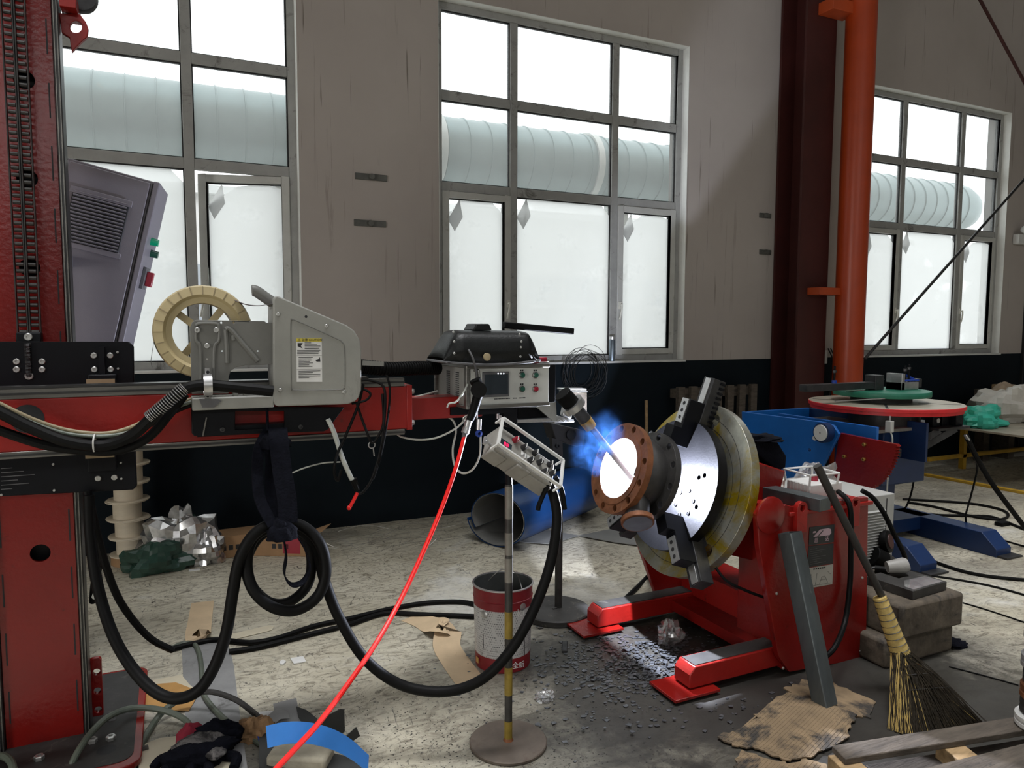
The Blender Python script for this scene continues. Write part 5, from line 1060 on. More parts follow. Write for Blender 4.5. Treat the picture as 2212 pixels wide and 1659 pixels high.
rt = T('key_ring', 'small steel ring and clip on the black lead', 'ring', tuple(Py(803, 975, 2.4)))
MB().tube([Py(803, 961, 2.4) + V((.011 * math.cos(t_), 0, .011 * math.sin(t_))) for t_ in [2 * math.pi * i / 14 for i in range(14)]], .002, 6, closed=True, sub=2).obj('ring', 'steel', rt); MB().bar(Py(806, 968, 2.4), Py(808, 985, 2.4), .006, .003).obj('clip', 'steel', rt)
cable([(630, 1022, 2.55), (660, 1010, 2.5), (700, 1000, 2.45), (735, 998, 2.41)], .0025, 'clear_hose', 'thin pale wire below the boom', 'wire', 6, name='wire')
# cable bundle along the boom
for k, (pts_, r_, mt, lb) in enumerate((
    ([(590, 845, 2.34), (520, 838, 2.345), (450, 832, 2.355), (405, 838, 2.36), (370, 862, 2.36), (325, 905, 2.37), (285, 940, 2.39), (225, 962, 2.40), (150, 955, 2.40), (70, 925, 2.41), (-20, 880, 2.42)], .017, 'black_rubber', 'black sleeved torch cable running from the feeder along the red boom'),
    ([(400, 850, 2.40), (365, 895, 2.40), (320, 945, 2.41), (260, 972, 2.42), (190, 974, 2.42), (100, 962, 2.43), (0, 930, 2.44), (-30, 915, 2.44)], .014, 'black_rubber', 'lower black cable sagging below the others on the boom'),
    ([(414, 872, 2.44), (370, 890, 2.45), (320, 918, 2.45), (270, 940, 2.45), (205, 945, 2.45), (130, 930, 2.45), (60, 905, 2.45), (-20, 870, 2.45)], .010, 'black_rubber', 'upper black cable of the bundle on the boom'),
    ([(414, 862, 2.43), (370, 876, 2.43), (330, 896, 2.43), (290, 920, 2.43), (230, 936, 2.425), (150, 930, 2.43), (70, 905, 2.43), (-20, 862, 2.43)], .006, 'tan_cable', 'tan cable of the bundle on the boom'),
    ([(414, 868, 2.42), (375, 882, 2.42), (335, 905, 2.42), (290, 930, 2.42), (230, 942, 2.415), (150, 938, 2.42), (70, 913, 2.42), (-20, 872, 2.42)], .006, 'green_cable', 'grey-green cable of the bundle on the boom'))):
    MB().tube(path(pts_), r_, 10).top('cable', mt, lb, 'cable', 'cables along the boom')
spr = smoothpath(path([(398, 838, 2.36), (372, 860, 2.36), (345, 883, 2.365), (322, 902, 2.37)]), 8); hx_ = MB()
for i in range(20):
    k = i / 19 * (len(spr) - 1.001); j = int(k); q = spr[j].lerp(spr[j + 1], k - j); tg = spr[j + 1] - spr[j]
    hx_.lathe([(.0165, -.0016), (.0195, -.001), (.0195, .001), (.0165, .0016)], q, tg, 16)
hx_.top('bend_spring', 'steel', 'steel bend-protection spring on the torch cable', 'spring')
MB().tube([Py(205, 938, 2.40), Py(201, 955, 2.375), Py(203, 975, 2.40), Py(206, 955, 2.44)], .0025, 6, closed=True).top('cable_tie', 'white_paint', 'white cable tie round the cable bundle', 'cable tie')
# webbing strap holding the coil
stp = T('webbing_strap', 'black webbing strap knotted round the hanging hose coil', 'strap', tuple(Py(600, 1120, YH)))
MB().ribbon(path([(600, 925, 2.40), (603, 960, 2.36), (610, 1020, 2.33), (620, 1080, 2.30), (622, 1130, 2.28)]), .058, .006, (1, 0, .05)).obj('strap_band', 'black_cloth', stp)
MB().ribbon(path([(580, 930, 2.41), (560, 970, 2.38), (556, 1020, 2.36), (562, 1080, 2.33), (590, 1135, 2.29)]), .035, .005, (.9, .3, .1)).obj('strap_band', 'black_cloth', stp)
MB().ribbon(path([(575, 935, 2.42), (590, 980, 2.40), (590, 1040, 2.37), (596, 1100, 2.33), (606, 1150, 2.29)]), .05, .005, (.9, -.3, .1)).obj('strap_band', 'black_cloth', stp)
crumple(tuple(Py(609, 1135, 2.285) - V((0, 0, .04))), (.045, .04, .055), 3, .25, 2.2, 14).obj('knot', 'black_cloth', stp)
MB().ribbon(path([(612, 1160, 2.28), (618, 1200, 2.27), (614, 1240, 2.26), (630, 1263, 2.26), (655, 1255, 2.27), (668, 1225, 2.28), (660, 1190, 2.29), (640, 1155, 2.29)]), .032, .004, (0, 1, .1)).obj('loose_tail', 'black_cloth', stp)
crumple(tuple(Py(590, 940, 2.40) - V((0, 0, .04))), (.05, .035, .045), 8, .3, 2.4, 14).obj('knot', 'black_cloth', stp)
MB().tube(path([(574, 870, 2.42), (577, 890, 2.41), (578, 930, 2.40)]), .0045, 8).obj('hanging_cord', 'black_cloth', stp); MB().tube(path([(580, 868, 2.425), (577, 895, 2.41), (580, 925, 2.41)]), .0035, 8).obj('hanging_cord', 'black_cloth', stp)

# ------------------------------------------------------------------ things along the back wall on the left
g_ = 'cream plastic spools stacked by the wall'
zt_ = 0.0; sx_, sy_ = Pf(283, 1222).x, Pf(283, 1222).y + .08
RF, RC2, HS = .118, .080, .112
proto = None
cones = 'bottom|second from bottom|third from bottom|fourth from bottom|fifth from bottom|sixth from bottom|seventh from bottom|top'.split('|')
for i in range(8):
    z0 = .055 + i * HS; ox = (.0, -.004, -.012, -.004, 0, .004, .002, .0)[i]
    if proto is None:
        proto = T('plastic_spool', '', 'spool', (sx_, sy_, z0), g_)
        MB().lathe([(RC2, .006), (RC2, HS - .006)], (sx_, sy_, z0), n=40).obj('core', 'spool_plastic', proto)
        for zz in (0, HS - .007): MB().lathe([(.02, zz), (RF, zz), (RF + .001, zz + .003), (RF, zz + .006), (.02, zz + .006)], (sx_, sy_, z0), n=40).obj('flange', 'spool_plastic', proto)
        c_ = proto
    else: c_ = dup(proto, (sx_ + ox, sy_, z0))
    c_['label'] = 'cream plastic wire spool in the stack by the wall, %s of its stack' % cones[i]
MB().lathe([(0, 0), (.112, 0), (.112, .055), (0, .055)], (sx_ - .0, sy_, 0), n=40).top('cardboard_ring', 'cardboard', 'round brown cardboard base under the stack of spools', 'base', bevel=.002)
p = Pf(383, 1228); fb = T('foil_bag', 'crumpled silver foil bag on the floor beside the spools', 'bag', (p.x, p.y + .1, 0))
def crag(o_, sz, seed, n=14, amp=.5, fr=1.6): return crumple(o_, sz, seed, amp, fr, n, -.5)
crag((p.x + .02, p.y + .12, .0), (.20, .13, .20), 5).obj('foil_body', 'foil', fb, ang=12)
crag((p.x - .10, p.y + .02, .0), (.17, .10, .105), 11).obj('inner_film', 'green_film', fb, ang=12)
crag((p.x + .16, p.y + .06, .0), (.10, .09, .11), 21).obj('foil_fold', 'foil', fb, ang=12)
ypoly('foil_flap', [(395, 1190), (398, 1118), (420, 1110), (440, 1140), (436, 1180)], p.y + .15, .004, 'green_film', fb)
p = Pf(420, 1232); MB().bb((p.x - .03, p.y - .012, 0), (p.x + .03, p.y + .018, .003)).top('paper_scrap', 'paper_white', 'small white paper scrap in front of the foil bag', 'paper')
# two cardboard boxes at the wall
for (x, y, w_, d_, h_, rz, lb) in ((497, 1203, .40, .20, .135, 2, 'brown cardboard box lying by the wall behind the hanging hose'), (620, 1200, .36, .18, .13, -28, 'open brown cardboard box turned askew by the wall')):
    p = Pf(x, y); M_ = Matrix.Translation((p.x, p.y + .08, 0)) @ Matrix.Rotation(R(rz), 4, 'Z')
    b_ = T('cardboard_box', lb, 'box', (p.x, p.y + .08, 0))
    MB(M_).bb((-w_ / 2, -d_ / 2, 0), (w_ / 2, d_ / 2, h_)).obj('box_body', 'cardboard', b_, bevel=.003)
    MB(M_ @ Matrix.Translation((0, -d_ / 2, h_)) @ Matrix.Rotation(R(-12), 4, 'X')).bb((-w_ / 2, 0, 0), (w_ / 2, d_ * .5, .003)).obj('flap', 'cardboard', b_)
    MB(M_ @ Matrix.Translation((w_ / 2, 0, h_)) @ Matrix.Rotation(R(-20), 4, 'Y')).bb((0, -d_ / 2, 0), (.10, d_ / 2, .003)).obj('flap', 'cardboard', b_)
    for i in range(3): MB(M_).bb((-.05 + .04 * i, -d_ / 2 - .001, .05), (-.025 + .04 * i, -d_ / 2, .08)).obj('print_mark', 'ink', b_)
    if rz < 0: MB(M_).bb((.02, -d_ / 2 - .001, .02), (.13, -d_ / 2, .12)).obj('red_print', 'red_button', b_)
# tangled thin wire on the floor by the wall
tw = MB()
for k in range(9):
    c_ = V((1.5 + random.uniform(-.5, .5), 4.75 + random.uniform(-.3, .25), 0)); rr = random.uniform(.08, .32); ph = random.uniform(0, 6)
    tw.tube([c_ + V((rr * math.cos(t_ * .5 + ph) * 1.4, rr * math.sin(t_ * .5 + ph) * .5, .01 + .05 * abs(math.sin(t_ * .9 + k)))) for t_ in range(random.randint(7, 13))], .0012, 4, sub=4)
tw.top('wire_tangle', 'wire_steel', 'loose tangle of thin wire along the foot of the wall', 'wire', kind='stuff')
# coil of thin dark wire at the middle window sill
wc = MB()
for k in range(14):
    rr = random.uniform(.12, .2); c_ = Py(1262, 806, 5.08) + V((random.uniform(-.04, .04), random.uniform(-.02, .02), random.uniform(-.05, .05))); ph = random.uniform(0, 6)
    wc.tube([c_ + V((rr * math.cos(t_ * .55 + ph), .05 * math.sin(t_ * .3 + k), rr * 1.05 * math.sin(t_ * .55 + ph))) for t_ in range(13)], .0022, 4, sub=3)
wc.top('wire_coil', 'wire_black', 'bundle of curled black wire against the wall under the middle window', 'wire', kind='stuff')
p = Py(1322, 778, 5.2); th = T('thermos', 'slim steel thermos standing on the middle window sill', 'flask', (p.x, 5.2, ZS))
hz_ = Py(1322, 728, 5.2).z - ZS
MB().lathe([(0, .0), (.024, .0), (.027, .004), (.027, hz_ - .03), (.024, hz_ - .025)], (p.x, 5.2, ZS + .004), n=24).obj('flask_body', 'thermos', th); MB().lathe([(.025, hz_ - .025), (.025, hz_ - .002), (.023, hz_), (0, hz_)], (p.x, 5.2, ZS + .004), n=24).obj('flask_cap', 'steel', th)
# rolled blue sheet by the wall
cxy = V((Pf(1085, 1180).x, Pf(1085, 1180).y + .05, .16)); LN = 1.05; dirr = V((.86, .51, 0)).normalized()
rs_ = T('blue_sheet_roll', 'rolled blue coated metal sheet lying by the wall, open end facing left', 'sheet roll', (cxy.x, cxy.y, 0))
def shell(r_, th_, a0, a1, sq=.95):
    mb = MB(); n = 48; T_ = frame(cxy, dirr, (0, 0, 1)); vs = []
    for i in range(n + 1):
        a = a0 + (a1 - a0) * i / n; rad = r_ + .03 * i / n
        for (rd, h) in ((rad, -.07 * (.5 - .5 * math.cos(a + .8))), (rad, LN), (rad - th_, LN), (rad - th_, -.07 * (.5 - .5 * math.cos(a + .8)))): vs.append((rd * math.cos(a) * sq, rd * math.sin(a) * 1.36, h))
    fs = []
    for i in range(n):
        for q in range(4): fs.append((4 * i + q, 4 * i + (q + 1) % 4, 4 * i + 4 + (q + 1) % 4, 4 * i + 4 + q))
    fs += [(0, 1, 2, 3), (4 * n + 3, 4 * n + 2, 4 * n + 1, 4 * n)]
    return mb.add(vs, fs, T_)
m_ = shell(.165, .003, -2.2, 4.5); zmin = min(v.z for v in m_.v); m_.v = [v - V((0, 0, zmin - .003)) for v in m_.v]; m_.obj('outer_turn', 'blue_sheet', rs_, ang=60)
m_ = shell(.158, .003, -2.2, 4.4); m_.v = [v - V((0, 0, zmin - .004)) for v in m_.v]; m_.obj('inner_face', 'sheet_back', rs_, ang=60)
for (pts_, lb) in (([(1035, 1150), (1130, 1140), (1250, 1160), (1190, 1180), (1090, 1172)], 'loose grey sheet edge under the blue roll'), ([(1250, 1160), (1350, 1140), (1420, 1160), (1385, 1182), (1330, 1175)], 'grey sheet lying on the floor behind the faceplate')):
    P = [Pf(x, y) for x, y in pts_]; mb = MB().plate([(v.x, v.y) for v in P], (), .004, Matrix.Translation((0, 0, .008))); 
    for v in mb.v: v.z += .012 * max(0, noise.noise(v * 3))
    mb.top('sheet_offcut', 'sheet_back', lb, 'sheet')
# dark pallet leaning on the wall and a stick
pl = T('leaning_pallet', 'dark wooden pallet standing against the wall behind the faceplate', 'pallet', (Py(1550, 900, 4.98).x, 4.98, 0))
xa_, xb_ = Py(1466, 850, 4.98).x, Py(1636, 850, 4.98).x; za_ = Py(1550, 838, 4.98).z
MB().bb((xa_, 5.02, za_ - .08), (xb_, 5.10, za_)).obj('top_rail', 'wood_old', pl, bevel=.004); MB().bb((xa_, 5.02, .05), (xb_, 5.10, .14)).obj('bottom_rail', 'wood_old', pl, bevel=.004)
for i in range(7): x = xa_ + (xb_ - xa_ - .07) * i / 6; MB().bb((x, 4.98, .0), (x + .07, 5.02, za_ + .02)).obj('plank', 'wood_old', pl, bevel=.003)
MB().cyl(V((Py(1400, 940, 4.98).x, 4.98, 0)), Py(1396, 865, 5.12), .014, n=10).top('wooden_stick', 'wood_block', 'thin wooden stick leaning on the wall behind the flange', 'stick')

# ------------------------------------------------------------------ floor scraps left and centre
def sheet(name, pts, mat, label, cat, z=.002, t=.0015, group=None, curl=0.0, holes=()):
    P = [Pf(x, y) for x, y in pts]; mb = MB().plate([(v.x, v.y) for v in P], (), t, Matrix.Translation((0, 0, z)))
    if curl:
        cx_ = sum(v.x for v in mb.v) / len(mb.v); cy_ = sum(v.y for v in mb.v) / len(mb.v)
        for v in mb.v: v.z += curl * (((v.x - cx_) ** 2 + (v.y - cy_) ** 2) ** .5) * max(0, .6 + noise.noise(v * 6))
    return mb.top(name, mat, label, cat, group)
sheet('floor_plate', [(392, 1386), (492, 1384), (505, 1440), (520, 1560), (535, 1665), (420, 1665), (400, 1560)], 'plate_floor', 'flat grey steel plate on the floor under the hoses', 'plate', .0, .004)
mb = MB().ribbon(fpath([(438, 1300, .004), (432, 1340, .006), (428, 1370, .03), (434, 1384, .012), (440, 1378, .02)], 0), .11, .0012, (1, -.25, 0)); mb.top('paper_strip', 'paper_tan', 'short strip of tan paper with a curled end on the floor', 'paper')
sheet('paper_strip', [(495, 1372), (580, 1352), (592, 1354), (588, 1362), (574, 1366), (500, 1384)], 'paper_cream', 'narrow torn cream paper strip beside the floor cables', 'paper')
MB().ribbon(fpath([(888, 1332, .002), (925, 1345, .012), (950, 1352, .045), (968, 1358, .03), (965, 1395, .005), (985, 1430, .002), (1005, 1458, .002), (1018, 1475, .002)], 0), .125, .0012, lambda t_: (1, .15, 0) if t_ > .45 else (.55, .85, .0)).top('paper_strip', 'paper_tan', 'long folded tan paper strip left of the bucket', 'paper')
sheet('paper_scrap', [(604, 1432), (612, 1428), (618, 1432), (612, 1438), (605, 1437)], 'paper_white', 'tiny crumpled white scrap on the floor near the cables', 'paper', .002, .006)
sheet('paper_scrap', [(627, 1424), (655, 1420), (661, 1431), (635, 1436)], 'paper_white', 'small square white scrap on the floor near the cables', 'paper', .002, .004)
oc = T('brown_paper_sheet', 'cream and orange-brown paper piece lying under the hanging hose', 'paper', tuple(Pf(360, 1500)))
def fsheet(name, pts, mat, parent, z, t=.0015): P = [Pf(x, y) for x, y in pts]; return MB().plate([(v.x, v.y) for v in P], (), t, Matrix.Translation((0, 0, z))).obj(name, mat, parent)
fsheet('pale_side', [(281, 1497), (296, 1478), (350, 1468), (392, 1460), (410, 1482), (430, 1498), (400, 1500)], 'paper_cream', oc, .004); fsheet('orange_side', [(281, 1498), (330, 1482), (380, 1478), (432, 1498), (408, 1540), (320, 1536)], 'paper_orange', oc, .0065)
sheet('cardboard_piece', [(298, 1618), (345, 1600), (470, 1585), (510, 1665), (300, 1665)], 'paper_cream', 'pale flat cardboard under the dirty glove', 'cardboard', .006, .004)
# work glove: cuff, palm and five fingers in one body
gl = T('work_glove', 'dirty grey and dark red work glove on pale cardboard at bottom', 'glove', tuple(Pf(435, 1640)))
gc = Pf(435, 1645)
ga = (Pf(470, 1640) - Pf(400, 1640)); ga.z = 0; ga.normalize(); gb = V((-ga.y, ga.x, 0))
def G(u, v, w): return gc + ga * u + gb * v + V((0, 0, .010 + w))
mb = crumple(tuple(G(.0, -.005, 0)), (.105, .062, .048), 4, .28, 1.5, 18, -.5)
for (u0, v0, u1, v1, u2, v2, r_) in ((-.06, -.02, -.115, -.03, -.13, -.06, .019), (-.05, -.045, -.075, -.085, -.06, -.11, .018), (.0, -.05, .0, -.09, .02, -.115, .018), (.045, -.045, .06, -.085, .08, -.10, .017), (.08, .0, .125, -.02, .13, -.06, .019)):
    mb.tube([G(u0, v0, .01), G(u1, v1, .016), G(u2, v2, .004)], r_, 10, r_end=r_ * .85)
mb.obj('glove_body', 'black_cloth', gl)
crumple(tuple(G(-.01, .01, .028)), (.085, .042, .034), 9, .25, 1.6, 14, -.4).obj('grey_back', 'glove_grey', gl)
crumple(tuple(G(-.06, .06, .0)), (.045, .035, .062), 14, .25, 1.6, 12, -.4).obj('red_cuff', 'glove_red', gl)
crumple(tuple(G(.02, .065, .0)), (.085, .035, .060), 15, .3, 1.6, 12, -.4).obj('dark_cuff', 'black_cloth', gl)
crumple(tuple(G(-.02, -.035, .035)), (.055, .02, .012), 17, .3, 1.5, 10, -.5).obj('red_patch', 'glove_red', gl)
crumple(tuple(G(.06, -.03, .03)), (.03, .035, .014), 19, .3, 1.5, 10, -.5).obj('grey_patch', 'glove_grey', gl)
# scrap pile
def shard(pts, Y_or_none, z, tilt, mat, label, t=.002, name='scrap_piece', cat='scrap'):
    P = [Pf(x, y, z) for x, y in pts]; c_ = sum(P, V()) / len(P); mb = MB().plate([(v.x - c_.x, v.y - c_.y) for v in P], (), t)
    M_ = Matrix.Translation((c_.x, c_.y, z)) @ Matrix.Rotation(R(tilt[0]), 4, 'X') @ Matrix.Rotation(R(tilt[1]), 4, 'Y'); mb.v = [M_ @ v for v in mb.v]
    zm = min(v.z for v in mb.v); 
    if zm < .003: mb.v = [v + V((0, 0, .003 - zm)) for v in mb.v]
    return mb.top(name, mat, label, cat, 'scraps piled at the bottom edge')
shard([(590, 1530), (640, 1515), (655, 1575), (600, 1580)], 0, .012, (6, 4), 'scrap_grey', 'flat grey sheet scrap at the back of the scrap pile')
shard([(542, 1560), (560, 1540), (625, 1535), (600, 1565), (560, 1572)], 0, .004, (2, 0), 'paper_white', 'torn white paper under the grey scrap')
shard([(578, 1548), (600, 1535), (622, 1540), (626, 1550), (606, 1552), (590, 1562)], 0, .03, (14, -4), 'scrap_grey', 'curved pale grey shard on the scrap pile')
shard([(640, 1532), (662, 1536), (686, 1550), (680, 1560), (655, 1566), (645, 1552)], 0, .012, (5, 8), 'scrap_black', 'jagged black shard beside the grey sheet')
ypz = Pf(720, 1592).y
kk = MB().plate([(v.x, v.z) for v in (Py(x, y, ypz) for x, y in ((658, 1572), (735, 1532), (744, 1533), (745, 1580), (730, 1592), (700, 1580)))], (), .004, XZ(ypz)); kk.top('scrap_piece', 'scrap_black', 'black triangular plate standing in the scrap pile', 'scrap', 'scraps piled at the bottom edge')
ypz2 = Pf(770, 1606).y; MB().plate([(v.x, v.z) for v in (Py(x, y, ypz2) for x, y in ((740, 1598), (770, 1571), (778, 1590), (752, 1608)))], (), .004, XZ(ypz2)).top('scrap_piece', 'scrap_black', 'small black rectangular plate at the right of the scrap pile', 'scrap', 'scraps piled at the bottom edge')
p = Pf(552, 1600); crumple((p.x, p.y + .02, 0), (.055, .04, .045), 31, .5, 2.0, 14, -.5).top('crumpled_paper', 'brown_paper', 'crumpled brown paper at the left of the scrap pile', 'paper', ang=15)
MB().ribbon([Py(576, 1592, 1.86), Py(620, 1583, 1.86), Py(670, 1584, 1.87), Py(720, 1598, 1.88), Py(760, 1620, 1.89), Py(795, 1650, 1.90)], .052, .003, lambda t_: (.25, -.55, -.85)).top('blue_strip', 'blue_strip', 'curved glossy blue metal strip on top of the scrap pile', 'strip')
p = Pf(650, 1650); MB(Matrix.Translation((p.x, p.y, 0)) @ Matrix.Rotation(R(-30), 4, 'Z')).bb((-.10, -.05, .003), (.10, .05, .05)).top('stone_offcut', 'stone_light', 'pale stone-like offcut under the blue strip', 'offcut', bevel=.012)
shard([(560, 1600), (610, 1590), (660, 1640), (720, 1665), (560, 1668)], 0, .006, (3, 3), 'scrap_black', 'large black sheet under the scrap pile')
shard([(700, 1625), (760, 1640), (800, 1668), (690, 1668)], 0, .01, (4, -5), 'scrap_black', 'black curled sheet under the blue strip end')
shard([(555, 1595), (575, 1580), (586, 1612), (566, 1620)], 0, .02, (10, 12), 'label_blue', 'dark blue plastic shard at the left of the scrap pile')
# chips of slag and steel in front of the positioner
chp = MB(); random.seed(11)
for k in range(1500):
    a = random.gauss(0, 1); b = random.gauss(0, 1)
    x, y = 1390 + 95 * a + 60 * (b if b > 0 else 0) * .3, 1432 + 42 * b
    if random.random() < .25: x, y = random.gauss(1330, 140), random.gauss(1460, 60)
    if y < 1335: continue
    p = Pf(x, y, .0)
    if 1.70 < p.x < 2.36 and (2.12 < p.y < 2.33 or 2.80 < p.y < 2.97): continue
    s_ = random.uniform(.003, .013); rz = random.uniform(0, 6.28); tl = random.uniform(-.35, .35); n_ = random.choice((4, 5))
    q = [(s_ * random.uniform(.5, 1.1) * math.cos(rz + 2 * math.pi * i / n_) * 1.3, s_ * random.uniform(.5, 1.1) * math.sin(rz + 2 * math.pi * i / n_)) for i in range(n_)]
    h = random.uniform(.001, .012) if math.hypot(a, b) < 1 else .001
    vs = [(p.x + u_, p.y + v_, .0015 + h + abs(tl * u_)) for u_, v_ in q] + [(p.x + u_, p.y + v_, h + abs(tl * u_)) for u_, v_ in q]
    chp.add(vs, [tuple(range(n_)), tuple(range(2 * n_ - 1, n_ - 1, -1))] + [(i, i + n_, (i + 1) % n_ + n_, (i + 1) % n_) for i in range(n_)])
chp.top('metal_chips', 'chips', 'scattered grey metal chips on the floor before the red positioner', 'chips', kind='stuff', ang=20)
grit = MB()
for k in range(1400):
    x, y = random.uniform(520, 1500), random.uniform(1480, 1665)
    if random.random() < .4: x, y = random.gauss(1000, 170), random.gauss(1600, 60)
    p = Pf(x, y); s_ = random.uniform(.0012, .004); a = random.uniform(0, 6.3)
    grit.add([(p.x + s_ * math.cos(a + i * 2.1) * random.uniform(.6, 1.6), p.y + s_ * math.sin(a + i * 2.1), .0 + .0005) for i in range(3)] + [(p.x, p.y, s_ * .7)], [(0, 2, 1), (0, 1, 3), (1, 2, 3), (2, 0, 3)])
grit.top('floor_grit', 'black_dusty', 'fine dark grit strewn over the foreground floor', 'grit', kind='stuff')
p = Pf(1445, 1385); crumple((p.x, p.y, 0), (.05, .045, .06), 41, .6, 2.0, 14, -.4).top('plastic_wrap', 'clear_plastic', 'crumpled clear plastic wrap between the red feet', 'plastic', ang=10)
p = Pf(1178, 1510); crumple((p.x, p.y, 0), (.035, .03, .02), 43, .6, 2.0, 12, -.4).top('plastic_wrap', 'clear_plastic', 'small crumpled clear plastic in front of the chips', 'plastic', ang=10)
p = Pf(1220, 1400); MB(Matrix.Translation((p.x, p.y, 0)) @ Matrix.Rotation(R(60), 4, 'Z')).bb((-.05, -.012, 0), (.05, .012, .012)).top('metal_offcut', 'dark_steel', 'short flat metal offcut lying near the dark stand base', 'offcut', bevel=.002)
sheet('leaf_scrap', [(1424, 1472), (1440, 1475), (1452, 1484), (1436, 1482)], 'paper_tan', 'small tan scrap beside the near red foot', 'paper', .004, .003)

# ------------------------------------------------------------------ on and around the red positioner
ZC = pA.z - .015
a_, b2_ = Py(1652, 1048, 2.42), Py(1765, 1090, 2.10)
MB().bar(V((2.34, 2.46, ZC + .028)), V((2.40, 2.10, ZC + .028)), .075, .052).top('square_tube', 'galvanised', 'short dusty square tube lying on top of the red positioner', 'tube', bevel=.002)
st_ = T('leaning_square_tube', 'galvanised square steel tube leaning on the front of the red positioner', 'tube', tuple(Pf(1785, 1522)))
q0 = Pf(1782, 1524) + V((0, .0, .004)); q1 = V((Py(1706, 1150, 2.10).x, 2.10, Py(1706, 1150, 2.10).z))
MT = frame(q0, q1 - q0, (.1, -1, .0)); ln = (q1 - q0).length; h_ = .034
MB(MT).plate(rrect(-h_, -h_, h_, h_, .006, 3), [rrect(-h_ + .004, -h_ + .004, h_ - .004, h_ - .004, .004, 3)], ln).obj('tube_wall', 'galvanised', st_)
MB(MT).bb((-h_ + .004, -h_ + .004, .02), (h_ - .004, h_ - .004, .022)).obj('tube_web', 'dark_steel', st_)
pb3 = T('guarded_pushbutton_box', 'white caged push-button box with red stop button on the red positioner', 'control', (2.52, 2.30, ZC))
M_ = Matrix.Translation((2.555, 2.30, ZC)) @ Matrix.Rotation(R(-4), 4, 'Z')
MB(M_).bb((-.09, -.07, .0), (.09, .07, .075)).obj('box_body', 'white_paint', pb3, bevel=.004)
for i in range(6): MB(M_).bb((-.094, -.06 + .021 * i, .0), (-.088, -.048 + .021 * i, .072)).obj('cooling_rib', 'white_paint', pb3)
cg = MB(M_); top_ = [(-.10, -.08, .12), (.06, -.08, .12), (.06, .08, .12), (-.10, .08, .12)]
for i in range(4): cg.tube([top_[i], top_[(i + 1) % 4]], .0045, 8, smooth=False); cg.tube([top_[i], (top_[i][0] * .95, top_[i][1] * .9, .07)], .0045, 8, smooth=False)
cg.obj('guard_cage', 'white_paint', pb3)
MB(M_).cyl((0, 0, .075), (0, 0, .10), .016, n=18).obj('stop_button', 'red_button', pb3); MB(M_).cyl((.05, .02, .075), (.05, .02, .09), .010, n=14).obj('push_button', 'steel', pb3)
MB(M_).cyl((.03, -.07, .035), (.03, -.085, .035), .014, n=14).obj('cable_gland', 'steel', pb3)
cable([(1811, 1062, 2.20), (1830, 1080, 2.12), (1838, 1110, 2.10), (1838, 1180, 2.11), (1836, 1260, 2.12), (1826, 1340, 2.10), (1805, 1395, 2.02), (1782, 1420, 2.02)], .011, 'black_rubber', 'black cable hanging down the front of the red positioner')
p = V((2.48, 2.55, ZC)); crumple((p.x - .02, p.y, ZC), (.14, .09, .055), 51, .5, 1.9, 16, -.4).top('plastic_bag', 'bag_white', 'crumpled white plastic bag on the red positioner', 'bag', ang=18)
crumple((2.70, 2.42, ZC), (.09, .08, .075), 55, .5, 1.9, 16, -.4).top('plastic_bag', 'clear_plastic', 'crumpled clear plastic behind the caged push-button box', 'bag', ang=15)
wr = T('adjustable_wrench', 'steel adjustable wrench on the grey power source', 'wrench', (2.99, 2.52, .62))
MB(Matrix.Translation((2.99, 2.52, .6185))).plate([(-.05, -.012), (-.02, -.025), (.0, -.028), (.004, -.012), (-.014, -.004), (.006, .008), (.0, .026), (-.025, .022), (-.05, .010)], (), .012).obj('wrench_head', 'steel', wr, bevel=.002); MB().bar((2.945, 2.52, .6245), (2.82, 2.55, .6245), .022, .009).obj('wrench_handle', 'steel', wr, bevel=.003)
# dark cloth over the tilt head
gp = T('dark_cloth', 'black rag draped over the red tilt head behind the faceplate', 'rag', tuple(Py(1660, 990, 2.45)))
cl_ = [(1618, 942), (1650, 938), (1678, 952), (1700, 985), (1698, 1010), (1690, 1012), (1684, 1032), (1676, 1016), (1660, 1000), (1640, 985), (1622, 965)]
mb = MB().plate(pz(cl_, 2.40), (), .22, XZ(2.40)); 
for v in mb.v: v += V((0, 0, .012 * noise.noise(v * 18)))
mb.obj('cloth', 'black_cloth', gp, bevel=.012, seg=3)
crumple(tuple(Py(1640, 944, 2.46) - V((0, 0, .01))), (.10, .09, .02), 61, .35, 2.4, 12).obj('cloth_fold', 'black_cloth', gp)
# grey power source
gs = T('power_source', 'grey louvred power source box behind the red positioner', 'power source', (3.07, 2.65, 0))
X0_, X1_, Z1_ = 2.78, 3.285, .614
MB().bb((X0_, 2.45, .03), (X1_, 2.95, Z1_)).obj('case', 'grey_machine', gs, bevel=.004)
for i in range(20): z = .26 + .0145 * i; MB(Matrix.Translation((3.15, 2.446, z)) @ Matrix.Rotation(R(30), 4, 'X')).box((0, 0, 0), (.13, .012, .003)).obj('louvre', 'grey_machine', gs)
for x in (X0_ + .05, X1_ - .05):
    for y in (2.5, 2.9): MB().lathe([(0, 0), (.02, 0), (.02, .03), (0, .03)], (x, y, 0), n=12).obj('rubber_foot', 'black_rubber', gs)
MB().bb((3.225, 2.447, .06), (3.228, 2.452, Z1_ - .02)).obj('panel_seam', 'ink', gs)
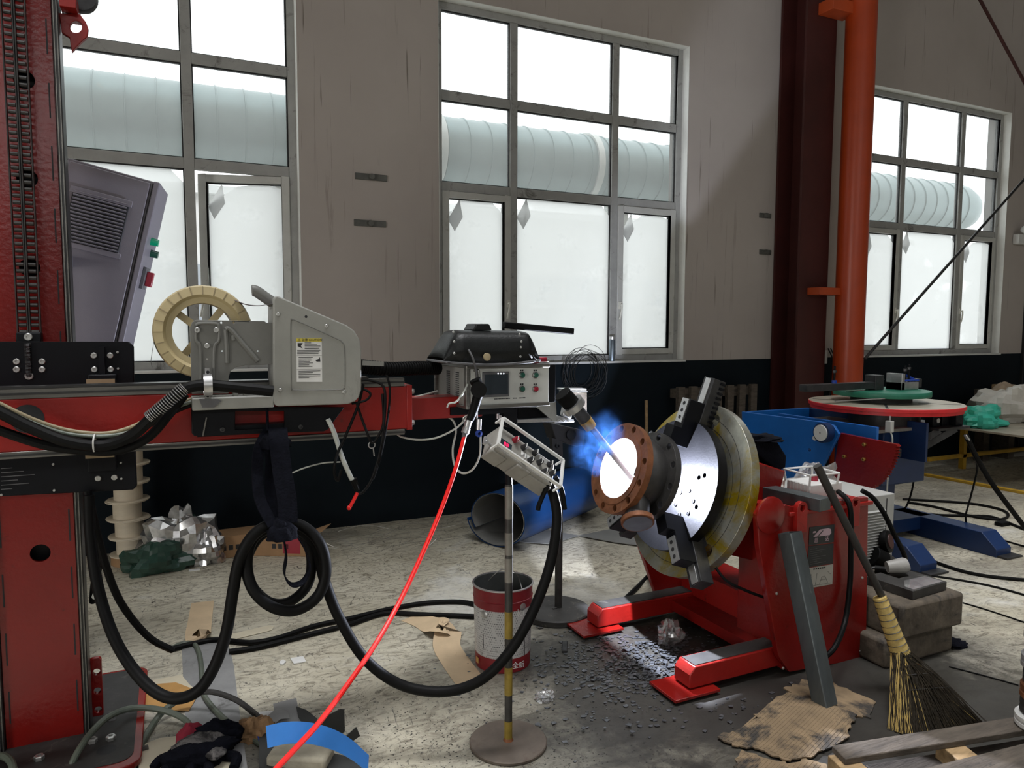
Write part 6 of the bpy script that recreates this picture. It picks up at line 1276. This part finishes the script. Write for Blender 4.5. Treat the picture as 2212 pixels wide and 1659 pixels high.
# ------------------------------------------------------------------ stone blocks with bits on top
sb1 = MB().bb((2.70, 2.02, 0), (3.14, 2.46, .12)).top('stone_block', 'stone', 'lower rough stone block beside the red positioner', 'stone block', bevel=.015, seg=2)
sb2 = MB().bb((2.76, 2.0, .121), (3.17, 2.42, .272)).top('stone_block', 'stone', 'upper rough stone block carrying the black tray', 'stone block', bevel=.015, seg=2)
ZT2 = .273
tr = T('black_tray', 'black flat metal block with bright scratches on the stone block', 'block', (2.98, 2.12, ZT2))
MB(Matrix.Translation((2.99, 2.15, ZT2)) @ Matrix.Rotation(R(4), 4, 'Z')).plate([(-.13, -.11), (.12, -.11), (.12, .11), (.04, .11), (.04, .02), (-.03, .02), (-.03, .11), (-.13, .11)], (), .04).obj('u_block', 'black_dusty', tr, bevel=.002)
MB(Matrix.Translation((2.99, 2.15, ZT2 + .04)) @ Matrix.Rotation(R(4), 4, 'Z')).plate([(-.11, -.10), (.11, -.10), (.10, -.02), (-.04, -.01), (-.11, -.06)], (), .0008).obj('worn_face', 'foil', tr)
cu = T('white_cup', 'dented whitish cup lying on the black tray', 'cup', (2.99, 2.24, ZT2 + .04))
MB(Matrix.Translation((3.0, 2.21, ZT2 + .078)) @ Matrix.Rotation(R(80), 4, 'Y') @ Matrix.Rotation(R(30), 4, 'X')).lathe([(.026, -.045), (.036, .03), (.03, .045), (0, .048), (0, .044), (.027, .04), (.033, .03), (.023, -.045), (.026, -.045)], n=24).obj('cup_wall', 'cup_grey', cu)
rg_ = MB().lathe([(.032, 0), (.042, 0), (.042, .04), (.032, .04), (.032, 0)], (2.87, 2.28, ZT2), n=28).top('steel_ring', 'black_dusty', 'dark ring standing on the stone block left of the cup', 'ring', bevel=.002)
MB().tube([(3.02, 2.34, ZT2 + .022), (3.09, 2.24, ZT2 + .024), (3.13, 2.14, ZT2 + .022)], .018, 12).top('black_grip', 'black_rubber', 'black rubber grip at the right edge of the stone block', 'grip')
tl = T('clamp_tool', 'thin metal clamp tool behind the white cup', 'tool', (2.98, 2.36, ZT2)); MB().bar((2.88, 2.37, ZT2 + .02), (3.08, 2.35, ZT2 + .02), .012, .008).obj('tool_bar', 'steel', tl); MB().bb((2.90, 2.36, ZT2), (2.94, 2.39, ZT2 + .035)).obj('tool_jaw', 'dark_steel', tl, bevel=.003)
rl_ = T('tape_roll', 'grey cylindrical canister lying behind the broom handle', 'canister', (2.80, 2.32, ZT2)); MB().cyl((2.765, 2.29, ZT2 + .046), (2.85, 2.33, ZT2 + .046), .046, n=28).obj('canister_body', 'grey_machine', rl_, bevel=.004); MB().cyl((2.848, 2.329, ZT2 + .046), (2.853, 2.3315, ZT2 + .046), .047, n=28).obj('canister_rim', 'steel', rl_)
pg = T('power_plug', 'large black round power connector with cone cable sleeve', 'connector', tuple(Py(1915, 1210, 2.42)))
c0q, c1q = Py(1886, 1200, 2.43), Py(1958, 1232, 2.36)
MB().cyl(c0q, c0q.lerp(c1q, .35), .048, .044, n=28).obj('plug_shell', 'black_rubber', pg, bevel=.004); MB().cyl(c0q.lerp(c1q, .35), c0q.lerp(c1q, .78), .042, .026, n=28).obj('cone_sleeve', 'black_dusty', pg); MB().cyl(c0q.lerp(c1q, .78), c1q, .030, n=24).obj('end_nut', 'grey_dark', pg)
MB().lathe([(0, .0), (.055, .0), (.058, .012), (.055, .03), (.04, .034), (0, .034)], Py(1908, 1170, 2.445), (.35, -1, .25), 28).obj('socket_cap', 'black_rubber', gs); MB().lathe([(0, .0345), (.036, .0345), (.034, .038), (0, .038)], Py(1908, 1170, 2.445), (.35, -1, .25), 28).obj('socket_cap_inset', 'red_oxide', gs)
cable([(1862, 1060, 2.42), (1885, 1075, 2.40), (1910, 1110, 2.36), (1932, 1155, 2.34), (1952, 1195, 2.34), (1958, 1225, 2.35)], .012, 'black_rubber', 'black cable arching from the red positioner to the round connector')
# ------------------------------------------------------------------ broom
br_ = T('straw_broom', 'straw broom with black handle leaning on the red positioner', 'broom', tuple(Pf(2020, 1570)))
h0, h1 = Py(1765, 1006, 2.03), Py(1912, 1302, 1.93)
MB().tube([h0, h0.lerp(h1, .5), h1], .0165, 12, r_end=.014, sub=2).obj('handle', 'black_stick', br_)
s0, s1 = Py(1900, 1290, 1.935), Py(1945, 1410, 1.88)
MB().tube([s0, s0.lerp(s1, .5), s1], .026, 14, r_end=.038, sub=3).obj('straw_binding', 'straw', br_)
for i in range(9): t_ = (i + .4) / 9; q = s0.lerp(s1, t_); MB().lathe([(.0265 + .012 * t_, -.0016), (.0285 + .012 * t_, 0), (.0265 + .012 * t_, .0016)], q, s1 - s0, 18).obj('binding_ring', 'black_stick', br_)
br2 = MB(); br3 = MB(); random.seed(5)
for k in range(800):
    u_ = random.random(); w_ = random.gauss(0, .35)
    e_ = Pf(1938 + 185 * u_ ** 1.3, 1582 - 18 * u_ + 6 * w_, .004); e_ = e_ + V((0, .05 * w_, 0))
    o_ = s1 + V((random.uniform(-.03, .03), random.uniform(-.025, .025), random.uniform(-.02, .02))); m_ = o_.lerp(e_, .5) + V((random.gauss(-.005, .010), random.gauss(0, .01), random.gauss(.025 * u_, .008)))
    (br3 if (u_ < .13 and random.random() < .5) or random.random() < .03 else br2).tube([o_, m_, e_], .0017, 3, sub=3, r_end=.0011)
for mb, nm, mt in ((br2, 'dark_bristles', 'bristle'), (br3, 'pale_bristles', 'straw')): mb.obj(nm, mt, br_)['kind'] = 'stuff'
for (t_, n_) in ((.32, 0), (.52, 0)):
    MB().tube([s1.lerp(Pf(1938 + 185 * u_ ** 1.3, 1580 - 18 * u_), t_) + V((0, -.035, .02)) for u_ in (0, .25, .5, .8, 1)], .002, 6).obj('stitch_cord', 'black_stick', br_)
# ------------------------------------------------------------------ cardboard mats and the pallet in the foreground
def mat_sheet(name, pts, mat, label, z, rib):
    P = [Pf(x, y) for x, y in pts]; t_ = T(name, label, 'cardboard', tuple(sum(P, V()) / len(P)))
    random.seed(len(label)); Q = []
    for i in range(len(P)):
        A, B = P[i], P[(i + 1) % len(P)]
        for k in range(6): q = A.lerp(B, k / 6); Q.append((q.x + random.gauss(0, .006), q.y + random.gauss(0, .006)))
    MB().plate(Q, (), .005, Matrix.Translation((0, 0, z))).obj('board', mat, t_)
    if rib:
        d_ = V((.9, .35, 0)).normalized(); n_ = V((-d_.y, d_.x, 0)); c_ = sum(P, V()) / len(P); rb = MB()
        for k in range(-34, 35):
            ts = []
            o_ = c_ + n_ * k * .0125
            for i in range(len(P)):
                A, B = P[i] - o_, P[(i + 1) % len(P)] - o_; da, db = A.dot(n_), B.dot(n_)
                if da * db < 0: w_ = da / (da - db); ts.append((A.lerp(B, w_)).dot(d_))
            ts.sort()
            for j in range(0, len(ts) - 1, 2):
                if ts[j + 1] - ts[j] > .04: rb.bar(o_ + d_ * (ts[j] + .012) + V((0, 0, z + .0052)), o_ + d_ * (ts[j + 1] - .012) + V((0, 0, z + .0052)), .006, .0016)
        rb.obj('corrugations', mat, t_)['kind'] = 'stuff'
    return t_
mat_sheet('cardboard_mat', [(1690, 1492), (1735, 1470), (1800, 1478), (1895, 1520), (1880, 1552), (1845, 1550), (1780, 1530)], 'cardboard_floor', 'dark sooty cardboard sheet behind the leaning tube foot', .001, False)
mat_sheet('cardboard_mat', [(1548, 1600), (1606, 1576), (1640, 1545), (1700, 1500), (1760, 1520), (1852, 1548), (1838, 1570), (1826, 1602), (1760, 1640), (1700, 1650), (1640, 1625), (1590, 1618)], 'cardboard_floor', 'torn brown corrugated cardboard sheet on the floor at bottom right', .007, True)
mat_sheet('cardboard_mat', [(1600, 1622), (1690, 1652), (1760, 1645), (1800, 1668), (1580, 1668)], 'cardboard_floor', 'lower piece of torn brown cardboard at the bottom edge', .001, True)
pt_ = T('wooden_pallet', 'weathered wooden pallet in the bottom right corner', 'pallet', (2.3, 1.45, 0))
def plank(pts, z, t_, mat='wood_old', nm='plank'):
    P = [Pf(x, y, z) for x, y in pts]; return MB().plate([(v.x, v.y) for v in P], (), t_, Matrix.Translation((0, 0, z - t_))).obj(nm, mat, pt_, bevel=.003)
ext = lambda a, b, k=.35: (b[0] + (b[0] - a[0]) * k, b[1] + (b[1] - a[1]) * k)
plank([(1797, 1610), (1826, 1639), ext((1826, 1639), (2212, 1577)), ext((1797, 1610), (2212, 1545))], .11, .022)
plank([(1985, 1662), (2060, 1690), ext((2060, 1690), (2300, 1640)), ext((1985, 1662), (2212, 1606))], .11, .022)
plank([(1870, 1652), (1905, 1685), ext((1905, 1685), (2212, 1625)), ext((1870, 1652), (2212, 1596))], .035, .022)
for (x0_, y0_, x1_, y1_) in ((1812, 1628, 1880, 1690), (2045, 1600, 2110, 1650)):
    A, B = Pf(x0_, y0_, .088), Pf(x1_, y1_, .088); MB().bar(A + V((0, 0, -.028)), B + V((0, 0, -.028)), .08, .056).obj('block', 'wood_block', pt_, bevel=.003)
# stack of round parts at the right edge, standing on the pallet
g2 = 'round metal parts stacked at the right edge'; qx = Pf(2248, 1572, .11); zz = .1105
for i, (r_, h_, mt, nm, lb) in enumerate(((.075, .045, 'white_paint', 'grinding_disc', 'scratched white disc at the bottom of the right-edge stack'), (.062, .05, 'black_dusty', 'roller', 'black roller just above the white disc at the right edge'), (.064, .055, 'rust', 'roller', 'rusty brown roller in the right-edge stack'), (.058, .05, 'dark_steel', 'roller', 'dark steel roller in the middle of the right-edge stack'), (.066, .05, 'scrap_grey', 'roller', 'grey flanged roller in the right-edge stack'), (.058, .045, 'black_dusty', 'roller', 'black roller near the top of the right-edge stack'), (.062, .06, 'scrap_grey', 'roller', 'grey roller at the top of the right-edge stack'))):
    MB().lathe([(.012, 0), (r_ * .92, 0), (r_, .006), (r_, h_ * .4), (r_ * .93, h_ * .5), (r_, h_ * .6), (r_, h_ - .006), (r_ * .92, h_), (.012, h_), (.012, 0)], (qx.x, qx.y, zz), (0, 0, 1), 36).top(nm, mt, lb, 'roller', g2); zz += h_ + .0005
# ------------------------------------------------------------------ blue positioner with round table
bp = T('blue_positioner', 'blue welding positioner with round red-edged table and red gear sector', 'positioner', (4.2, 3.3, 0))
zp = .85; e0, e1 = Pf(1602, 889, zp), Pf(1807, 917, zp); i0, i1 = Pf(1703, 898, zp), Pf(1907, 922, zp); xl = (e0.x + e1.x) / 2; xi = (i0.x + i1.x) / 2
YZ = lambda X: Matrix(((0, 0, 1, X), (1, 0, 0, 0), (0, 1, 0, 0), (0, 0, 0, 1)))
def yzp(pts, X): return [(p.y, p.z) for p in (Px(x, y, X) for x, y in pts)]
MB().plate(yzp([(1602, 889), (1780, 912), (1800, 919), (1812, 938), (1801, 960), (1775, 1012), (1740, 1060), (1640, 1060), (1604, 960)], xl), [circ(.012, 12, yzp([(1748, 972)], xl)[0])], .02, YZ(xl)).obj('side_plate', 'blue_paint', bp, bevel=.003)
MB().bb((xl + .02, e0.y - .03, zp - .12), (xl + .62, e0.y, zp)).obj('back_beam', 'blue_paint', bp, bevel=.003)
MB().bb((xi, i1.y, zp - .09), (xi + .02, i0.y + .15, zp)).obj('inner_rail', 'blue_paint', bp, bevel=.002); MB().bb((xl + .60, i1.y, zp - .25), (xl + .62, e0.y, zp)).obj('side_plate', 'blue_dark', bp, bevel=.002)
MB().bb((xi + .02, i1.y + .1, zp - .06), (xl + .6, i0.y + .1, zp - .04)).obj('tray_plate', 'sheet_back', bp)
bo = Px(1786, 934, xl); bs = MB().lathe([(0, .05), (.062, .05), (.062, 0), (0, 0)], (xl, bo.y, bo.z), (-1, 0, 0), 28).obj('pivot_boss', 'blue_dark', bp); MB().lathe([(0, .058), (.05, .058), (.05, .05)], (xl, bo.y, bo.z), (-1, 0, 0), 28).obj('pivot_cap', 'white_paint', bs); MB().lathe([(0, .0595), (.005, .0595)], (xl, bo.y, bo.z), (-1, 0, 0), 10).obj('pivot_centre', 'ink', bs); MB().cyl((xl - .04, bo.y + .05, bo.z - .04), (xl - .05, bo.y + .05, bo.z - .04), .015, n=14).obj('oil_cup', 'white_paint', bs)
# gear sector
gx = xl + .05; gc_ = Px(1822, 937, gx); ge = Px(1940, 952, gx); gr = math.hypot(gc_.y - ge.y, gc_.z - ge.z)
out = [(gc_.y + .03, gc_.z + .0), ]
nt_ = 34
for i in range(nt_ * 2 + 1):
    a = R(-2) - R(100) * i / (nt_ * 2); rr = gr * (1.0 if i % 2 else .965); out.append((gc_.y - rr * math.cos(a) , gc_.z + rr * math.sin(a)))
MB().plate(out, [], .03, YZ(gx)).obj('gear_sector', 'red_paint', bp)
for (x, y) in ((1868, 960), (1825, 986), (1867, 992)): q = Px(x, y, gx); bolt('sector_bolt', (gx, q.y, q.z), (-1, 0, 0), .012, .014, bp, 'brass', 6)
# table
tc_ = Pf(1910, 868, .95); RT = (Pf(2083, 878, .95) - Pf(1737, 868, .95)).length / 2
MB().lathe([(0, 0), (.22, 0), (.22, -.10), (.16, -.10), (.16, -.22), (0, -.22)], (tc_.x, tc_.y, .905), n=40).obj('table_hub', 'dark_steel', bp)
tt_ = MB().lathe([(0, 0), (RT - .004, 0), (RT - .004, -.004)], (tc_.x, tc_.y, .95), n=72).obj('table_top', 'table_top', bp); MB().lathe([(RT - .004, .0), (RT, -.003), (RT, -.022), (RT - .012, -.024), (RT - .012, -.045), (0, -.045)], (tc_.x, tc_.y, .95), n=72).obj('table_rim', 'table_red', tt_)
for a in (40, 130, 220, 310): MB(Matrix.Translation((tc_.x, tc_.y, .9505)) @ Matrix.Rotation(R(a), 4, 'Z')).bb((.2, -.008, 0), (RT - .03, .008, .0006)).obj('t_slot', 'ink', tt_)
# body and feet
MB().bb((tc_.x - .20, tc_.y - .16, .42), (tc_.x + .22, tc_.y + .22, .80)).obj('gear_housing', 'blue_dark', bp, bevel=.01)
MB().bb((tc_.x - .10, tc_.y - .02, .06), (tc_.x + .12, tc_.y + .24, .45)).obj('pedestal', 'blue_dark', bp, bevel=.005)
ft = Pf(2160, 1200)
for xf in (ft.x, ft.x - .72):
    ya, yb2 = ft.y - .02, ft.y + .95
    MB().plate([(ya, .0), (ya, .05), (ya + .10, .14), (yb2, .14), (yb2, 0)], (), .15, YZ(xf - .07)).obj('floor_beam', 'blue_dark', bp, bevel=.004)
    MB().bb((xf - .06, ya - .06, 0), (xf + .10, ya + .1, .012)).obj('foot_pad', 'dark_steel', bp)
MB().bb((ft.x - .75, ft.y + .5, .05), (ft.x + .05, ft.y + .72, .14)).obj('cross_beam', 'blue_dark', bp, bevel=.004)
MB().bb((tc_.x + .05, tc_.y - .36, .795), (tc_.x + .36, tc_.y - .02, .812)).obj('sensor_shelf', 'dark_steel', bp, bevel=.002)
for (dx, dy) in ((.10, -.28), (.22, -.26), (.30, -.30)): MB().bb((tc_.x + dx - .035, tc_.y + dy - .03, .812), (tc_.x + dx + .035, tc_.y + dy + .03, .90)).obj('gear_motor', 'black_plate', bp, bevel=.006)
MB().cyl((tc_.x + .10, tc_.y - .312, .855), (tc_.x + .10, tc_.y - .32, .855), .016, n=14).obj('motor_bolt', 'steel', bp)
for dx in (.10, .26): MB().bar((tc_.x + dx, tc_.y - .33, .795), (tc_.x + dx - .16, tc_.y - .16, .62), .015, .04).obj('shelf_strut', 'dark_steel', bp)
lm = Px(1918, 920, xi + .1); MB().bb((lm.x, lm.y - .02, lm.z - .04), (lm.x + .03, lm.y + .02, lm.z + .03)).obj('limit_switch', 'grey_machine', bp, bevel=.003); MB().cyl((lm.x + .015, lm.y, lm.z + .03), (lm.x + .015, lm.y, lm.z + .06), .006, n=10).obj('switch_plunger', 'steel', bp); MB().tube([(lm.x + .015, lm.y - .01, lm.z - .04), (lm.x + .02, lm.y - .02, lm.z - .10), (lm.x + .02, lm.y, lm.z - .3), (lm.x + .02, lm.y, lm.z - .55)], .005, 6).obj('switch_cable', 'clear_hose', bp)
# green flange and fixture lying on the table
gf = T('green_flange', 'green-edged round flange lying on the red-edged table', 'flange', (tc_.x, tc_.y, .951)); gcx = Pf(1905, 838, 1.0); gr_ = (Pf(2010, 842, 1.0) - Pf(1802, 836, 1.0)).length / 2 * .94
gX, gY = tc_.x + .03, tc_.y + .05
MB().lathe([(.0, 0), (.19, 0), (.19, .04), (0, .04)], (gX, gY, .951), n=40).obj('spacer_ring', 'black_dusty', gf)
MB().lathe([(0, .04), (gr_, .04), (gr_ + .002, .045), (gr_ + .002, .072), (gr_, .076), (gr_ * .6, .077), (0, .077)], (gX, gY, .951), n=64).obj('flange_disc', 'green_ring', gf)
ZG = 1.029
fx = T('left_fixture_arm', 'dark steel bar clamped across the green flange, pointing left', 'fixture', (gX - .2, gY, ZG))
f0, f1 = Py(1735, 818, gY), Py(1842, 822, gY)
MB().bb((f0.x, gY - .03, ZG + .01), (gX - .02, gY + .03, ZG + .055)).obj('arm_bar', 'dark_steel', fx, bevel=.002); MB().bb((gX - .10, gY - .035, ZG), (gX - .02, gY + .05, ZG + .10)).obj('arm_block', 'dark_steel', fx, bevel=.003)
sxp = Py(1803, 800, gY).x; MB().cyl((sxp, gY, ZG + .05), (sxp, gY, ZG + .17), .007, n=10).obj('stud', 'black_plate', fx); MB().cyl((sxp, gY, ZG + .055), (sxp, gY, ZG + .075), .016, n=6).obj('nut', 'label_blue', fx); MB().cyl((sxp, gY, ZG + .125), (sxp, gY, ZG + .14), .013, n=6).obj('nut', 'dark_steel', fx); MB().cyl((gX - .02, gY - .01, ZG + .07), (gX + .0, gY - .01, ZG + .07), .01, n=10).obj('end_screw', 'steel', fx)
MB().bar((f0.x - .0 + .06, gY - .2, ZG - .035), (gX - .15, gY - .2, ZG - .035), .008, .006).obj('feeler_rod', 'steel', fx)
fx2 = T('right_fixture_clamp', 'bright angle plate with blue step clamp on the green flange', 'fixture', (gX + .15, gY - .05, ZG))
MB().bb((gX + .07, gY - .10, ZG), (gX + .10, gY + .02, ZG + .11)).obj('angle_plate', 'steel', fx2, bevel=.002); MB().bb((gX + .07, gY - .10, ZG), (gX + .24, gY + .02, ZG + .05)).obj('angle_base', 'steel', fx2, bevel=.002); MB().bb((gX + .24, gY - .08, ZG + .01), (gX + .30, gY + .0, ZG + .07)).obj('side_block', 'dark_steel', fx2, bevel=.002)
MB().bar((gX + .08, gY - .07, ZG + .06), (gX + .27, gY - .07, ZG + .06), .025, .012).obj('clamp_strap', 'label_blue', fx2, bevel=.003); MB().bar((gX + .16, gY - .04, ZG + .10), (gX + .26, gY - .05, ZG + .062), .025, .016).obj('step_clamp', 'label_blue', fx2, bevel=.003)
for dx, h_ in ((.15, .16), (.19, .17), (.09, .09)): MB().cyl((gX + dx, gY - .06, ZG + .04), (gX + dx, gY - .06, ZG + h_), .007, n=10).obj('stud', 'black_plate', fx2); MB().cyl((gX + dx, gY - .06, ZG + h_ - .035), (gX + dx, gY - .06, ZG + h_ - .02), .013, n=6).obj('nut', 'dark_steel', fx2)
# ------------------------------------------------------------------ low bench with bags at the right
zt2 = .5; lg = Pf(2125, 1021); bn = T('yellow_bench', 'low pale-topped bench with yellow steel frame at the right', 'bench', (lg.x + .8, lg.y, 0))
bx0, bx1, by0, by1 = lg.x - .55, lg.x + 2.3, lg.y - .75, lg.y + .25
c0b = Pf(2085, 907, zt2)
MB().bb((bx0, by0 - .02, zt2 - .02), (bx1, by1, zt2)).obj('bench_top', 'table_top', bn, bevel=.003)
for y in (by0, by1 - .05): MB().bb((bx0, y, zt2 - .06), (bx1, y + .05, zt2 - .02)).obj('frame_rail', 'yellow_paint', bn); MB().bb((bx0, y, .12), (bx1, y + .04, .155)).obj('stretcher', 'yellow_paint', bn)
for x in (lg.x - .02, bx1 - .1):
    for y in (by0, by1 - .05): MB().bb((x, y, 0), (x + .05, y + .05, zt2 - .06)).obj('leg', 'yellow_paint', bn)
for (x, y, sz, sd_, mt, lb) in ((2070, 868, (.34, .2, .2), 71, 'bag_brown', 'crumpled brown paper bag on the bench'), (2185, 885, (.40, .26, .24), 73, 'bag_white', 'large crumpled white plastic bag on the bench'), (2110, 898, (.26, .2, .13), 77, 'bag_green', 'crumpled green plastic bag on the bench')):
    p = Pf(x, y + 22, zt2); p.y = min(p.y, 4.72); crumple((p.x, p.y, zt2 + .001), sz, sd_, .45, 1.5, 18, -.4).top('bag', mt, lb, 'bag', ang=22)
wbk = T('wood_offcut', 'pale sawn wooden beam lying behind the white bag', 'wood', tuple(Py(2190, 848, 4.95))); pq = Py(2165, 850, 4.9)
MB().bb((pq.x, 4.85, pq.z - .12), (pq.x + 1.2, 5.05, pq.z - .01)).obj('beam', 'wood_block', wbk, bevel=.004); MB().bb((pq.x + .05, 4.9, pq.z - .01), (pq.x + .25, 5.05, pq.z + .09)).obj('beam', 'wood_block', wbk, bevel=.004); MB().bb((pq.x - .3, 4.88, pq.z - .13), (pq.x - .15, 5.02, pq.z + .05)).obj('beam', 'wood_old', wbk, bevel=.004)
for dx in (.1, .9): MB().bb((pq.x + dx, 4.86, 0), (pq.x + dx + .1, 5.04, pq.z - .12)).obj('trestle_post', 'wood_old', wbk)
MB().bb((pq.x - .28, 4.9, 0), (pq.x - .18, 5.0, pq.z - .12)).obj('trestle_post', 'wood_old', wbk)
# floor line and right-hand cables
l0, l1 = Pf(1968, 1022), Pf(2212, 1067); dl = (l1 - l0).normalized()
MB().bar(l0 - dl * .3 + V((0, 0, .012)), l1 + dl * 1.2 + V((0, 0, .012)), .05, .024).top('yellow_kerb', 'yellow_paint', 'yellow steel strip lying along the floor at right', 'strip', bevel=.003)
hgv = T('earth_cable_lug', 'cable lug hanging below the round table', 'lug', tuple(Py(2092, 950, 2.95))); MB().bar(Py(2085, 940, 2.95), Py(2094, 953, 2.95), .02, .012).obj('lug_body', 'steel', hgv, bevel=.003)
cable([(2086, 938, 2.97), (2094, 955, 2.95), (2108, 985, 2.93), (2140, 1040, 2.9), (2180, 1095, 2.85), (2230, 1160, 2.8)], .016, 'black_rubber', 'thick black cable slanting from the round table to the right edge')
cable([(2110, 990, 2.95), (2110, 1020, 3.0), (2095, 1080, 3.05), (2086, 1115, 3.05), (2090, 1140, 3.05)], .006, 'black_rubber', 'thin black cable hanging from the round table')
cable([(1978, 1000, 3.2), (1972, 1050, 3.2), (1962, 1085, 3.2), (1955, 1098, 3.2)], .006, 'black_rubber', 'thin black cable hanging below the blue housing')
for k, (pts_, r_, lb) in enumerate((([(1950, 1078), (2020, 1082), (2100, 1088), (2160, 1100), (2178, 1112), (2160, 1122), (2100, 1115), (2020, 1095), (1960, 1085)], .010, 'flat loop of black cable on the floor at right'), ([(1950, 1105), (2020, 1112), (2090, 1114), (2140, 1116), (2180, 1130), (2230, 1150)], .010, 'black cable curving along the floor to the right edge'), ([(1985, 1200), (2060, 1228), (2130, 1244), (2230, 1254)], .010, 'black cable on the floor right of the stone block'), ([(1990, 1240), (2080, 1254), (2150, 1268), (2230, 1290)], .006, 'thin dark cable on the floor right of the stone block'), ([(2080, 1302), (2140, 1320), (2230, 1350)], .004, 'thin wire on the floor running to the right edge'), ([(2050, 1440), (2120, 1458), (2200, 1480)], .003, 'thin wire on the floor behind the broom'), ([(2170, 1168), (2230, 1185)], .006, 'short dark cable beyond the blue foot'))):
    cable(pts_, r_, 'black_rubber', lb, floor=True, n=8)
fp2 = Pf(2165, 1135); MB().bb((fp2.x - .05, fp2.y - .03, 0), (fp2.x + .05, fp2.y + .03, .03)).top('cable_joint', 'black_rubber', 'small black cable joint box on the floor at right', 'joint box', bevel=.006)
p = Pf(2055, 1395); crumple((p.x + .02, p.y, 0), (.05, .04, .02), 81, .5, 2.0, 10, -.4).top('oily_rag', 'black_cloth', 'small dark oily rag at the foot of the stone block', 'rag')

# ------------------------------------------------------------------ welding smoke
sm = MB(); sm.bb(tuple(Py(1205, 1000, 2.60) + V((0, -.14, -.10))), tuple(Py(1330, 860, 2.60) + V((.06, .16, .06))))
so = sm.obj('welding_smoke', 'gasket'); so['kind'] = 'stuff'; so['label'] = 'bluish welding smoke drifting left of the rusty flange'; so['category'] = 'smoke'
nt, N, L, o = nodes_of('smoke')
vol = N.new('ShaderNodeVolumePrincipled'); vol.inputs['Color'].default_value = (.10, .34, 1, 1); vol.inputs['Anisotropy'].default_value = 0.1
g = N.new('ShaderNodeNewGeometry').outputs['Position']; acc = None
for (x, y, Y, r_, k) in ((1264, 980, 2.56, .085, 1.0), (1283, 1000, 2.55, .065, 1.0), (1275, 945, 2.56, .075, .5), (1305, 935, 2.58, .10, .22), (1246, 1002, 2.56, .045, .9), (1295, 960, 2.56, .08, .5), (1325, 905, 2.62, .08, .12)):
    c_ = Py(x, y, Y); d_ = N.new('ShaderNodeVectorMath'); d_.operation = 'DISTANCE'; L.new(g, d_.inputs[0]); d_.inputs[1].default_value = c_
    mr = N.new('ShaderNodeMapRange'); mr.interpolation_type = 'SMOOTHSTEP'; L.new(d_.outputs['Value'], mr.inputs[0]); mr.inputs[1].default_value = 0.0; mr.inputs[2].default_value = r_; mr.inputs[3].default_value = k; mr.inputs[4].default_value = 0
    if acc is None: acc = mr.outputs[0]
    else:
        ad = N.new('ShaderNodeMath'); ad.operation = 'MAXIMUM'; L.new(acc, ad.inputs[0]); L.new(mr.outputs[0], ad.inputs[1]); acc = ad.outputs[0]
nz = N.new('ShaderNodeTexNoise'); nz.inputs['Scale'].default_value = 22; nz.inputs['Detail'].default_value = 4; nz.inputs['Distortion'].default_value = .8; L.new(g, nz.inputs['Vector'])
rr = N.new('ShaderNodeMapRange'); L.new(nz.outputs['Fac'], rr.inputs[0]); rr.inputs[1].default_value = .40; rr.inputs[2].default_value = .62; rr.inputs[3].default_value = 0.05; rr.inputs[4].default_value = 1
mu = N.new('ShaderNodeMath'); mu.operation = 'MULTIPLY'; L.new(acc, mu.inputs[0]); L.new(rr.outputs[0], mu.inputs[1])
m2 = N.new('ShaderNodeMath'); m2.operation = 'MULTIPLY'; L.new(mu.outputs[0], m2.inputs[0]); m2.inputs[1].default_value = 8.0
L.new(m2.outputs[0], vol.inputs['Density']); L.new(vol.outputs[0], o.inputs['Volume'])
so.data.materials[0] = MATS['smoke']
